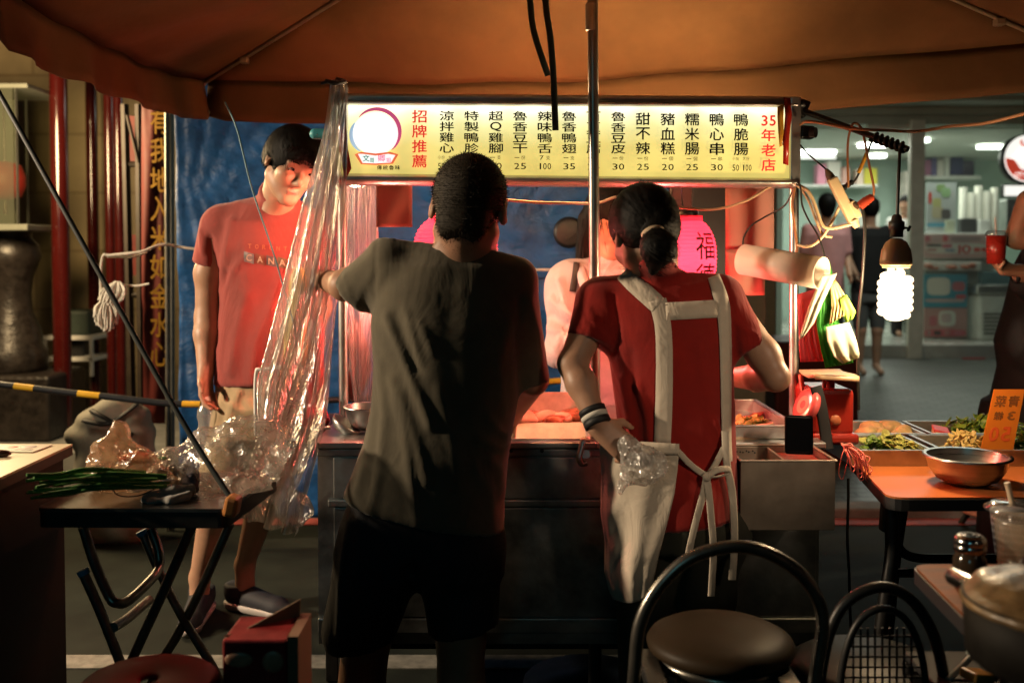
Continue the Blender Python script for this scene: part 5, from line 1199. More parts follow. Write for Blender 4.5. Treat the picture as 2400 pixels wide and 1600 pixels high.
# ------------------------------------------------------------------ woman in the white apron
YV = 2.52
wom = thing('person', 'woman seen from behind in a red T-shirt with a white cross-back apron', 'person', (at(1580, 0, YV).x, YV, 0))
hv = Head(at(1513, 552, 2.505), RY(-6) @ RZ(16) @ RX(-22), 1.0)
d = Sdf(); hv.add(d); d.cone(hv.P(0, -.03, -.05), at(1545, 668, 2.52), .047, .054, .03)
d.loft(rows_px([(670, 1440, 1660, .07), (720, 1420, 1685, .085), (900, 1450, 1695, .095), (1100, 1480, 1705, .105), (1200, 1480, 1712, .11)], YV), 2.2, .03)
eL, wL = at(1342, 852, 2.47), at(1398, 986, 2.40)
d.cone(at(1402, 715, YV), eL, .048, .036, .03); d.cone(eL, eL.lerp(wL, .35) + Vector((.002, 0, 0)), .036, .037, .015); d.cone(eL.lerp(wL, .35), wL, .037, .025, .015)
fingers(d, wL + Vector((.004, 0, -.012)), at(1478, 1062, 2.375) - at(1402, 1000, 2.39), (.15, .8, -.5), (.3, .1, 1), .165, .75, .12)
eR, wR = at(1818, 884, 2.47), at(1716, 884, 2.74)
d.cone(at(1700, 712, YV), at(1790, 832, 2.49), .046, .040, .03); d.cone(at(1790, 832, 2.49), eR, .040, .034, .02); d.cone(eR, eR.lerp(wR, .4), .035, .036, .012); d.cone(eR.lerp(wR, .4), wR, .036, .026, .012)
fingers(d, wR, (-.5, .8, -.35), (0, -.3, -1), (-.6, -.6, 0), .16, .5)
V, F = d.mesh(.0075); link_mesh('body', V, F, M['skin'], wom, True)
h_ = Sdf(); hv.skull_hair(h_, .013); h_.ell(hv.P(0, -.045, -.008), (.062, .048, .052), hv.M, .03)
h_.cut(hv.P(0, .052, .03), hv.M @ Vector((0, 1, -.42))); 
for sg in (-1, 1): h_.ell(hv.P(sg * .088, .014, -.03), (.026, .036, .038), hv.M, .01, 's')
tie = at(1530, 545, 2.40)
h_.cone(hv.P(.01, -.085, .0), tie, .036, .021, .015); h_.cone(tie, at(1542, 580, 2.375), .021, .043, .008); h_.cone(at(1542, 580, 2.375), at(1530, 634, 2.40), .042, .012, .015)
V, F = h_.mesh(.006); N = h_.grad(V)
tv = np.array(tie)
def comb(c, nn):
    t_ = (tv - c) if c[1] > tv[1] + .02 and c[2] > tv[2] - .05 else np.array((.1 * (1545 - 1530), .0, -1.)) * .1
    t_ = t_ / max(np.linalg.norm(t_), 1e-6); t_ = t_ - nn * (t_ @ nn); return t_
rg = np.random.default_rng(5); K = np.array([comb(c, n_) for c, n_ in zip(V, N)])
side_ = np.cross(K, N); a_ = (V - tv); ang = np.arctan2(a_ @ np.array((1, 0, 0)), a_ @ np.array((0, .4, 1.)))
V = V + N * (.0011 * np.sin(ang * 40) + .0008 * np.sin(ang * 81 + 2))[:, None]
hairw = link_mesh('hair', V, F, M['hair'], wom, True)
part('hair_strands', strands(V, F, N, comb, 2600, .036, .0007, rg, .02, .05, 4.5), M['hair'], hairw)
part('flyaway_hair', strands(V, F, N, comb, 60, .02, .0003, rg, .2, .25), M['hair'], hairw)
mb = MB(); fwd = (at(1542, 580, 2.375) - tie).normalized(); mb.lathe([(.021, -.008), (.029, -.005), (.029, .005), (.021, .008)], tie + fwd * .004, 24, fwd.to_track_quat('Z', 'Y').to_matrix()); part('hair_tie', mb, mat('hair_tie', (.4, .3, .2), rough=.7), wom)
s = Sdf()
ax = at(1375, 797, 2.49) - at(1402, 705, YV); s.cone(at(1405, 712, YV), at(1378, 792, 2.49), .062, .051, .02).cut(at(1376, 795, 2.485), ax)
tmp = Sdf(); ax2 = at(1766, 816, 2.5) - at(1692, 705, YV)
s.pr.append(('c', np.array(at(1690, 708, YV), float), np.array(at(1772, 826, 2.495), float), .060, .046, .001, 'u')); s.cut(at(1765, 815, 2.495), ax2)
s.cone(at(1550, 668, 2.525), at(1415, 700, YV), .054, .056, .03); s.cone(at(1550, 668, 2.525), at(1682, 695, YV), .054, .056, .03)
s.loft(rows_px([(668, 1445, 1660, .075), (710, 1402, 1702, .096), (770, 1402, 1710, .108), (850, 1428, 1716, .112), (950, 1442, 1720, .118), (1030, 1452, 1722, .126), (1120, 1470, 1724, .136), (1200, 1480, 1726, .14), (1280, 1484, 1726, .14)], YV), 2.15, .035)
s.cone(hv.P(0, -.03, -.06), at(1548, 650, 2.52), .055, .06, .02)
s.cut(at(1548, 628, 2.47), Vector((0, .45, 1))); pa_, pb_ = at(1545, 1216, YV), at(1724, 1196, YV); s.cut(pa_, Vector((pb_.z - pa_.z, 0, -(pb_.x - pa_.x))))
fl = [([(1452, 880), (1465, 950), (1478, 1040)], .010, .010), ([(1486, 890), (1506, 960), (1512, 1030)], .009, .009), ([(1470, 820), (1475, 900)], -.006, .01), ([(1655, 970), (1668, 1020), (1684, 1060)], .012, .008), ([(1600, 1080), (1640, 1140), (1650, 1200)], .006, .015),
      ([(1430, 690), (1440, 760), (1432, 830)], -.008, .008), ([(1376, 720), (1390, 760), (1420, 790)], .005, .006), ([(1366, 745), (1385, 780), (1410, 800)], .004, .005), ([(1695, 700), (1706, 760), (1716, 830)], -.008, .009), ([(1620, 800), (1640, 900), (1640, 1000)], .004, .02), ([(1700, 740), (1735, 770), (1760, 780)], .005, .006),
      ([(1545, 700), (1600, 690), (1660, 700)], -.003, .012), ([(1470, 1050), (1500, 1100), (1520, 1180)], .008, .013)]
M['redcot'] = mat('red_cotton', (.24, .012, .008), wr=.35, rough=.85, var=.14, vscale=10, bump=.3, bscale=180, sheen=.2, spec=.2)
shirtw, V, F = clothes('shirt', s, M['redcot'], wom, .0085, fl, YV, .003, 8, (8, 8, 3))
bvw = bvh(V, F)
M['apron'] = mat('apron_canvas', (.5, .43, .34), wr=.3, wscale=12, wstretch=(1, 1, .6), rough=.85, var=.12, vscale=8, bump=.35, bscale=150, sheen=.15)
def straps(lst, par, nm, off=.0035):
    for pts, w in lst:
        mb, th = ribbon_on(bvw, pts, w, off); o = part(nm, mb, M['apron'], par); solidify(o, .0016)
straps([([(1458, 642), (1484, 664), (1514, 690), (1543, 716)], [34, 42, 44, 42]), ([(1540, 704), (1549, 738), (1555, 780), (1557, 850), (1556, 950), (1552, 1040)], [42, 38, 39, 40]), ([(1560, 731), (1615, 728), (1680, 724)], 40), ([(1672, 650), (1686, 690), (1694, 726), (1698, 800), (1699, 900), (1700, 1010), (1704, 1080)], [28, 34, 30, 26, 22, 18])], wom, 'apron_strap')
# apron panel wrapped round her left hip
def edge_interp(tab, y): a = np.array(tab, float); return np.interp(y, a[:, 0], a[:, 1])
Lx = [(1030, 1405), (1100, 1409), (1200, 1408), (1270, 1418), (1340, 1417), (1385, 1428), (1414, 1442)]; Rx = [(1030, 1592), (1052, 1592), (1100, 1588), (1160, 1580), (1240, 1560), (1300, 1544), (1360, 1531), (1414, 1522)]
rows = []
for j in range(61):
    t_ = j / 60; r_ = []
    for i in range(41):
        u = i / 40; ytop = 1028 + 22 * u; y = ytop + (1412 - ytop) * t_ - 18 * t_ * (1 - math.sin(PI * min(1, .15 + u * .85))) ; l_, rr_ = edge_interp(Lx, y), edge_interp(Rx, y)
        Y = 2.375 + .10 * (1 - u) ** 2.2 + .02 * t_ + .009 * t_ * math.sin(7 * u + .6) + .004 * math.sin(15 * u + 3 * t_ + 1) * (.3 + t_) + .003 * math.sin(9 * t_ + 6 * u) + .006 * math.exp(-((u - .18) / .07) ** 2) * math.sin(26 * t_) + .003 * math.sin(23 * t_ - 9 * u) * math.exp(-(t_ / .5) ** 2)
        if u < .06: Y += .02
        r_.append(at(l_ + (rr_ - l_) * u, y, Y))
    rows.append(r_)
mb = MB(); mb.grid(rows); ap = part('apron_skirt', mb, M['apron'], wom); solidify(ap, .002)
mb = MB(); mb.grid([[at(x + dx, y, 2.37 + .02 * ((1598 - x) / 100)) for dx in (0, 1)] for x, y in ()] or [[at(1500 + 92 * i / 8, 1034 + 6 * i / 8 + 30 * j / 4 * (1 - .2 * i / 8), 2.366 + .018 * (1 - i / 8) ** 2) for i in range(9)] for j in range(5)]); o = part('waistband', mb, M['apron'], ap); solidify(o, .003)
def tie_line(pts, w, nm='apron_tie'):
    P = pxline(pts, 6); mb = MB(); mb.tube(P, w, 8, flat=.18, up=(1, 0, 0)); part(nm, mb, M['apron'], wom)
for pts, w in (([(1588, 1056, 2.37), (1612, 1082, 2.375), (1636, 1102, 2.375), (1658, 1116, 2.37)], .0075), ([(1696, 1050, 2.39), (1682, 1078, 2.38), (1668, 1102, 2.375), (1658, 1116, 2.37)], .0075), ([(1656, 1118, 2.365), (1650, 1150, 2.365), (1638, 1195, 2.37), (1624, 1250, 2.375), (1614, 1296, 2.38)], .0085), ([(1656, 1118, 2.363), (1662, 1160, 2.362), (1667, 1215, 2.37), (1672, 1290, 2.375), (1667, 1396, 2.385)], .0085), ([(1700, 1010, 2.40), (1704, 1090, 2.38), (1716, 1155, 2.385), (1721, 1260, 2.395), (1716, 1358, 2.40)], .0095)): tie_line(pts, w)
mb = MB(); mb.tube(pxline([(1658, 1116, 2.362), (1680, 1101, 2.355), (1708, 1098, 2.36), (1710, 1108, 2.362), (1685, 1116, 2.36), (1660, 1118, 2.364)], 6), .0085, 8, flat=.3); mb.sphere(at(1657, 1117, 2.362), (.011, .008, .012), 12); part('bow', mb, M['apron'], wom)
# wristband
axw = (eL - wL).normalized(); Mw = axw.to_track_quat('Z', 'Y').to_matrix(); wb = wL + axw * .012
for z0, z1, m_ in ((-.026, -.008, M['rubber']), (-.008, .006, mat('white_band', (.6, .57, .5), rough=.7)), (.006, .022, M['rubber'])):
    mb = MB(); mb.lathe([(.027, z0), (.0335, z0 + .002), (.034, z1 - .002), (.027, z1)], wb, 28, Mw); part('wristband', mb, m_, wom)
# trousers and shoes
s = Sdf(); s.loft(rows_px([(1120, 1490, 1712, .12), (1210, 1485, 1718, .135), (1270, 1480, 1718, .13)], YV), 2.2, .03)
for x0, x1 in ((1535, 1520), (1668, 1668)): a_ = at(x1, 0, YV).x; s.cone(at(x0, 1250, YV), (a_, 2.54, .42), .098, .07, .03); s.cone((a_, 2.54, .42), (a_, 2.56, .05), .07, .06, .03)
clothes('trousers', s, mat('dark_trousers', (.03, .03, .02), rough=.85, var=.3, vscale=8, bump=.4, bscale=70), wom, .011, (), YV, .007, 9, (12, 12, 10))
for x1 in (1520, 1668):
    a_ = at(x1, 0, YV).x; q = Sdf(); q.cone((a_, 2.54, .045), (a_, 2.70, .03), .046, .036, .02); q.cut((0, 0, .003), (0, 0, -1)); V, F = q.mesh(.01); link_mesh('shoe', V, F, M['rubber'], wom, True)
# clear bag held at her hip
M['whitefilm'] = film('held_bag_film', gloss=.24, haze=.38, fscat=.1, facet=32, hazecol=(.85, .82, .76), rough=.2, bump=.8, bscale=30)
s = Sdf(); s.cone(at(1470, 1040, 2.345), at(1505, 1085, 2.33), .022, .045, .02); s.ell(at(1512, 1098, 2.33), (.052, .03, .034), k=.02); s.cone(at(1478, 1080, 2.335), at(1452, 1158, 2.335), .02, .004, .02)
V, F = s.mesh(.006); N = s.grad(V); rg = np.random.default_rng(1); V = V + rg.normal(size=V.shape) * .0012
for f_, a_ in ((26, .010), (60, .005)):
    dd_ = sum(1 - np.abs(np.sin(V @ (rg.normal(size=3) * f_) + rg.uniform(0, 6))) ** .7 for i in range(4)) / 4; V = V + N * (a_ * 1.6 * (dd_ - .3))[:, None]
c = V.mean(0); o = link_mesh('plastic_bag', V, F, M['whitefilm'], None, True, loc=tuple(c)); tag(o, 'crumpled clear bag held behind the hip by the woman in the apron', 'bag')

# ------------------------------------------------------------------ young man in red on the left
YM = 3.42
boy = thing('person', 'young man in a red printed T-shirt and khaki shorts looking down at the cart', 'person', (at(590, 0, 3.5).x, 3.5, 0))
hb = Head(at(682, 388, 3.3), RY(17) @ RZ(38) @ RX(12) @ FRONT, 1.02)
d = Sdf(); hb.add(d); d.cone(hb.P(0, -.03, -.045), at(648, 500, 3.40), .055, .062, .03)
d.loft(rows_px([(500, 560, 700, .07), (560, 525, 735, .09), (700, 535, 735, .10), (900, 520, 730, .105), (980, 515, 725, .11)], YM), 2.2, .03)
eB, wB = at(487, 745, 3.43), at(482, 872, 3.36)
d.cone(at(512, 545, YM), at(490, 640, 3.43), .052, .046, .03); d.cone(at(490, 640, 3.43), eB, .046, .042, .03); d.cone(eB, eB.lerp(wB, .3), .042, .043, .02); d.cone(eB.lerp(wB, .3), wB, .043, .027, .02)
fingers(d, wB, (.05, -.12, -1), (.9, -.3, 0), (.2, -1, 0), .165, .55, .1)
d.cone(at(722, 545, YM), at(748, 720, 3.40), .05, .042, .03); d.cone(at(748, 720, 3.40), at(718, 850, 3.25), .042, .028, .02); fingers(d, at(717, 852, 3.25), (-.2, -.3, -.9), (-1, 0, 0), (0, -1, 0), .165, .5)
k1, k2 = at(515, 1120, 3.40), at(628, 1115, 3.44); a1, a2 = at(468, 1352, 3.52), at(574, 1322, 3.58)
for a_ in (a1, a2): d.cone(a_, (a_.x, a_.y, .06), .034, .036, .02)
for hp, k_, a_ in ((at(560, 960, YM), k1, a1), (at(670, 960, YM), k2, a2)): d.cone(hp, k_, .09, .058, .03); c_ = k_.lerp(a_, .38) + Vector((.004, .01, 0)); d.cone(k_, c_, .056, .054, .02); d.cone(c_, a_, .054, .034, .02)
V, F = d.mesh(.0075)
Lc = hb.L(V[np.array([f[0] for f in F])]); mi = ((np.abs(Lc[:, 0]) < .0185) & (Lc[:, 2] > -.0765) & (Lc[:, 2] < -.058) & (Lc[:, 1] > .085)).astype(int)
link_mesh('body', V, F, [M['skin'], M['lip']], boy, True, mi)
for sg in (-1, 1):
    mb = MB(); mb.sphere(hb.P(sg * .031, .0845, .0065), (.0125, .006, .0042), 14, hb.M); part('eye', mb, M['eyew'], boy)
    mb = MB(); mb.sphere(hb.P(sg * .029, .0885, .0062), (.0050, .004, .0042), 12, hb.M); mb.tube([hb.P(sg * (.031 + x), .0885 - abs(x) * .25, .0105 - 60 * x * x) for x in (-.013, -.006, 0, .006, .013)], .0015, 6); part('iris', mb, M['eyed'], boy)
    mb = MB(); mb.tube([hb.P(sg * x, y, z) for x, y, z in ((.013, .0955, .0275), (.024, .0935, .031), (.037, .085, .031), (.047, .0755, .026))], [.0016, .0028, .0026, .001], 8, flat=.5); part('eyebrow', mb, M['hair'], boy)
mb = MB(); mb.tube([hb.P(x, .0935 - abs(x) * .2, -.0662) for x in (-.018, -.008, 0, .008, .018)], .0016, 6); part('mouth_line', mb, mat('mouth_dark', (.08, .02, .015), rough=.4), boy)
h_ = Sdf(); hb.skull_hair(h_, .017); h_.ell(hb.P(0, -.05, .0), (.072, .055, .072), hb.M, .03); h_.ell(hb.P(0, .03, .075), (.07, .07, .045), hb.M, .03)
h_.cut(hb.P(0, .03, -.05), hb.M @ Vector((0, -.3, -1)))
h_.ell(hb.P(0, .105, -.028), (.078, .06, .080), hb.M, .006, 's')
for sg in (-1, 1): h_.ell(hb.P(sg * .094, .014, -.028), (.030, .040, .050), hb.M, .006, 's')
V, F = h_.mesh(.006); N = h_.grad(V); crown = np.array(hb.P(0, -.05, .115))
def fall(c, nn):
    t_ = c - crown + np.array((0, 0, -.02)); t_ = t_ / np.linalg.norm(t_) + np.array((0, 0, -.25)); t_ = t_ - nn * (t_ @ nn); return t_ / max(np.linalg.norm(t_), 1e-6)
rg = np.random.default_rng(8); hairb = link_mesh('hair', V, F, M['hair'], boy, True)
part('hair_strands', strands(V, F, N, fall, 4200, .03, .0009, rg, .05, .1, 4.), M['hair'], hairb)
fr_ = MB()                                                            # fringe
for i in range(260):
    x = rg.uniform(-.066, .066); a = hb.P(x * .95, .073 - 6 * x * x + rg.uniform(-.01, .012), .092 - 3 * x * x); z1 = rg.uniform(.042, .062); e = hb.P(x * 1.04 + rg.uniform(-.008, .008), .099 - 9 * x * x + rg.uniform(-.003, .006), z1)
    m_ = a.lerp(e, .55) + hb.M @ Vector((0, .016, .006)); fr_.tube([a, m_, e], [.0022, .0018, .0004], 4, caps=False)
part('fringe', fr_, M['hair'], hairb)
s = Sdf(); ax = at(487, 622, 3.43) - at(512, 525, YM); s.cone(at(515, 532, YM), at(489, 622, 3.43), .066, .055, .02).cut(at(488, 620, 3.43), ax)
s.cone(at(650, 492, 3.42), at(530, 522, YM), .060, .062, .03); s.cone(at(650, 492, 3.42), at(722, 530, YM), .06, .062, .03)
s.cone(at(722, 540, YM), at(742, 660, 3.41), .062, .055, .02)
s.loft(rows_px([(485, 570, 700, .07), (520, 520, 738, .1), (580, 512, 748, .118), (660, 520, 745, .122), (760, 510, 742, .12), (860, 506, 738, .122), (960, 502, 736, .125)], YM), 2.15, .03)
s.cut(at(620, 897, YM), (0.02, 0, -1)); s.cone(hb.P(0, -.03, -.06), at(650, 480, 3.41), .062, .07, .015)
s.cut(at(655, 492, 3.30), Vector((.32, -.62, .75)))
fl = [([(505, 560), (515, 640), (500, 700)], -.012, .012), ([(560, 520), (545, 600), (525, 680)], .010, .018), ([(548, 640), (520, 720), (510, 800)], -.012, .016), ([(600, 690), (580, 760), (560, 860)], .008, .02), ([(650, 720), (620, 800), (610, 880)], .008, .02), ([(530, 700), (560, 640), (600, 600)], .008, .014), ([(480, 540), (485, 590)], .006, .01), ([(520, 880), (580, 888), (640, 890)], .003, .005), ([(690, 600), (660, 700), (655, 800)], .009, .018)]
M['coral'] = mat('faded_red_cotton', (.29, .06, .05), wr=.35, rough=.85, var=.12, vscale=9, bump=.3, bscale=170, sheen=.2, spec=.2)
shb, V, F = clothes('shirt', s, M['coral'], boy, .009, fl, YM, .003, 12, (7, 7, 3)); bvb = bvh(V, F)
mb = MB()
def text_on(mb, bv, ch, px, py, w, h, off=.003, bold=.02):
    tmp = MB(); put_text(tmp, ch, (0, 0, 0), (1, 0, 0), (0, -1, 0), w, h, bold); vs = []
    for v in tmp.v:
        q = on_surface(bv, px + v[0], py + v[1], off); vs.append(q if q is not None else at(px, py, 3.3))
    mb.add(vs, tmp.f)
for k, ch in enumerate('TORONTO'): text_on(mb, bvb, ch, 586 + k * 16.5, 577 + k * 1.3, 8, 10)
part('chest_lettering', mb, mat('gold_print', (.5, .16, .06), rough=.6), shb)
for k, (ch, c_) in enumerate(zip('CANADA', ((.18, .2, .2), (.2, .07, .04), (.12, .1, .1), (.14, .1, .05), (.2, .08, .05), (.15, .12, .1)))):
    px, py = 584 + k * 26, 604 + k * 4; w = 11.5; mb = MB(); n_ = 4; rows = []
    rows = [[on_surface(bvb, px - w + 2 * w * i / n_, py - w + 2 * w * j / n_ + 1.5 * (i - 2), .0025) or at(px, py, 3.3) for i in range(n_ + 1)] for j in range(n_ + 1)]
    mb.grid(rows); part('chest_tile', mb, mat('shirt_tile_%d' % k, c_, rough=.6, var=.3, vscale=60), shb)
    mb = MB(); text_on(mb, bvb, ch, px, py, 13, 15, .0045, .03); part('chest_letter', mb, mat('tile_letter', (.5, .45, .32) if k == 0 else (.5, .42, .3), rough=.6), shb)
s = Sdf(); s.loft(rows_px([(870, 512, 732, .115), (960, 506, 728, .125), (1020, 512, 725, .12)], YM), 2.2, .03); s.cone(at(562, 1000, YM), at(522, 1120, 3.41), .098, .085, .04); s.cone(at(672, 1000, YM), at(634, 1115, 3.44), .098, .085, .04); s.cut(at(575, 1112, YM), (0, 0, -1))
clothes('shorts', s, mat('khaki_cotton', (.42, .3, .17), wr=.35, rough=.85, var=.12, vscale=9, bump=.35, bscale=120), boy, .010, [([(520, 900), (530, 960), (525, 1040)], .008, .014), ([(580, 910), (560, 960), (550, 1030)], .008, .014), ([(600, 930), (640, 960), (700, 970)], .007, .012), ([(540, 930), (590, 950), (620, 950)], .007, .012)], YM, .004, 4)
M['shoe'] = mat('dark_runner', (.018, .018, .024), rough=.7, bump=.4, bscale=120); M['sole'] = mat('white_sole', (.5, .45, .42), rough=.6)
for a_, dr in ((a1, Vector((.10, -.95, 0))), (a2, Vector((.86, -.5, 0)))):
    dr.normalize(); g0 = Vector((a_.x, a_.y, 0)) - dr * .04; q = Sdf(); q.cone(g0 + Vector((0, 0, .07)), g0 + dr * .02 + Vector((0, 0, .10)), .042, .040, .02); q.cone(g0 + Vector((0, 0, .055)), g0 + dr * .2 + Vector((0, 0, .035)), .045, .036, .02); q.cone(g0 + dr * .2 + Vector((0, 0, .035)), g0 + dr * .235 + Vector((0, 0, .03)), .036, .028, .02)
    q.cone(a_, g0 + Vector((0, 0, .1)), .036, .04, .02); q.cut((0, 0, .092 if a_.z < .3 else .3), (0, 0, 1)); q.cut((0, 0, .026), (0, 0, -1)); V, F = q.mesh(.008); sh = link_mesh('shoe', V, F, M['shoe'], boy, True)
    q = Sdf(); q.cone(g0 + Vector((0, 0, .03)), g0 + dr * .2 + Vector((0, 0, .03)), .049, .041, .01); q.cone(g0 + dr * .2 + Vector((0, 0, .03)), g0 + dr * .238 + Vector((0, 0, .03)), .041, .031, .01); q.cut((0, 0, .03), (0, 0, 1)); q.cut((0, 0, .002), (0, 0, -1)); V, F = q.mesh(.008); link_mesh('sole', V, F, M['sole'], sh, True)
t = thing('water_bottle', 'clear plastic water bottle held by the young man in red', 'bottle', at(484, 1036, 3.34)); b_ = at(484, 1036, 3.34); hh = at(484, 940, 3.34).z - b_.z
mb = MB(); mb.lathe([(0, 0), (.026, 0), (.030, .006), (.030, hh * .3), (.026, hh * .42), (.026, hh * .5), (.031, hh * .62), (.029, hh * .8), (.015, hh * .95), (.013, hh)], b_, 28); part('body', mb, film('bottle_film', gloss=.3, haze=.22, hazecol=(.7, .72, .7), bump=.1), t)
mb = MB(); mb.lathe([(.0145, hh), (.0145, hh + .016), (0, hh + .017)], b_, 20); part('cap', mb, M['white'], t)

# ------------------------------------------------------------------ woman behind the cart in pale pink
YP = 3.5
pw = thing('person', 'woman in a pale hooded top with long black hair behind the cart', 'person', (at(1420, 0, YP).x, YP, 0))
hp = Head(at(1428, 520, 3.48), RZ(10) @ RX(18) @ FRONT, 1.0)
d = Sdf(); hp.add(d, False); d.cone(hp.P(0, -.03, -.05), at(1425, 640, YP), .05, .055, .03); d.loft(rows_px([(640, 1340, 1510, .08), (800, 1335, 1515, .1), (1100, 1335, 1515, .1)], YP), 2.2, .03)
for x in (1380, 1470): d.cone(at(x, 1100, YP), (at(x, 0, YP).x, YP, .06), .08, .045, .02)
fingers(d, at(1392, 800, 3.22), (.4, -.5, .3), (.2, 0, -1), (0, 0, 1), .16, .6); d.cone(at(1325, 840, 3.38), at(1392, 800, 3.22), .036, .026, .02)
V, F = d.mesh(.010); link_mesh('body', V, F, M['skin'], pw, True)
h_ = Sdf(); hp.skull_hair(h_, .016); h_.cone(hp.P(-.07, -.02, .0), hp.P(-.085, .0, -.2), .035, .02, .02); h_.cone(hp.P(.07, -.02, 0), hp.P(.09, .01, -.22), .038, .022, .02); h_.ell(hp.P(0, .12, -.04), (.055, .06, .07), hp.M, .01, 's')
V, F = h_.mesh(.009); N = h_.grad(V); hr = link_mesh('hair', V, F, M['hair'], pw, True); part('hair_strands', strands(V, F, N, lambda c, nn: np.array((0, 0, -1.)), 900, .06, .0012, np.random.default_rng(3), .1, .15), M['hair'], hr)
s = Sdf(); s.cone(at(1425, 640, YP), at(1350, 660, YP), .07, .075, .03); s.cone(at(1425, 640, YP), at(1515, 665, YP), .07, .075, .03)
s.cone(at(1335, 670, YP), at(1318, 820, 3.42), .085, .062, .03); s.cone(at(1318, 825, 3.42), at(1380, 805, 3.25), .06, .042, .02)
s.loft(rows_px([(630, 1350, 1520, .1), (700, 1318, 1540, .13), (830, 1318, 1535, .135), (960, 1310, 1530, .14), (1120, 1305, 1535, .14)], YP), 2.2, .04); s.cut(at(1400, 1110, YP), (0, 0, -1))
shp, V, F = clothes('hooded_top', s, mat('pale_pink_fleece', (.36, .34, .35), wr=1.0, rough=.9, var=.06, vscale=5, bump=.3, bscale=60), pw, .012, [([(1292, 700), (1330, 735), (1375, 730)], .018, .014), ([(1290, 765), (1330, 785), (1380, 765)], .02, .014), ([(1310, 655), (1325, 720), (1345, 760)], .018, .012), ([(1362, 650), (1352, 740), (1356, 830)], -.022, .012), ([(1290, 735), (1318, 752), (1348, 750)], -.016, .012), ([(1375, 700), (1392, 790), (1385, 880)], .018, .014), ([(1320, 850), (1345, 900), (1350, 960)], .018, .014)], YP, .012, 6, (9, 9, 9))
mb = MB(); mb.tube(spline([at(1362, 628, 3.45), at(1372, 668, 3.36), at(1400, 700, 3.33), at(1440, 706, 3.33), at(1480, 676, 3.36), at(1496, 632, 3.45)], 8), [.02] * 20 + [.026] * 10 + [.02] * 11, 12, flat=.8); part('hood_edge', mb, MATS['pale_pink_fleece'], shp)
for x in (1398, 1436): mb = MB(); mb.tube(pxline([(x, 700, 3.31), (x + 3, 740, 3.32), (x - 2, 782, 3.33)], 5), .004, 6); part('hood_string', mb, M['white'], shp)
bvp = bvh(V, F); mb, th = ribbon_on(bvp, [(1352, 618), (1347, 650), (1341, 684)], 14, .006, 3.4); o = part('bag_strap', mb, M['rubber'], pw); solidify(o, .003)
s = Sdf(); s.loft(rows_px([(1080, 1320, 1525, .12), (1180, 1320, 1525, .12)], YP), 2.2, .03)
for x in (1375, 1475): s.cone(at(x, 1150, YP), (at(x, 0, YP).x, YP, .05), .09, .06, .03)
clothes('trousers', s, M['blackshort'], pw, .016, (), YP, .004)

# ------------------------------------------------------------------ people further off
def simple_person(lab, head_px, Y, foot_z, tops, legs, hairc, face, arm=None, sc=1.0, topm=None, legm=None, bag=False):
    hx, hy = head_px; c = at(hx, hy, Y); t = thing('person', lab, 'person', (c.x, Y, foot_z)); Hd = Head(c, (RZ(face) @ FRONT), sc)
    zs = c.z - .13 * sc; x = c.x; d = Sdf(); Hd.add(d); d.cone(Hd.P(0, -.02, -.05), (x, Y + .02, zs - .06), .05, .06, .03)
    hipz = foot_z + (c.z - foot_z) * .53; d.loft([(hipz - .05, x, .14, Y + .02, .1), (hipz + .2, x, .13, Y + .02, .09), (zs - .12, x, .17, Y + .02, .1), (zs - .05, x, .1, Y + .02, .06)], 2.2, .03)
    s = Sdf()
    for sg in (-1, 1):
        sh = Vector((x + sg * .175, Y + .02, zs - .09)); e = sh + Vector((sg * .04, .02, -.27)); w = e + Vector((sg * -.03, -.16, -.17)); d.chain([sh, e, w], [.045, .037, .027]); fingers(d, w, (0, -.5, -.6), (-sg, 0, 0), (0, -1, 0), .16, .6)
        s.cone(sh, sh.lerp(e, .75), .06, .056, .02)
        k = Vector((x + sg * .085, Y, foot_z + (hipz - foot_z) * .5)); a = Vector((x + sg * .09, Y + .03, foot_z + .08)); d.chain([(x + sg * .08, Y + .02, hipz), k, a, a + Vector((0, -.14, -.05))], [.085, .058, .036, .032])
    V, F = d.mesh(.014); link_mesh('body', V, F, M['skin'], t, True)
    s.loft([(hipz - .06, x, .185, Y + .02, .13), (hipz + .2, x, .17, Y + .02, .12), (zs - .14, x, .195, Y + .02, .12), (zs - .06, x, .12, Y + .02, .085)], 2.2, .04)
    clothes('shirt', s, topm, t, .015, (), Y, .007, int(hx) % 17, (9, 9, 7))
    s = Sdf(); s.loft([(hipz - .16, x, .165, Y + .02, .12), (hipz + .02, x, .165, Y + .02, .12)], 2.2, .03)
    for sg in (-1, 1): s.cone((x + sg * .08, Y + .02, hipz - .05), (x + sg * .09, Y + .01, foot_z + (.5 if legs == 'short' else .07)), .095, .075, .03)
    clothes('trousers', s, legm, t, .016, (), Y, .005, 3)
    h_ = Sdf(); Hd.skull_hair(h_, .016); h_.ell(Hd.P(0, -.05, -.02), (.07, .055, .09 if bag else .06), Hd.M, .03); h_.ell(Hd.P(0, .115, -.03), (.07, .065, .075), Hd.M, .008, 's'); V, F = h_.mesh(.010); link_mesh('hair', V, F, M['hair'], t, True)
    return t
m_bk = mat('black_cotton', (.009, .0085, .009), rough=.9, var=.2, bump=.2, bscale=60)
simple_person('shop customer in a pink shirt near the right post', (1938, 484), 9.6, .045, 0, 'long', 0, 170, topm=mat('pink_shirt', (.55, .26, .26), rough=.85, var=.1, bump=.2), legm=mat('black_trousers', (.02, .02, .022), rough=.9), bag=True)
simple_person('shop customer all in black beside the one in pink', (2040, 490), 10.2, .045, 0, 'short', 0, 175, topm=m_bk, legm=mat('grey_shorts', (.09, .09, .09), rough=.9, var=.1))
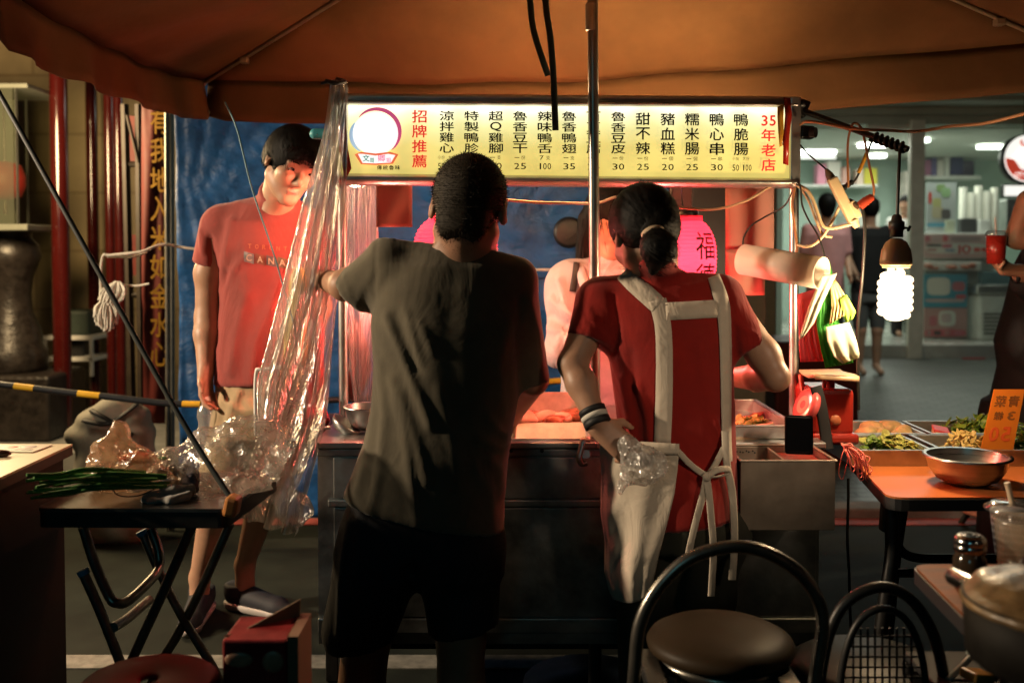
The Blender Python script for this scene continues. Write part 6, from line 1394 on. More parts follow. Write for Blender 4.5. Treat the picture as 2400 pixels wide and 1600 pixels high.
simple_person('shop worker in a white shirt behind the door frame', (2122, 480), 13.0, .2, 0, 'long', 0, -40, topm=mat('white_shirt', (.6, .6, .58), rough=.85, var=.06), legm=MATS['black_trousers'])
# person with a red cup cut by the right edge
YE = 3.9; t = thing('person', 'passer-by in black at the right edge raising a red cup', 'person', (at(2450, 0, YE).x, YE, 0))
he = Head(at(2480, 440, YE), RZ(-70) @ FRONT, 1.0); d = Sdf(); he.add(d); d.cone(he.P(0, -.02, -.05), at(2470, 590, YE), .05, .06, .03); d.loft(rows_px([(590, 2400, 2560, .09), (700, 2390, 2570, .11), (1000, 2390, 2570, .12)], YE), 2.2, .03)
d.cone(at(2480, 500, 3.95), at(2392, 560, 3.75), .05, .042, .02); d.cone(at(2392, 640, 3.75), at(2440, 680, 3.8), .034, .045, .02)
fingers(d, at(2388, 636, 3.74), (-1, -.1, .12), (.15, -.5, .9), (-.3, .6, .8), .17, .75); d.cone(at(2375, 560, 3.75), at(2410, 470, 3.72), .033, .04, .02)
for x in (2420, 2520): d.cone(at(x, 1000, YE), (at(x, 0, YE).x, YE, .07), .1, .05, .02)
V, F = d.mesh(.009); link_mesh('body', V, F, M['skin2'], t, True)
s = Sdf(); s.loft(rows_px([(560, 2415, 2580, .10), (620, 2385, 2600, .13), (720, 2362, 2600, .15), (800, 2338, 2600, .16), (860, 2345, 2600, .15), (1000, 2310, 2600, .16)], YE), 2.2, .03); s.cone(at(2440, 690, 3.82), at(2400, 665, 3.78), .06, .05, .03); s.cut(at(2400, 990, YE), (0, 0, -1))
clothes('jacket', s, m_bk, t, .012, [([(2360, 720), (2370, 800), (2340, 860)], .012, .016), ([(2345, 810), (2370, 850), (2390, 900)], .012, .014)], YE, .008, 5)
s = Sdf(); s.loft(rows_px([(940, 2310, 2600, .15), (1010, 2300, 2600, .15)], YE), 2.2, .03)
for x in (2390, 2510): s.cone(at(x, 980, YE), (at(x - 30, 0, YE).x, YE, .05), .14, .08, .03)
clothes('trousers', s, m_bk, t, .014, (), YE, .006)
mb = MB(); mb.lathe([(.024, 0), (.029, .006), (.029, .012), (.024, .018)], at(2374, 648, 3.745), 18, RY(80)); part('watch', mb, M['rubber'], t)
h_ = Sdf(); he.skull_hair(h_, .016); h_.ell(he.P(0, .115, -.03), (.07, .065, .075), he.M, .008, 's'); V, F = h_.mesh(.01); link_mesh('hair', V, F, M['hair'], t, True)
b_ = at(2334, 618, 3.72); hh = at(2334, 552, 3.72).z - b_.z; t = thing('takeaway_cup', 'red takeaway cup with clear lid held up at the right edge', 'cup', b_)
mb = MB(); mb.lathe([(0, 0), (.031, 0), (.036, hh), (0, hh)], b_, 28); part('body', mb, mat('red_cup', (.28, .02, .012), rough=.3, var=.15), t)
mb = MB(); mb.lathe([(.038, hh), (.038, hh + .008), (.033, hh + .018), (0, hh + .02)], b_, 28); part('lid', mb, MATS['clear_lid'] if 'clear_lid' in MATS else film('clear_lid', gloss=.4, haze=.12, bump=.05), t)
mb = MB(); mb.cyl(b_ + Vector((0, 0, hh)), b_ + Vector((-.006, 0, hh + .07)), .0035, n=8); part('straw', mb, M['white'], t)

# ------------------------------------------------------------------ clear plastic sheets over the left end of the cart
M['sheetfilm'] = film('clear_sheet', tint=(.97, .95, .94), gloss=.6, haze=.22, hazecol=(.9, .82, .78), rough=.2, bump=.7, bscale=9, stretch=(5, 5, .28), fscat=.25, frough=.5, transl=.8)
def curtain(L, Rr, nm, par, nu=70, nv=110, n=5, amp=.03, ph=0., seed=0, m=None):
    Lp = spline([at(*p) for p in L], 12); Rp = spline([at(*p) for p in Rr], 12); rg = random.Random(seed); mb = MB(); rows = []
    def samp(P, t_): q = t_ * (len(P) - 1); i = min(int(q), len(P) - 2); return P[i].lerp(P[i + 1], q - i)
    fr = [(rg.uniform(.6, 1.5) * n, rg.uniform(0, 6.3), rg.uniform(-1, 1)) for _ in range(5)]
    for j in range(nv + 1):
        t_ = j / nv; a, b = samp(Lp, t_), samp(Rp, t_); w = min(1, (b - a).length / .12); r_ = []
        for i in range(nu + 1):
            u = i / nu; y = sum(math.sin(2 * PI * f_ * u * (.7 + .3 * t_) + p_ + 2.2 * s_ * t_) for f_, p_, s_ in fr) / 3 * amp * w + .0022 * math.sin(31 * t_ + 17 * u + 3 * math.sin(9 * u)) * w + .0035 * (abs(math.sin(38 * u + 2 * math.sin(4 * t_))) ** .6) * w
            x = math.cos(2 * PI * fr[0][0] * u + fr[0][1]) * amp * .25 * w
            r_.append(a.lerp(b, u) + Vector((x, y, 0)))
        rows.append(r_)
    mb.grid(rows); return part(nm, mb, m or M['sheetfilm'], par)
t = thing('plastic_sheet', 'clear plastic sheet gathered at the sign end and tied to the folding table corner', 'plastic sheet', at(680, 1190, 2.6))
curtain([(776, 188, 2.84), (770, 235, 2.84), (754, 330, 2.82), (710, 480, 2.8), (668, 650, 2.76), (628, 800, 2.7), (606, 900, 2.64), (604, 1010, 2.55), (580, 1100, 2.42), (548, 1186, 2.26)], [(812, 188, 2.84), (812, 235, 2.84), (800, 330, 2.84), (790, 480, 2.84), (775, 650, 2.82), (745, 800, 2.78), (715, 900, 2.7), (672, 1010, 2.58), (610, 1110, 2.44), (556, 1192, 2.27)], 'front_fold', t, n=5, amp=.035, seed=2)
curtain([(786, 205, 2.86), (785, 330, 2.86), (752, 480, 2.84), (728, 650, 2.82), (690, 800, 2.8), (650, 950, 2.72), (625, 1050, 2.62), (580, 1150, 2.5), (560, 1215, 2.42)], [(818, 205, 2.86), (816, 330, 2.86), (812, 480, 2.86), (800, 650, 2.84), (785, 800, 2.82), (770, 950, 2.74), (750, 1050, 2.66), (725, 1150, 2.62), (700, 1255, 2.6)], 'hanging_fold', t, n=3.2, amp=.03, seed=5, ph=1)
curtain([(812, 425, 2.97), (810, 560, 3.0), (815, 700, 3.02), (820, 850, 3.03), (835, 975, 3.03)], [(878, 428, 2.98), (884, 560, 3.0), (886, 700, 3.02), (878, 850, 3.03), (865, 985, 3.02)], 'inner_fold', t, n=2.6, amp=.02, seed=9)
mb = MB(); mb.tube(pxline([(765, 190, 2.83), (785, 196, 2.8), (808, 192, 2.83), (790, 186, 2.86)], 5), .006, 8); mb.tube(pxline([(768, 192, 2.82), (752, 196, 2.82)], 3), .004, 6); part('tie_cord', mb, M['blackp'], t)
s = Sdf(); s.ell(at(690, 1190, 2.62), (.05, .03, .05), k=.02); s.ell(at(650, 1130, 2.6), (.05, .03, .06), k=.02); V, F = s.mesh(.007); N = s.grad(V); V = ripple(V, N, .012, 7, (30, 30, 30)); link_mesh('crumpled_end', V, F, M['sheetfilm'], t, True)
# ================================================================== BOOM ARM, BULB AND WIRES ON THE RIGHT POST
YB2 = 2.84
t = thing('boom_arm', 'black rod wound with cable reaching out from the right post', 'rod', at(1880, 265, YB2))
mb = MB(); mb.cyl(at(1876, 258, 2.9), at(2128, 350, 2.66), .0085, n=12); part('rod', mb, M['blackm'], t)
mb = MB(); mb.box(at(1880, 255, 2.9), (.03, .03, .05), (0, R(20), 0), .005); mb.cyl(at(1876, 243, 2.88), at(1884, 243, 2.88), .012, n=12); part('clamp', mb, M['blackm'], t)
mb = MB(); a = at(2045, 320, 2.735); b = at(2120, 347, 2.665); d = (b - a); u = d.normalized().orthogonal().normalized(); w = d.normalized().cross(u)
mb.tube([a + d * (i / 70) + (u * math.cos(i * .56) + w * math.sin(i * .56)) * .0125 for i in range(71)], .0042, 6); part('coiled_cable', mb, M['blackp'], t)
mb = MB(); mb.box(at(1890, 311, 2.9), (.04, .035, .038), (0, R(4), 0), .006); mb.cyl(at(1900, 311, 2.88), at(1912, 311, 2.87), .015, n=14); mb.cyl(at(1872, 311, 2.9), at(1884, 311, 2.9), .01, n=10)
solo('pipe_clamp', mb, M['blackp'], 'black knobbed clamp fixed on the right post below the rod', 'clamp')
def wire(name, pts, r_, m, lab, cat='wire', n=8):
    mb = MB(); mb.tube(pxline(pts, 8), r_, 8); return solo(name, mb, m, lab, cat)
M['brownw'] = mat('brown_wire', (.32, .13, .05), rough=.45, var=.1); M['blackw'] = mat('black_wire', (.014, .012, .01), rough=.45); M['creamw'] = mat('cream_wire', (.62, .46, .26), rough=.5)
wire('long_wire', [(1876, 292, 2.86), (1892, 285, 2.8), (1940, 291, 2.78), (2000, 302, 2.75), (2080, 306, 2.72), (2150, 308, 2.7), (2230, 296, 2.65), (2310, 289, 2.6), (2420, 262, 2.52)], .0042, M['brownw'], 'brown twin wire running from the right post out to the right')
wire('hanging_loop_wire', [(1988, 440, 2.8), (1987, 340, 2.78), (1996, 296, 2.76), (2008, 290, 2.76), (2022, 310, 2.76), (2036, 380, 2.77), (2048, 440, 2.78), (2045, 465, 2.79)], .0034, M['brownw'], 'brown wire looped over the black rod')
wire('thin_wire', [(1876, 340, 2.86), (1895, 362, 2.84), (1935, 396, 2.82), (1945, 412, 2.81)], .0024, M['blackw'], 'thin black wire entering the top of the power strip')
wire('dark_wire', [(2044, 330, 2.76), (2030, 365, 2.77), (2018, 395, 2.78), (2006, 420, 2.79), (1990, 432, 2.8), (1975, 442, 2.81)], [.0045, ] * 41, M['blackw'], 'short dark cable with a black plug behind the power strip') if False else None
t = thing('plug_lead', 'black plug lead taped in amber behind the power strip', 'plug', at(1990, 436, 2.82))
mb = MB(); mb.tube(pxline([(2044, 330, 2.78), (2032, 360, 2.79), (2018, 395, 2.8), (2006, 420, 2.81), (1996, 430, 2.82)], 6), .0032, 8); part('cable', mb, M['blackw'], t)
mb = MB(); mb.tube(pxline([(2032, 358, 2.788), (2022, 383, 2.797), (2012, 405, 2.805)], 5), .0056, 8); part('tape', mb, M['ambert'], t)
mb = MB(); mb.tube(pxline([(2000, 425, 2.82), (1988, 433, 2.82), (1974, 442, 2.82)], 3), [.0055, .0085, .006, .0085, .006, .009, .009], 10); part('plug', mb, M['blackp'], t)
# power strip
t = thing('power_strip', 'cream power strip dangling on wires beside the right post', 'power strip', at(1975, 470, 2.8))
a = at(1948, 418, 2.81); b = at(2002, 520, 2.80); d = (b - a).normalized(); mid = (a + b) / 2; ang = math.atan2(d.x, -d.z)
mb = MB(); mb.box(mid, (.028, .024, (b - a).length), (0, -ang, 0), .004); part('body', mb, M['creamw'], t)
mb = MB(); mb.cyl(b - d * .004, b + d * .018, .013, .008, 12); part('cable_end', mb, M['creamw'], t)
mb = MB(); mb.tube([a - d * .03, a - d * .012, a + d * .012], [.004, .011, .014], 10); part('end_cap', mb, mat('grey_cap', (.16, .1, .05), rough=.5), t)
mb = MB(); p = mid + d * .035 + Vector((.016, 0, .004)); mb.box(p, (.02, .022, .05), (0, -ang, 0), .003); part('socket', mb, M['creamw'], t)
t = thing('red_plug', 'red taped plug pushed into the cream power strip', 'plug', at(2025, 470, 2.79))
mb = MB(); mb.tube(pxline([(2046, 460, 2.79), (2036, 467, 2.79), (2026, 474, 2.79), (2014, 484, 2.79)], 3), [.006, .0115, .0105, .0125, .011, .0135, .012, .013, .0125, .012], 12); part('body', mb, mat('red_tape_plug', (.4, .05, .02), rough=.45, bump=.4, bscale=60), t)
mb = MB(); mb.tube(pxline([(2014, 484, 2.79), (2000, 478, 2.8), (1990, 472, 2.81)], 4), .010, 10); part('adaptor', mb, mat('smoky_plastic', (.08, .05, .03), rough=.2), t)
wire('cream_wire', [(2005, 522, 2.8), (1985, 528, 2.8), (1950, 535, 2.81), (1928, 528, 2.82), (1916, 500, 2.83), (1904, 466, 2.84), (1890, 445, 2.85), (1870, 434, 2.87)], .0052, M['creamw'], 'thick cream wire curving up from the power strip to the post')
wire('cream_wire', [(1970, 478, 2.83), (1955, 510, 2.83), (1935, 545, 2.83), (1912, 570, 2.84), (1890, 578, 2.85), (1868, 574, 2.87)], .0042, M['creamw'], 'thin cream wire crossing behind the power strip')
wire('black_wire', [(1866, 432, 2.86), (1876, 440, 2.85), (1880, 480, 2.84), (1895, 515, 2.83), (1915, 548, 2.82), (1930, 590, 2.8), (1940, 640, 2.79)], .0026, M['blackw'], 'thin black wire dropping from the post to the bundled bags')
wire('black_wire', [(1864, 430, 2.88), (1852, 460, 2.9), (1835, 485, 2.93), (1790, 510, 2.97), (1760, 530, 2.98), (1742, 560, 2.98), (1745, 592, 2.97), (1752, 600, 2.97)], .0026, M['blackw'], 'thin black wire curling down behind the plastic roll')
wire('lamp_wire', [(2020, 484, 2.79), (2026, 520, 2.79), (2026, 570, 2.79), (2020, 660, 2.8), (2012, 740, 2.82), (2010, 820, 2.84), (2012, 960, 2.85)], .0048, M['blackw'], 'thick black wire hanging straight down beside the bundled bags')
wire('tie_string', [(1862, 440, 2.87), (1857, 480, 2.87), (1862, 530, 2.87), (1868, 580, 2.87), (1862, 610, 2.87)], .004, M['brownw'], 'brown cord tied along the right post')
# hanging bulb
YL = 2.62
bc = at(2098, 690, YL)
t = thing('hanging_bulb', 'bright spiral bulb hanging from the black rod', 'lamp', bc)
mb = MB(); mb.tube(pxline([(2108, 340, 2.67), (2109, 350, 2.665), (2106, 420, 2.63), (2103, 510, YL)], 6), .0042, 8); part('cable', mb, M['blackw'], t)
mb = MB(); p0 = at(2101, 556, YL); p1 = at(2102, 504, YL)
mb.lathe([(0, 0), (.017, 0), (.017, .018), (.020, .02), (.020, .04), (.014, .044), (.012, .056), (.007, .06), (0, .06)], p0, 18); q = at(2112, 533, YL - .01); mb.cyl(q, q + Vector((.016, -.002, -.002)), .003, n=8); mb.box(q + Vector((.02, -.002, -.003)), (.007, .006, .016), (0, R(25), 0), .002)
part('socket', mb, M['blackp'], t)
mb = MB(); hz = at(2100, 620, YL); u_ = S(YL)
mb.lathe([(0, 62 * u_), (12 * u_, 61 * u_), (24 * u_, 52 * u_), (33 * u_, 34 * u_), (36 * u_, 12 * u_), (36 * u_, 0), (34 * u_, -2 * u_), (31 * u_, -4 * u_), (31 * u_, -8 * u_), (0, -8 * u_)], hz, 28); part('housing', mb, mat('bulb_housing', (.35, .25, .14), rough=.4, var=.1), t)
m = bpy.data.materials.new('bulb_tube'); m.use_nodes = True; n = m.node_tree.nodes; l = m.node_tree.links; n.remove(n['Principled BSDF'])   # frosted tube: glows and lets the arc's light out
em = n.new('ShaderNodeEmission'); em.inputs['Color'].default_value = (1., .78, .5, 1); em.inputs['Strength'].default_value = 7.; tp = n.new('ShaderNodeBsdfTransparent'); tp.inputs['Color'].default_value = (1, 1, 1, 1)
mx = n.new('ShaderNodeMixShader'); mx.inputs[0].default_value = .3; l.new(tp.outputs[0], mx.inputs[1]); l.new(em.outputs[0], mx.inputs[2]); l.new(mx.outputs[0], n['Material Output'].inputs['Surface']); M['cfl'] = m
bl = lamp('bulb_light', 'POINT', bc, 62, (1., .71, .4), .03)
mb = MB(); pts = []; rh = 31.5 * u_; top = at(2100, 640, YL).z; bot = at(2100, 742, YL).z
N_ = 150; turns = 6.2
for i in range(N_ + 1):
    f_ = i / N_; a = 2 * PI * turns * f_; rr_ = rh * min(1, .45 + 5 * f_) * (1 if f_ < .93 else 1 - .5 * (f_ - .93) / .07)
    pts.append(Vector((bc.x + rr_ * math.cos(a), YL + rr_ * math.sin(a), top + (bot - top) * f_)))
mb.tube(pts, 9.4 * u_, 8); mb.cyl((bc.x + .012, YL, hz.z - 6 * u_), (bc.x + .012, YL, top), .008, n=8); mb.cyl((bc.x - .012, YL, hz.z - 6 * u_), (bc.x - .012, YL, bot + .01), .009, n=8); mb.sphere((bc.x, YL, bot), (rh * .8, rh * .8, .012), 14)
part('tube', mb, M['cfl'], t)

# ================================================================== THINGS HUNG ON THE RIGHT POST
mb = MB(); a = at(1742, 608, 2.9); b = at(1926, 640, 2.72); d = (b - a).normalized(); up = Vector((0, 0, 1)); up = (up - d * up.dot(d)).normalized(); fw = d.cross(up)
M['rollplast'] = cloth_through('plastic_roll', (.72, .66, .58), (.7, .6, .5), fac=.45, var=.06, bump=.08, bscale=12, rough=.28)
t = thing('plastic_roll', 'wide milky plastic roll hung across the right post', 'roll', (a + b) / 2)
for q, nm in ((1.0, 'outer_layer'), (.86, 'inner_layer')):
    mb = MB(); r_ = .044 * q; mb.tube([a + d * (.004 * (1 - q) * 20), a.lerp(b, .5), b - d * (.004 * (1 - q) * 20)], r_, 28, caps=False); o = part(nm, mb, M['rollplast'], t); solidify(o, .002)
# bundle of striped bags
t = thing('bag_bundle', 'bundle of green, pink and white plastic bags hung below the plastic roll', 'bags', at(1930, 760, 2.76))
def drape(rows_px, m, nm, n=14, amp=.006, fr=4., ph=0.):
    mb = MB(); rows = []
    for j, (x0, x1, y0, y1, Y) in enumerate(rows_px): rows.append([at(x0 + (x1 - x0) * i / n, y0 + (y1 - y0) * i / n, Y + amp * math.sin(fr * i / n * 2 * PI + ph) * (j / len(rows_px))) for i in range(n + 1)])
    rs = []
    for k in range(len(rows) - 1):
        for s_ in range(4): rs.append([rows[k][i].lerp(rows[k + 1][i], s_ / 4) for i in range(n + 1)])
    rs.append(rows[-1]); mb.grid(rs); o = part(nm, mb, m, t); solidify(o, .002); return o
M['pinkbag'] = cloth_through('pink_thin_bag', (.75, .12, .14), (.8, .1, .12), fac=.5, var=.1, bump=.3, bscale=18, rough=.4)
M['greenbag'] = cloth_through('green_thin_bag', (.06, .32, .05), (.1, .5, .05), fac=.5, var=.55, vscale=40, bump=.3, bscale=30, rough=.4)
M['whitebag'] = cloth_through('white_thin_bag', (.74, .74, .62), (.7, .74, .5), fac=.45, var=.08, bump=.4, bscale=14, rough=.4)
drape([(1868, 1914, 690, 676, 2.8), (1872, 1922, 760, 760, 2.79), (1873, 1930, 810, 800, 2.78), (1876, 1945, 848, 846, 2.77)], M['pinkbag'], 'pink_bag')
drape([(1930, 1944, 610, 610, 2.78), (1922, 1958, 680, 680, 2.76), (1914, 1968, 760, 756, 2.75), (1925, 1990, 820, 815, 2.74), (1935, 2000, 862, 850, 2.74)], M['greenbag'], 'green_bag', 18, .01, 6)
drape([(1945, 1958, 660, 655, 2.75), (1950, 1985, 720, 700, 2.74), (1944, 1978, 760, 740, 2.73)], cloth_through('cream_thin_bag', (.7, .55, .25), (.7, .5, .2), fac=.4, var=.3, vscale=30, bump=.3, rough=.4), 'cream_bag', 14, .008, 4)
drape([(1935, 1990, 766, 755, 2.72), (1940, 2008, 800, 800, 2.71), (1955, 2014, 835, 830, 2.71), (1975, 2013, 852, 838, 2.72)], M['whitebag'], 'white_bag', 14, .012, 2)
drape([(1968, 1984, 702, 690, 2.735), (1975, 2006, 735, 730, 2.73), (1982, 1998, 756, 748, 2.73)], cloth_through('lime_thin_bag', (.35, .6, .08), (.4, .7, .1), fac=.4, var=.15, bump=.3, rough=.4), 'lime_bag', 10, .006, 2, 1)
drape([(1926, 1962, 645, 640, 2.735), (1915, 1950, 670, 664, 2.73), (1895, 1930, 720, 705, 2.73), (1880, 1908, 770, 756, 2.73), (1873, 1882, 796, 790, 2.735)], M['whitebag'], 'folded_white_bag', 10, .008, 2, 2)

# ================================================================== WEIGHING SCALE
YS_ = 2.78
M['scalered'] = mat('scale_red', (.3, .02, .012), rough=.3, var=.15, vscale=9, coat=.3)
t = thing('weighing_scale', 'red weighing scale with a tan tray on top, on the cart corner', 'scale', at(1945, 1040, YS_))
mb = MB(); pb(mb, 1902, 912, 2003, 1022, YS_, .17, .014); pb(mb, 1880, 1018, 2016, 1044, YS_ - .02, .22, .01); part('body', mb, M['scalered'], t)
mb = MB(); c = at(1888, 950, YS_ - .02); Ms = Matrix.Rotation(R(24), 3, 'Y') @ Matrix.Rotation(R(-76), 3, 'Z') @ Matrix.Rotation(R(90), 3, 'X')
mb.lathe([(0, .008), (.038, .009), (.048, .006), (.052, 0), (.050, -.012), (0, -.012)], c, 36, Ms); part('dial', mb, mat('dial_pink', (.62, .1, .1), rough=.25, coat=.4), t)
mb = MB(); mb.lathe([(.012, .0096), (.026, .0098)], c, 30, Ms); part('dial_ring', mb, mat('dial_ring', (.5, .2, .12), rough=.4), t)
mb = MB(); rows = []
for (x0, y0, x1, y1, Y) in ((1873, 868, 1968, 866, 2.92), (1880, 876, 1975, 872, 2.9), (1896, 884, 2005, 879, 2.8), (1905, 878, 2014, 884, 2.74), (1912, 888, 2013, 894, 2.735)): rows.append([at(x0 + (x1 - x0) * i / 6, y0 + (y1 - y0) * i / 6, Y) for i in range(7)])
mb.grid(rows); o = part('tray', mb, mat('tray_tan', (.5, .34, .2), rough=.4, var=.1), t); solidify(o, .006)
mb = MB(); mb.cyl(at(1945, 886, 2.84), at(1945, 918, 2.84), .014, n=14); mb.cyl(at(1932, 890, 2.82), at(1932, 914, 2.82), .006, n=10); mb.tube(pxline([(1876, 880, 2.9), (1882, 920, 2.86), (1888, 950, 2.82)], 4), .008, 8); part('stem', mb, M['scalered'], t)
mb = MB(); mb.tube(pxline([(1912, 905, 2.74), (1924, 950, 2.735), (1934, 1010, 2.73), (1940, 1052, 2.72)], 6), .0165, 8, flat=.12, up=(1, 0, 0)); part('strap', mb, M['rubber'], t)
mb = MB(); p = at(1958, 985, YS_ - .003); mb.lathe([(0, .003), (.014, .003), (.016, 0)], p, 20, Matrix.Rotation(R(90), 3, 'X')); part('plate', mb, mat('scale_plate', (.4, .12, .05), rough=.4), t)

# ================================================================== MONEY BOX WITH PHONE
YX = 2.47
t = thing('money_box', 'brown steel money box with two open compartments on the cart front', 'box', at(1840, 1240, YX))
M['boxsteel'] = mat('dull_box_steel', (.4, .33, .26), rough=.42, metal=.85, var=.3, vscale=5, bump=.1, bscale=30)
zt = at(1840, 1082, YX).z; zb = at(1840, 1242, YX).z; xa, xb = at(1736, 1100, YX).x, at(1958, 1100, YX).x; yb = 2.67; th = .005
mb = MB(); mb.bb(xa, xb, YX, YX + th, zb, zt, .001); mb.bb(xa, xb, yb - th, yb, zb + .006, zt, .001); mb.bb(xa, xa + th, YX + th, yb - th, zb + .006, zt); mb.bb(xb - th, xb, YX + th, yb - th, zb + .006, zt); mb.bb(xa + th, xb - th, YX + th, yb - th, zb + .003, zb + .008)
xm = at(1846, 1082, YX).x; mb.bb(xm - .003, xm + .003, YX + th, yb - th, zb + .01, zt - .002); part('body', mb, M['boxsteel'], t)
mb = MB(); e = .004
for (x0, x1, y0, y1) in ((xa - e, xb + e, YX - e, YX + th), (xa - e, xb + e, yb - th, yb + e), (xa - e, xa + th, YX + th, yb - th), (xb - th, xb + e, YX + th, yb - th)): mb.bb(x0, x1, y0, y1, zt + .0005, zt + .005, .0012)
part('rim', mb, M['boxsteel'], t)
mb = MB(); mb.bb(xm + .006, xb - .008, YX + .008, yb - .012, zt - .02, zt - .014, .002); part('red_lid', mb, mat('red_insert', (.18, .02, .012), rough=.4), t)
mb = MB()
for i in range(10): mb.sphere((xa + .012 + i * .008 + random.uniform(-.002, .002), yb - th - .001, zt - .014 + random.uniform(-.003, .003)), (.0022, .001, .0022), 8)
part('speck', mb, M['blackm'], t)
t = thing('phone', 'black phone standing upright in the money box', 'phone', at(1870, 1066, 2.55))
mb = MB(); a = at(1840, 1062, 2.54); b = at(1904, 976, 2.58); mid = (a + b) / 2; mb.box(mid, (.072, .009, .1), (R(-10), R(2), 0), .008, 3); part('body', mb, M['blackp'], t)
mb = MB(); mb.box(mid + Vector((0, -.0052, .0)), (.065, .0016, .09), (R(-10), R(2), 0), .003); part('screen', mb, mat('phone_glass', (.006, .006, .007), rough=.08), t)
# pink string and cable
t = thing('string_hank', 'hank of pink string hanging from the cart corner', 'string', at(2005, 1080, 2.62)); mb = MB()
p0 = at(1985, 1042, 2.64)
for k in range(16):
    x1 = random.uniform(1996, 2040); y1 = random.uniform(1075, 1128); w = random.uniform(6, 14)
    mb.tube(spline([p0 + Vector((random.uniform(-.012, .012), random.uniform(-.01, .01), 0)), at(x1 - w * .8, (1042 + y1) / 2, 2.6), at(x1 - w * .3, y1 - 5, 2.59), at(x1 + 2, y1, 2.59), at(x1 + w * .5, y1 - 12, 2.6), at(2006 + random.uniform(-6, 6), 1062, 2.62), p0], 6), .0016, 5)
mb.tube(pxline([(1982, 1046, 2.63), (1972, 1070, 2.62), (1966, 1110, 2.62), (1975, 1122, 2.62), (1984, 1090, 2.62), (1990, 1050, 2.63)], 6), .0014, 5)
part('loops', mb, mat('pink_string', (.75, .2, .16), rough=.5), t)
mb = MB(); mb.tube([p0 + Vector((.014 * math.cos(a), .014 * math.sin(a), .002 * math.sin(3 * a))) for a in np.linspace(0, 12, 40)], .002, 5); part('knot', mb, MATS['pink_string'], t)
wire('floor_cable', [(1988, 1120, 2.7), (1988, 1180, 2.7), (1986, 1260, 2.7), (1990, 1340, 2.7), (1992, 1420, 2.72), (1998, 1560, 2.74)], .004, M['blackw'], 'black cable hanging to the ground right of the cart')

# ================================================================== ORANGE TABLE WITH PANS
M['orangetop'] = mat('orange_laminate', (.55, .16, .045), spec=.2, rough=.42, var=.12, vscale=7, bump=.04, bscale=120)
TZ_ = at(2150, 1166, 2.36).z
def rounded(pts, r_, n=5):
    out = []; m_ = len(pts)
    for i in range(m_):
        p = Vector(pts[i]); a = (Vector(pts[i - 1]) - p).normalized(); b = (Vector(pts[(i + 1) % m_]) - p).normalized()
        for k in range(n + 1):
            t_ = k / n; out.append((p + a * r_) * (1 - t_) ** 2 + p * 2 * t_ * (1 - t_) + (p + b * r_) * t_ ** 2)
    return out
c0 = on_z(2082, 1166, TZ_); c1 = on_z(2560, 1164, TZ_); c3 = on_z(1985, 1062, TZ_); c3 = c0 + (c3 - c0) * ((3.22 - c0.y) / (c3.y - c0.y)); c2 = Vector((c1.x + (c3.x - c0.x), c3.y, TZ_))
t = thing('orange_table', 'orange topped folding table with black edge holding the food pans', 'table', ((c0.x + c1.x) / 2, (c0.y + c3.y) / 2, 0))
P4 = [(c0.x, c0.y, TZ_), (c1.x, c1.y, TZ_), (c2.x, c2.y, TZ_), (c3.x, c3.y, TZ_)]
o4 = rounded(P4, .05); mb = MB(); mb.poly([p - Vector((0, 0, .004)) for p in rounded(P4, .05)], (0, 0, .0045)); part('tabletop', mb, M['orangetop'], t)
mb = MB(); cx_, cy_ = (c0.x + c2.x) / 2, (c0.y + c2.y) / 2
ed = [Vector((cx_ + (p.x - cx_) * 1.006, cy_ + (p.y - cy_) * 1.01, TZ_ - .032)) for p in rounded(P4, .05)]; mb.poly(ed, (0, 0, .0278)); part('edge', mb, M['rubber'], t)
def px_leg(mb, pts, r_): mb.tube(pxline(pts, 6), r_, 10)
mb = MB(); px_leg(mb, [(2078, 1175, 2.44), (2086, 1195, 2.43), (2090, 1300, 2.42), (2070, 1440, 2.4), (2050, 1640, 2.4)], .017); part('leg', mb, M['blackm'], t)
mb = MB(); mb.box(at(2084, 1212, 2.44), (.042, .03, .07), (0, R(3), 0), .006); part('leg_bracket', mb, M['blackm'], t)
mb = MB(); px_leg(mb, [(2100, 1260, 2.45), (2112, 1290, 2.46), (2150, 1306, 2.5), (2250, 1308, 2.55), (2500, 1308, 2.6)], .012); px_leg(mb, [(2085, 1342, 2.43), (2250, 1342, 2.5), (2500, 1340, 2.6)], .011); part('stretcher', mb, M['blackm'], t)
mb = MB(); px_leg(mb, [(2118, 1180, 2.8), (2100, 1300, 2.8), (2078, 1520, 2.8)], .015); part('leg', mb, M['blackm'], t)
for xx in (.62, 1.25):
    mb = MB(); mb.tube([(c0.x + xx, 2.42, TZ_ - .03), (c0.x + xx, 2.42, .3), (c0.x + xx + .02, 2.4, .01)], .016, 10); part('leg', mb, M['blackm'], t)
gpan = 'steel food pans on the orange table'
def quad_pan(px4, Yf, Yb, lab, hgt=.042):
    x0, x1 = px4; return open_pan((at(x0, 1050, Yf).x, at(x1, 1050, Yf).x), Yf, Yb, TZ_ + .001, hgt, lab, M['pansteel'], group=gpan, rim=.01)
quad_pan((1996, 2180), 2.71, 2.93, 'front left steel pan of yellow cabbage on the orange table')
quad_pan((2000, 2160), 2.96, 3.17, 'rear left steel pan of fried tofu on the orange table')
quad_pan((2214, 2440), 2.71, 2.93, 'front right steel pan of noodles behind the orange price card')
quad_pan((2186, 2440), 2.96, 3.17, 'rear right steel pan of dark greens at the frame edge')
zc = TZ_ + .02
cc = lambda px, Y: Vector((at(px, 1000, Y).x, Y, zc))
leaf_pile('cut_cabbage', cc(2088, 2.82), (.08, .08, .045), 120, M['cabbage'], 'yellow green cabbage in the front pan of the orange table', 'cabbage', None, .014, 8, 2.0)
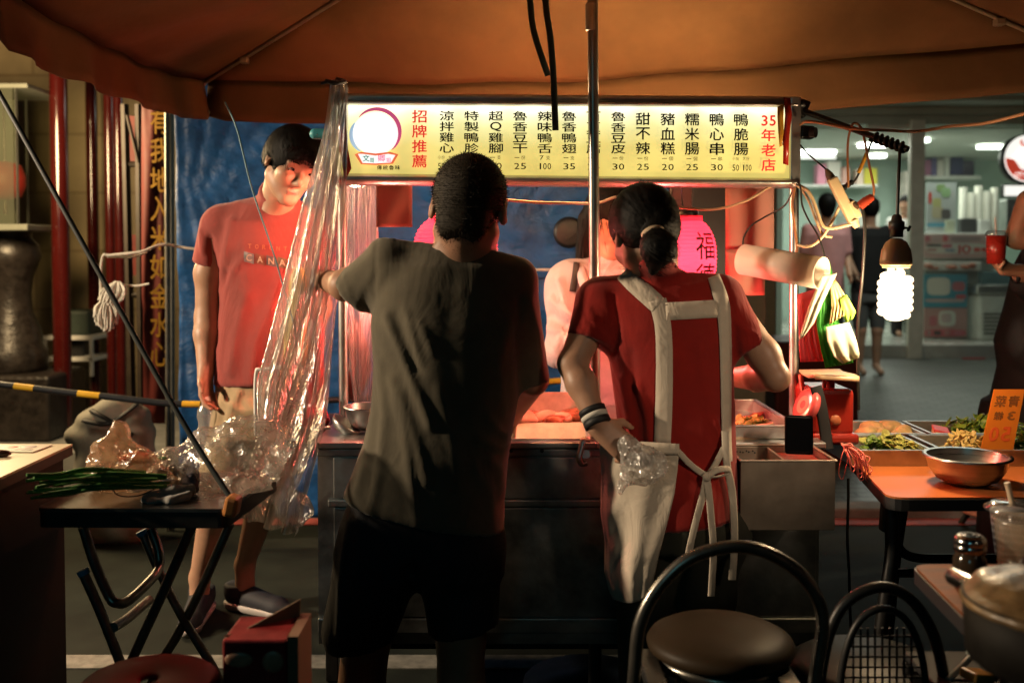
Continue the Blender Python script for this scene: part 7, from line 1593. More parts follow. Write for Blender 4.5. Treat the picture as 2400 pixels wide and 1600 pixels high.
leaf_pile('green_leaves', cc(2050, 2.82) + Vector((0, -.02, .004)), (.04, .06, .04), 40, M['leafg'], 'green leaf pieces among the cabbage of the front pan', 'greens', None, .012, 9, 2.2)
for i, (px, Y, r_) in enumerate(((2030, 3.1, .044), (2052, 3.03, .044), (2092, 3.1, .046), (2112, 3.02, .038), (2018, 3.02, .038))):
    lump(cc(px, Y) + Vector((0, 0, .012)), (r_, r_ * .8, .022), M['tofu'], ['pale fried tofu piece at the back left of the rear pan', 'fried tofu piece near the front of the rear pan', 'largest fried tofu piece by the right wall of the rear pan', 'fried tofu piece at the front right of the rear pan', 'fried tofu piece hidden behind the scale in the rear pan'][i], 'tofu', 'fried tofu in the rear pan', 'tofu_piece', seed=20 + i)
leaf_pile('noodles', cc(2266, 2.83), (.06, .08, .05), 110, mat('noodle_yellow', (.6, .42, .14), rough=.45, var=.3, vscale=26, sss=.1), 'pale yellow noodles behind the steel bowl', 'noodles', None, .007, 10, 5.0)
leaf_pile('dark_greens', cc(2318, 3.07), (.13, .09, .055), 220, M['leafg'], 'dark green vegetables in the rear right pan', 'greens', None, .01, 11, 4.0)
leaf_pile('dark_greens', cc(2404, 2.81), (.06, .08, .05), 90, M['leafg'], 'dark green vegetables in the front right pan beside the price card', 'greens', None, .01, 12, 4.0)
t = thing('red_packet', 'red and cream packet lying in the rear right pan', 'packet', cc(2206, 3.03))
mb = MB(); mb.box(cc(2206, 3.05) + Vector((0, 0, .008)), (.05, .06, .02), (R(8), R(10), R(-14)), .005); part('body', mb, mat('packet_cream', (.6, .45, .25), rough=.5), t)
mb = MB(); mb.box(cc(2205, 3.05) + Vector((0, 0, .02)), (.048, .058, .008), (R(8), R(10), R(-14)), .003); part('top', mb, mat('packet_red', (.6, .06, .06), rough=.4), t)
bp_ = Vector((at(2266, 1100, 2.5).x, 2.5, TZ_ + .001)); bowl(bp_, .101, .07, M['steel_b'], 'steel mixing bowl with a rolled rim on the orange table front', 'mixing_bowl')
# orange price card seen from behind
t = thing('price_card', 'orange acrylic price card leaning in the front pan, lettering seen from behind', 'sign', at(2340, 1055, 2.74))
c00, c10, c11, c01 = at(2298, 1055, 2.735), at(2374, 1055, 2.735), at(2402, 912, 2.80), at(2330, 912, 2.80)
nrm = (c10 - c00).cross(c01 - c00).normalized(); mb = MB(); mb.poly([c00, c10, c11, c01], nrm * -.003)
M['orangecard'] = cloth_through('orange_acrylic', (.8, .25, .03), (.8, .25, .03), fac=.45, var=.05, bump=.02, rough=.3); part('panel', mb, M['orangecard'], t)
ex = (c10 - c00).normalized(); ez = (c01 - c00).normalized(); org = c00; wv_, hv_ = (c10 - c00).length, (c01 - c00).length
mb = MB()
for ch, u, v, w, h in (('青', .70, .80, .36, .19), ('菜', .28, .80, .36, .19), ('3', .72, .56, .24, .14), ('樣', .32, .56, .30, .14)):
    put_text(mb, ch, org + ex * u * wv_ + ez * v * hv_ + nrm * .0012, -ex, ez, w * wv_, h * hv_, .04)
part('dark_lettering', mb, mat('card_ink', (.2, .06, .01), rough=.6), t)
mb = MB()
for ch, u in (('5', .68), ('0', .3)): put_text(mb, ch, org + ex * u * wv_ + ez * .26 * hv_ + nrm * .0012, -ex, ez, .3 * wv_, .24 * hv_, .05)
part('red_lettering', mb, mat('card_red', (.62, .08, .012), rough=.6), t)
# round stool under the table on the pavement
t = thing('pink_stool', 'pinkish round stool on the pavement beyond the orange table', 'stool', on_z(2330, 1290))
p = at(2340, 1200, 4.6); mb = MB(); mb.lathe([(0, .03), (.15, .028), (.17, .012), (.168, 0), (0, 0)], p, 32); part('seat', mb, mat('stool_pink', (.5, .2, .15), rough=.4, var=.1), t)
for a in (45, 135, 225, 315):
    mb = MB(); q = p + Vector((.12 * math.cos(R(a)), .12 * math.sin(R(a)), 0)); mb.cyl(q, Vector((p.x + .17 * math.cos(R(a)), p.y + .17 * math.sin(R(a)), 0.003)), .014, n=8); part('leg', mb, M['blackm'], t)

# ================================================================== NEAR TABLE AT THE RIGHT
NZ = .70
n0 = on_z(2140, 1322, NZ); n1 = on_z(2420, 1600, NZ); dn = (n1 - n0).normalized()
M['woodtop'] = mat('wood_laminate', (.2, .065, .022), rough=.6, spec=.12, var=.35, vscale=3, stretch=(3, 26, 3), bump=.08, bscale=12)
far = Vector((1.5, n0.y + .02, NZ)); P4 = [n0, n0 + dn * .75, Vector((1.7, (n0 + dn * .75).y, NZ)), Vector((1.7, n0.y, NZ))]
t = thing('wood_table', 'wood grain table corner in the near right of the scene', 'table', (1.2, 1.4, 0))
mb = MB(); mb.poly([p - Vector((0, 0, .004)) for p in rounded(P4, .03)], (0, 0, .0045)); part('tabletop', mb, M['woodtop'], t)
mb = MB(); q = rounded(P4, .03); cx_ = sum(p.x for p in q) / len(q); cy_ = sum(p.y for p in q) / len(q); mb.poly([Vector((cx_ + (p.x - cx_) * 1.008, cy_ + (p.y - cy_) * 1.008, NZ - .03)) for p in q], (0, 0, .0258)); part('edge', mb, M['rubber'], t)
for (x, y) in ((n0.x + .16, n0.y - .06), (1.6, n0.y - .06), (1.6, P4[1].y + .05), (P4[1].x + .12, P4[1].y + .05)):
    mb = MB(); mb.cyl((x, y, 0), (x, y, NZ - .03), .018, n=12); part('leg', mb, M['blackm'], t)
def on_nz(px, py): return on_z(px, py, NZ + .001)
p = on_nz(2272, 1388); t = thing('spice_jar', 'small glass spice jar with a steel lid on the wood table', 'jar', p)
p = Vector((p.x, 1.78, p.z)); p.x = at(2272, 1380, 1.78).x
mb = MB(); mb.lathe([(0, 0), (.026, 0), (.029, .006), (.029, .045), (.024, .055), (.022, .06)], p, 28); part('body', mb, mat('dark_jar_glass', (.03, .02, .012), rough=.12, coat=.5), t)
mb = MB(); mb.lathe([(.0235, .058), (.028, .06), (.028, .07), (.0265, .072), (.028, .075), (.027, .083), (.022, .088), (0, .0885)], p, 28); part('lid', mb, M['chrome'], t)
mb = MB(); mb.lathe([(.006, .0886), (.006, .0905), (.009, .0905), (.009, .0886)], p, 16); mb.lathe([(.014, .0886), (.014, .0898), (.017, .0898), (.017, .0886)], p, 20); part('lid_pattern', mb, M['blackm'], t)
t = thing('patterned_cup', 'dark cup with a zigzag pattern, clear lid and straw', 'cup', at(2362, 1360, 1.95))
b_ = at(2370, 1345, 1.95); h_ = at(2370, 1196, 1.95).z - b_.z; r_ = 50 * S(1.95); b_.z = NZ + .001; h_ = at(2370, 1196, 1.95).z - b_.z
m = mat('zigzag_cup', (.02, .022, .028), rough=.5); n = m.node_tree.nodes; l = m.node_tree.links
tc = n.new('ShaderNodeTexCoord'); sp = n.new('ShaderNodeSeparateXYZ'); l.new(tc.outputs['Object'], sp.inputs[0])
at2 = n.new('ShaderNodeMath'); at2.operation = 'ARCTAN2'; l.new(sp.outputs['Y'], at2.inputs[0]); l.new(sp.outputs['X'], at2.inputs[1])
pp = n.new('ShaderNodeMath'); pp.operation = 'MULTIPLY'; pp.inputs[1].default_value = 6.5; l.new(at2.outputs[0], pp.inputs[0])
pg = n.new('ShaderNodeMath'); pg.operation = 'PINGPONG'; pg.inputs[1].default_value = .5; l.new(pp.outputs[0], pg.inputs[0])
zm = n.new('ShaderNodeMath'); zm.operation = 'MULTIPLY_ADD'; zm.inputs[1].default_value = 75; l.new(sp.outputs['Z'], zm.inputs[0]); l.new(pg.outputs[0], zm.inputs[2])
fr = n.new('ShaderNodeMath'); fr.operation = 'FRACT'; l.new(zm.outputs[0], fr.inputs[0]); gt = n.new('ShaderNodeMath'); gt.operation = 'GREATER_THAN'; gt.inputs[1].default_value = .8; l.new(fr.outputs[0], gt.inputs[0])
mx = n.new('ShaderNodeMixRGB'); mx.inputs['Color1'].default_value = (.012, .013, .018, 1); mx.inputs['Color2'].default_value = (.25, .25, .26, 1); l.new(gt.outputs[0], mx.inputs['Fac']); l.new(mx.outputs['Color'], n['Principled BSDF'].inputs['Base Color'])
t.location = b_
mb = MB(); mb.lathe([(0, 0), (r_ * .72, 0), (r_ * .98, h_), (0, h_)], b_, 36); part('body', mb, m, t)
mb = MB(); mb.lathe([(r_ * 1.22, h_ + .001), (r_ * 1.24, h_ + .006), (r_ * 1.0, h_ + .012), (r_ * .9, h_ + .016), (0, h_ + .017)], b_, 36); part('lid', mb, film('clear_lid', gloss=.4, haze=.12, bump=.05), t)
mb = MB(); q = b_ + Vector((-.002, -.005, h_ + .012)); mb.cyl(q, q + Vector((-.012, 0, .045)), .0055, n=12); part('straw', mb, mat('straw_paper', (.6, .45, .3), rough=.5), t)
p = on_nz(2390, 1400); p = Vector((at(2392, 1300, 1.78).x, 1.78, NZ + .001)); hh = at(2392, 1222, 1.78).z - p.z
t = thing('clear_cup', 'translucent plastic cup standing in front of the zigzag cup', 'cup', p)
mb = MB(); rr_ = 62 * S(1.78); mb.lathe([(0, .001), (rr_ * .72, 0), (rr_ * .96, hh), (rr_ * 1.02, hh + .004), (rr_ * .98, hh + .006)], p, 36); part('body', mb, film('cup_plastic', gloss=.22, haze=.38, bump=.05, hazecol=(.6, .48, .36)), t)
mb = MB(); mb.lathe([(0, .004), (rr_ * .7, .004), (rr_ * .8, hh * .35), (0, hh * .35)], p, 30); part('drink', mb, mat('dark_drink', (.05, .015, .008), rough=.1), t)
mb = MB(); q = p + Vector((-.005, -rr_ * .86, hh * .42)); mb.lathe([(0, .006), (.016, .005), (.018, 0)], q, 24, Matrix.Rotation(R(85), 3, 'X')); part('emblem', mb, mat('cup_emblem', (.04, .02, .015), rough=.5), t)
# pan wrapped in plastic
pc = Vector((at(2474, 1450, 1.42).x, 1.42, NZ + .001)); R_p = .125
t = thing('pot', 'dark pot with a steel tube handle, covered with creased plastic film', 'pot', pc)
ph = at(2330, 1415, 1.4).z - pc.z
mb = MB(); mb.lathe([(0, 0), (R_p * .86, 0), (R_p * .95, .01), (R_p, ph), (R_p * .97, ph), (R_p * .9, .012), (0, .01)], pc, 48); part('body', mb, mat('sooty_pot', (.008, .007, .006), rough=.6, spec=.1, var=.4, vscale=14), t)
mb = MB(); a = at(2230, 1348, 1.55); b = at(2322, 1392, 1.46); mb.tube([a, a.lerp(b, .04), b, b + (b - a) * .3], [.012, .0135, .0135, .012], 18); part('handle', mb, M['chrome'], t)
s = Sdf(); s.ell(pc + Vector((0, 0, ph - .008)), (R_p * 1.03, R_p * 1.03, .026), k=.02); s.ell(pc + Vector((-.03, .03, ph + .008)), (.06, .07, .018), k=.03); s.ell(pc + Vector((.05, -.02, ph + .01)), (.06, .06, .02), k=.03)
V, F = s.mesh(.006); N = s.grad(V); V = ripple(V, N, .0035, 4, (26, 26, 20), 8)
link_mesh('film_cover', V, F, mat('creased_film', (.13, .08, .035), rough=.45, var=.45, vscale=26, bump=.9, bscale=22, coat=.12), t, True)
# things below the wood table at the bottom right
SZ_ = at(2260, 1575, 1.9).z; t = thing('spoon_tray', 'dark tray with a pale spoon and wrappers low at the bottom right', 'tray', (at(2300, 0, 1.9).x, 1.9, 0))
mb = MB(); mb.bb(at(2195, 0, 1.9).x, 1.25, 1.78, 2.02, SZ_ - .02, SZ_ - .006, .004); part('base', mb, M['rubber'], t)
mb = MB(); mb.sphere(at(2298, 1536, 1.92), (.03, .017, .010), 14, Matrix.Rotation(R(15), 3, 'Y')); mb.tube(pxline([(2284, 1530, 1.92), (2258, 1556, 1.9), (2222, 1592, 1.88)], 4), .006, 8); part('spoon', mb, mat('pale_ceramic', (.3, .32, .28), rough=.3), t)
mb = MB(); mb.box(at(2290, 1582, 1.85), (.05, .04, .018), (0, .2, .4), .004); part('wrapper', mb, mat('amber_wrapper', (.3, .15, .03), rough=.35, var=.4, vscale=30), t)
for dx, dy in ((at(2200, 0, 1.9).x, 1.8), (1.22, 1.8), (at(2200, 0, 1.9).x, 2.0), (1.22, 2.0)):
    mb = MB(); mb.cyl((dx, dy, 0), (dx, dy, SZ_ - .02), .012, n=8); part('leg', mb, M['blackm'], t)

# ================================================================== CHAIRS
M['hoop'] = mat('chair_hoop_metal', (.2, .19, .17), rough=.28, metal=.9, var=.25, vscale=10)
M['seatpad'] = mat('brown_seat_vinyl', (.03, .019, .010), rough=.5, spec=.18, var=.2, vscale=6, bump=.12, bscale=60)
def hoop_chair(hoop_px, Yh, seat_c, seat_r, lab):
    t = thing('chair', lab, 'chair', (seat_c[0], seat_c[1], 0), 'hoop backed chairs in front of the cart')
    mb = MB(); pts = pxline([(x, y, Yh) for x, y in hoop_px], 8); mb.tube(pts, .0125, 14); part('back_hoop', mb, M['hoop'], t)
    c = Vector(seat_c); r_ = seat_r; mb = MB()
    mb.lathe([(0, .012), (r_ * .5, .010), (r_ * .8, .002), (r_ * .95, -.010), (r_, -.022), (r_ * .98, -.034), (r_ * .9, -.04), (0, -.04)], c, 48); part('seat', mb, M['seatpad'], t)
    mb = MB(); mb.lathe([(r_ * .86, -.042), (r_ * .9, -.042), (r_ * .9, -.062), (r_ * .86, -.062)], c, 40); part('seat_ring', mb, M['hoop'], t)
    for a in (40, 140, 220, 320):
        mb = MB(); q = c + Vector((r_ * .82 * math.cos(R(a)), r_ * .82 * math.sin(R(a)), -.05)); f_ = Vector((c.x + r_ * 1.12 * math.cos(R(a)), c.y + r_ * 1.12 * math.sin(R(a)), 0)); mb.tube([q, q.lerp(f_, .5), f_], .011, 10); part('leg', mb, M['hoop'], t)
    mb = MB(); mb.lathe([(r_ * .88, .2), (r_ * .9, .212), (r_ * .92, .2), (r_ * .9, .188), (r_ * .88, .2)], (c.x, c.y, 0), 36); part('foot_ring', mb, M['hoop'], t)
    for x in (pts[0], pts[-1]): mb = MB(); mb.box(Vector((x.x * .75 + c.x * .25, (x.y + c.y) / 2, c.z - .05)), (.04, abs(x.y - c.y) + .02, .02), None, .003); part('bracket', mb, M['hoop'], t)
    return t
sc_ = at(1688, 1478, 2.02)
hoop_chair([(1478, 1700), (1488, 1560), (1500, 1460), (1540, 1380), (1610, 1312), (1700, 1282), (1780, 1288), (1860, 1330), (1910, 1390), (1928, 1460), (1915, 1560), (1895, 1700)], 1.86, sc_, 174 * S(2.02), 'round brown chair with a metal hoop back in front of the cart')
t = thing('chair', 'black mesh chair with a hoop back lost in shadow at the lower right', 'chair', (at(2060, 0, 1.95).x, 1.95, 0), 'hoop backed chairs in front of the cart')
mb = MB(); mb.tube(pxline([(1905, 1700, 1.9), (1920, 1600, 1.9), (1945, 1480, 1.9), (1985, 1410, 1.9), (2060, 1375, 1.9), (2130, 1400, 1.9), (2185, 1480, 1.9), (2215, 1600, 1.9), (2225, 1700, 1.9)], 8), .011, 12); part('back_hoop', mb, M['blackm'], t)
mb = MB(); mb.tube(pxline([(1965, 1700, 1.88), (1975, 1560, 1.88), (2010, 1460, 1.88), (2070, 1425, 1.88), (2130, 1460, 1.88), (2165, 1560, 1.88), (2170, 1700, 1.88)], 8), .007, 10); part('inner_hoop', mb, M['blackm'], t)
mb = MB()
for k in range(9):
    y = 1490 + k * 24; w = 40 + 55 * min(1, (y - 1430) / 120); mb.cyl(at(2070 - w, y, 1.885), at(2070 + w, y, 1.885), .0022, n=6)
for k in range(9): x = 2000 + k * 17; mb.cyl(at(x, 1470, 1.888), at(x, 1700, 1.888), .0022, n=6)
part('mesh_back', mb, M['rubber'], t)
mb = MB(); c = at(2060, 1600, 2.0); mb.lathe([(0, .01), (.14, .005), (.165, -.012), (.15, -.03), (0, -.03)], Vector((c.x, 2.06, .44)), 36); part('seat', mb, M['blackp'], t)
for (dx, dy) in ((-.13, -.1), (.13, -.1), (-.13, .13), (.13, .13)):
    mb = MB(); mb.cyl((c.x + dx, 2.04 + dy, .41), (c.x + dx * 1.2, 2.04 + dy * 1.2, 0), .011, n=10); part('leg', mb, M['hoop'], t)

# ================================================================== LEFT FRONT: FOLDING TABLE AND WHAT LIES ON IT
FZ = at(300, 1188, 2.2).z
A0 = on_z(84, 1190, FZ); A1 = on_z(532, 1192, FZ); A3 = Vector((A0.x + .012, A0.y + .36, FZ)); A2 = Vector((A1.x + .03, A0.y + .36, FZ))
t = thing('folding_table', 'small steel topped folding table with crossed tube legs', 'table', ((A0.x + A1.x) / 2, A0.y + .18, 0))
mb = MB(); q = rounded([A0, A1, A2, A3], .02); mb.poly([p - Vector((0, 0, .008)) for p in q], (0, 0, .008)); part('tabletop', mb, mat('worn_steel_top', (.3, .3, .29), rough=.3, metal=1, var=.35, vscale=6, bump=.2, bscale=18), t)
mb = MB(); cx_ = (A0.x + A1.x) / 2; cy_ = A0.y + .18
mb.poly([Vector((cx_ + (p.x - cx_) * .992, cy_ + (p.y - cy_) * .992, FZ - .044)) for p in q], (0, 0, .0355)); part('apron', mb, mat('worn_steel_edge', (.06, .055, .05), rough=.4, metal=.7, var=.4, vscale=9), t)
mb = MB(); p = at(545, 1184, 2.2); mb.box(p, (.03, .05, .045), (0, R(12), 0), .008); part('corner_cap', mb, mat('orange_tape', (.5, .2, .06), rough=.3, var=.2), t)
M['tableleg'] = mat('table_leg_tube', (.2, .19, .17), rough=.35, metal=.85, var=.35, vscale=16)
for pts in ([(195, 1235, 2.24), (222, 1320, 2.24), (255, 1395, 2.24), (272, 1412, 2.24), (300, 1408, 2.27), (350, 1362, 2.36), (372, 1330, 2.42), (372, 1290, 2.44), (355, 1240, 2.46)],
            [(450, 1232, 2.24), (390, 1370, 2.26), (330, 1500, 2.28), (285, 1600, 2.3), (262, 1660, 2.3)],
            [(540, 1225, 2.5), (480, 1360, 2.48), (420, 1480, 2.46), (372, 1560, 2.45), (340, 1640, 2.45)],
            [(196, 1345, 2.22), (230, 1420, 2.22), (262, 1500, 2.22), (300, 1600, 2.22)], [(335, 1250, 2.46), (352, 1290, 2.46), (380, 1352, 2.46), (430, 1450, 2.46), (500, 1565, 2.46), (530, 1640, 2.46)],
            [(265, 1470, 2.22), (300, 1448, 2.3), (350, 1405, 2.42)]):
    mb = MB(); mb.tube(pxline(pts, 6), .0115, 12); part('leg', mb, M['tableleg'], t)
for a, b in (((184, 1346), (206, 1334)), ((322, 1254), (343, 1242))):
    mb = MB(); Y = 2.22 if a[0] < 250 else 2.46; mid = at((a[0] + b[0]) / 2, (a[1] + b[1]) / 2, Y); mb.cyl(mid - Vector((-.003, 0, .006)), mid + Vector((-.002, 0, .005)), .0135, n=14); part('leg_cap', mb, mat('blue_cap', (.1, .3, .5), rough=.4), t)
# scallions, bags, gloves, chilli pack
t = thing('scallion_bunch', 'bunch of long green scallions lying on the folding table', 'scallions', on_z(300, 1140, FZ))
M['scal'] = mat('scallion_green', (.06, .17, .035), spec=.25, rough=.6, var=.5, vscale=10, stretch=(4, 30, 30)); rg = random.Random(4)
for k in range(14):
    y0 = 1114 + 4.2 * k + rg.uniform(-3, 3); x0 = rg.uniform(52, 150); ye = 1108 + 2.6 * k + rg.uniform(-4, 4); xe = rg.uniform(330, 400)
    Ya = 2.15 + .06 * rg.random(); Yb = 2.27 + .08 * rg.random(); r0 = rg.uniform(.0032, .0048)
    a = at(x0, y0, Ya); b = at(xe, ye, Yb); b.z = max(b.z, FZ + .008); m_ = a.lerp(b, .5) + Vector((0, 0, .004 + .008 * rg.random())); m_.z = max(m_.z, FZ + .01)
    mb = MB(); mb.tube(spline([a, a.lerp(b, .25) + Vector((0, rg.uniform(-.01, .01), rg.uniform(-.004, .01))), m_, b], 5), [r0 * .9] * 5 + [r0 * 1.05] * 5 + [r0 * 1.2] * 6, 8, flat=.75)
    part('stalk', mb, M['scal'], t)
M['bagfilm'] = film('bag_film_warm', tint=(.95, .86, .76), gloss=.2, haze=.34, fscat=.06, facet=24, hazecol=(.75, .5, .32), rough=.2, bump=.7, bscale=26)
M['bagclear'] = film('bag_film_clear', gloss=.22, haze=.28, fscat=.08, facet=20, hazecol=(.75, .68, .6), rough=.18, bump=.8, bscale=22)
def crumple(name, parts_, m, lab, seed=0, h=.0075, amp=(.016, .008), k=.03):
    s = Sdf()
    for q in parts_:
        if len(q) == 6: s.ell(at(q[0], q[1], q[2]), q[3:], k=k)
        else: s.cone(at(*q[0:3]), at(*q[3:6]), q[6], q[7], k)
    V, F = s.mesh(h); N = s.grad(V)
    rg = np.random.default_rng(seed)
    for f_, a_ in ((22, amp[0]), (48, amp[1])):
        d = np.zeros(len(V))
        for i in range(7):
            kk = rg.normal(size=3) * f_; d += (1 - np.abs(np.sin(V @ kk + rg.uniform(0, 6))) ** .7) / 4
        V = V + N * (a_ * 1.7 * (d - .45))[:, None]
    V = V + rg.normal(size=V.shape) * h * .13
    V[:, 2] = np.maximum(V[:, 2], FZ + .002) if lab.find('table') >= 0 else V[:, 2]
    c = V.mean(0); c[2] = V[:, 2].min(); o = link_mesh(name, V, F, m, None, True, loc=tuple(c)); return tag(o, lab, 'bag')
crumple('plastic_bag', [(252, 1095, 2.36, 252, 1050, 2.36, .03, .02), (240, 1080, 2.36, 280, 1012, 2.36, .02, .010), (280, 1012, 2.36, 330, 1080, 2.36, .012, .02), (330, 1080, 2.36, 400, 1130, 2.3, .02, .014), (258, 1120, 2.34, .06, .05, .035), (300, 1110, 2.38, .07, .05, .04)], M['bagfilm'], 'orange tinted plastic bag tied round the scallions on the folding table', 3)
crumple('plastic_bag', [(530, 1085, 2.42, .115, .09, .08), (585, 1060, 2.44, .08, .07, .09), (470, 1110, 2.4, .09, .07, .05), (420, 1095, 2.42, .07, .04, .05), (560, 1140, 2.36, .07, .05, .04)], M['bagclear'], 'large clear plastic bag heaped on the folding table corner', 5, amp=(.02, .01))
t = thing('chilli_pack', 'pack of red chillies under the scallion bag', 'chillies', on_z(300, 1120, FZ)); mb = MB()
mb.tube([Vector((at(268, 0, 2.42).x, 2.42, FZ + .058)), Vector((at(300, 0, 2.42).x, 2.42, FZ + .066)), Vector((at(352, 0, 2.42).x, 2.42, FZ + .062))], [.010, .017, .008], 12); part('pepper', mb, mat('chilli_red', (.4, .02, .012), rough=.25), t)
mb = MB(); mb.tube([Vector((at(352, 0, 2.42).x, 2.42, FZ + .062)), Vector((at(376, 0, 2.41).x, 2.41, FZ + .066))], [.006, .004], 8); part('stem', mb, M['scal'], t)
M['glove'] = mat('knit_glove', (.22, .21, .19), rough=.9, var=.25, vscale=30, bump=.7, bscale=120, sheen=.3)
def rag(name, parts_, m, lab, cat, seed=0):
    s = Sdf()
    for q in parts_: s.cone(at(*q[0:3]), at(*q[3:6]), q[6], q[7], .012)
    V, F = s.mesh(.0045); N = s.grad(V); V = ripple(V, N, .004, seed, (60, 60, 60), 8); V[:, 2] = np.maximum(V[:, 2], FZ + .001); c = V.mean(0); c[2] = V[:, 2].min()
    o = link_mesh(name, V, F, m, None, True, loc=tuple(c)); return tag(o, lab, cat)
rag('cloth_glove', [(345, 1170, 2.25, 400, 1158, 2.28, .014, .02), (400, 1158, 2.28, 445, 1150, 2.3, .02, .016), (350, 1178, 2.23, 395, 1172, 2.24, .008, .01), (400, 1176, 2.23, 440, 1160, 2.26, .01, .01)], M['glove'], 'grey knitted glove lying flat at the front of the folding table', 'glove', 2)
rag('cloth_glove', [(380, 1112, 2.36, 415, 1110, 2.36, .018, .02), (415, 1110, 2.36, 450, 1125, 2.34, .02, .018), (430, 1100, 2.36, 455, 1110, 2.34, .012, .012), (378, 1128, 2.32, 408, 1134, 2.31, .01, .012), (445, 1125, 2.33, 455, 1146, 2.32, .014, .01)], mat('dark_knit_glove', (.1, .085, .1), rough=.9, var=.5, vscale=14, bump=.7, bscale=120), 'dark grey knitted glove bunched between the two plastic bags', 'glove', 6)
crumple('wrapper', [(325, 1142, 2.3, .03, .02, .008)], M['bagclear'], 'small clear wrapper beside the grey glove on the folding table', 8, .006, (.004, .002))
mb = MB(); mb.tube([p for p in [Vector((at(x, y, Y).x, Y, max(at(x, y, Y).z, FZ + .003))) for x, y, Y in [(170, 1112, 2.4), (195, 1098, 2.4), (235, 1090, 2.4), (258, 1108, 2.38), (262, 1140, 2.3), (278, 1162, 2.27), (320, 1164, 2.26), (362, 1146, 2.28)]]] if False else spline([Vector((at(x, y, Y).x, Y, max(at(x, y, Y).z, FZ + .003))) for x, y, Y in [(170, 1112, 2.4), (195, 1098, 2.36), (235, 1092, 2.32), (258, 1108, 2.3), (262, 1140, 2.28), (278, 1160, 2.25), (320, 1162, 2.25), (362, 1146, 2.26)]], 6), .0016, 6)
solo('black_string', mb, M['blackw'], 'thin black cord looping over the scallions', 'cord')
# left counter
LZ = at(60, 1050, 2.45).z
B0 = on_z(0, 1118, LZ); B1 = on_z(170, 1040, LZ)
t = thing('side_counter', 'dark wooden counter with a pale lit top at the left edge', 'counter', (-1.35, 2.5, 0))
e1 = Vector((B1.x, B1.y, 0)); dd = (Vector((B1.x, B1.y, 0)) - Vector((B0.x, B0.y, 0))).normalized(); q0 = e1 - dd * 1.2
poly_ = [q0, e1, e1 + Vector((-1.2, .0, 0)), q0 + Vector((-1.0, 0, 0))]
mb = MB(); mb.poly([p + Vector((0, 0, LZ - .028)) for p in poly_], (0, 0, .022)); part('edge', mb, mat('dark_counter_edge', (.03, .02, .012), rough=.5), t)
mb = MB(); mb.poly([p + Vector((0, 0, LZ - .0055)) for p in poly_], (0, 0, .0055)); part('top', mb, mat('pale_counter_top', (.5, .44, .28), rough=.4, var=.08, vscale=4), t)
cc_ = sum(poly_, Vector((0, 0, 0))) / 4; mb = MB(); mb.poly([cc_ + (p - cc_) * .97 for p in poly_], (0, 0, LZ - .03)); part('body', mb, mat('dark_counter_wood', (.014, .009, .006), rough=.6, spec=.2, var=.4, vscale=3, stretch=(1, 1, 6)), t)
p = on_z(50, 1052, LZ); t = thing('menu_card', 'printed picture card lying flat on the left counter', 'card', p); mb = MB(); mb.box(p + Vector((0, 0, .002)), (.11, .09, .002), (0, 0, R(-4))); part('sheet', mb, mat('card_paper', (.5, .45, .36), rough=.4), t)
for k, (dx, dy, w, h_, c_) in enumerate(((-.03, .01, .035, .03, (.5, .15, .12)), (.012, .012, .04, .032, (.35, .28, .3)), (.005, -.022, .07, .018, (.2, .22, .2)))):
    mb = MB(); mb.sphere(p + Vector((dx, dy, .0032)), (w / 2, h_ / 2, .0008), 12); part('print', mb, mat('card_print_%d' % k, c_, rough=.4), t)
mb = MB(); p = on_z(8, 1070, LZ); mb.sphere(p + Vector((-.01, 0, .008)), (.03, .014, .009), 14); mb.sphere(p + Vector((-.035, -.03, .006)), (.012, .012, .007), 12); solo('dark_spoon', mb, mat('dark_brown', (.04, .015, .008), rough=.3), 'dark brown spoon head on the left counter edge', 'spoon')
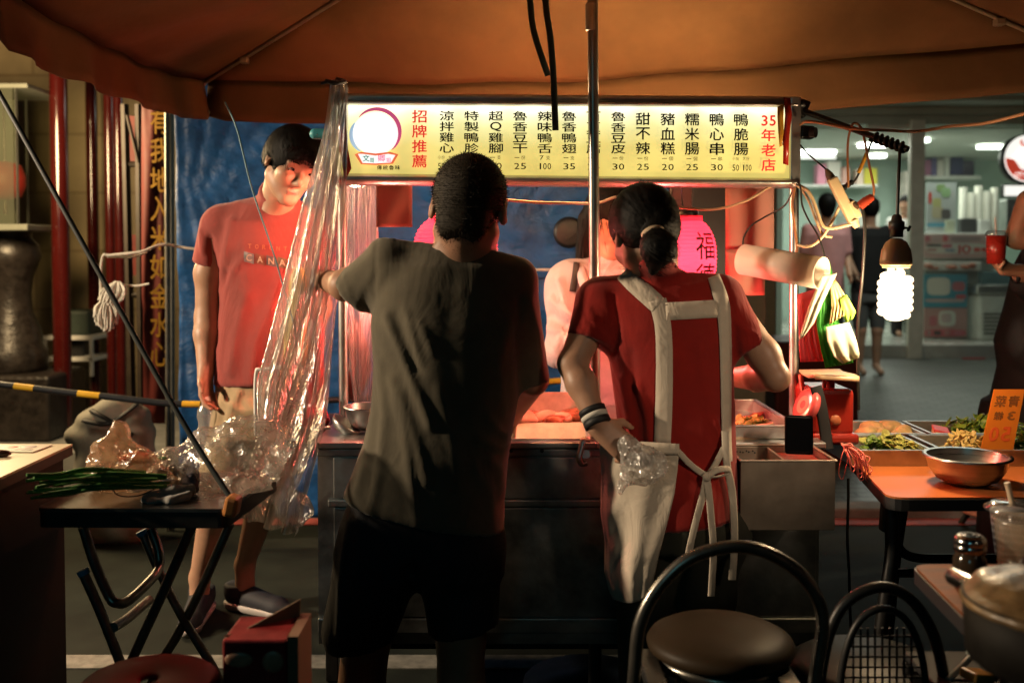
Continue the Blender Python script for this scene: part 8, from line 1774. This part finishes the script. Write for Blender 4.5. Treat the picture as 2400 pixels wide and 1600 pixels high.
# red stool and carton at the bottom left
p = at(348, 1592, 1.72); t = thing('red_stool', 'round red plastic stool with a hole in its seat at the bottom left', 'stool', (p.x, p.y, 0)); r_ = 165 * S(1.72)
M['redstool'] = mat('red_stool_plastic', (.17, .008, .006), rough=.6, spec=.1, var=.15, vscale=8, bump=.1, bscale=160)
mb = MB(); mb.lathe([(.016, -.006), (.016, 0), (.022, .003), (r_ * .5, .004), (r_ * .9, .002), (r_ * .98, -.006), (r_, -.02), (r_ * .97, -.04), (r_ * .9, -.042), (r_ * .9, -.012), (.02, -.006)], p, 48); part('seat', mb, M['redstool'], t)
for a in (45, 135, 225, 315):
    mb = MB(); q = p + Vector((r_ * .8 * math.cos(R(a)), r_ * .8 * math.sin(R(a)), -.03)); f_ = Vector((p.x + r_ * 1.05 * math.cos(R(a)), p.y + r_ * 1.05 * math.sin(R(a)), 0)); mb.tube([q, f_], [.02, .014], 10); part('leg', mb, M['redstool'], t)
t = thing('red_carton', 'red printed carton with a torn brown paper flap at the bottom', 'carton', at(600, 1640, 1.75))
xa, xb = at(520, 1500, 1.75).x, at(672, 1500, 1.75).x; zt = at(600, 1500, 1.75).z
mb = MB(); mb.bb(xa, xb, 1.75, 1.87, zt - .24, zt, .004); part('body', mb, mat('red_carton', (.2, .008, .01), rough=.5, spec=.2, var=.5, vscale=16, var2=(.28, .03, .03)), t)
mb = MB(); mb.poly([at(524, 1492, 1.76), at(566, 1480, 1.8), at(704, 1404, 1.86), at(700, 1500, 1.88), (xb, 1.87, zt + .003), (xb, 1.75, zt + .003), (xa, 1.75, zt + .002)][0:4] , (0, .003, .001)); mb.bb(xb + .001, xb + .02, 1.752, 1.868, zt - .24, zt + .006); part('paper_flap', mb, mat('brown_paper', (.16, .09, .05), rough=.7, var=.15, vscale=5, bump=.2, bscale=20), t)
mb = MB(); mb.sphere(at(560, 1545, 1.75) , (.026, .003, .014), 14); mb.sphere(at(640, 1550, 1.75), (.02, .003, .02), 14); mb.bb(at(528, 0, 1.75).x, at(664, 0, 1.75).x, 1.747, 1.751, zt - .105, zt - .095); part('print', mb, mat('carton_print', (.3, .16, .1), rough=.4, var=.4, vscale=30), t)
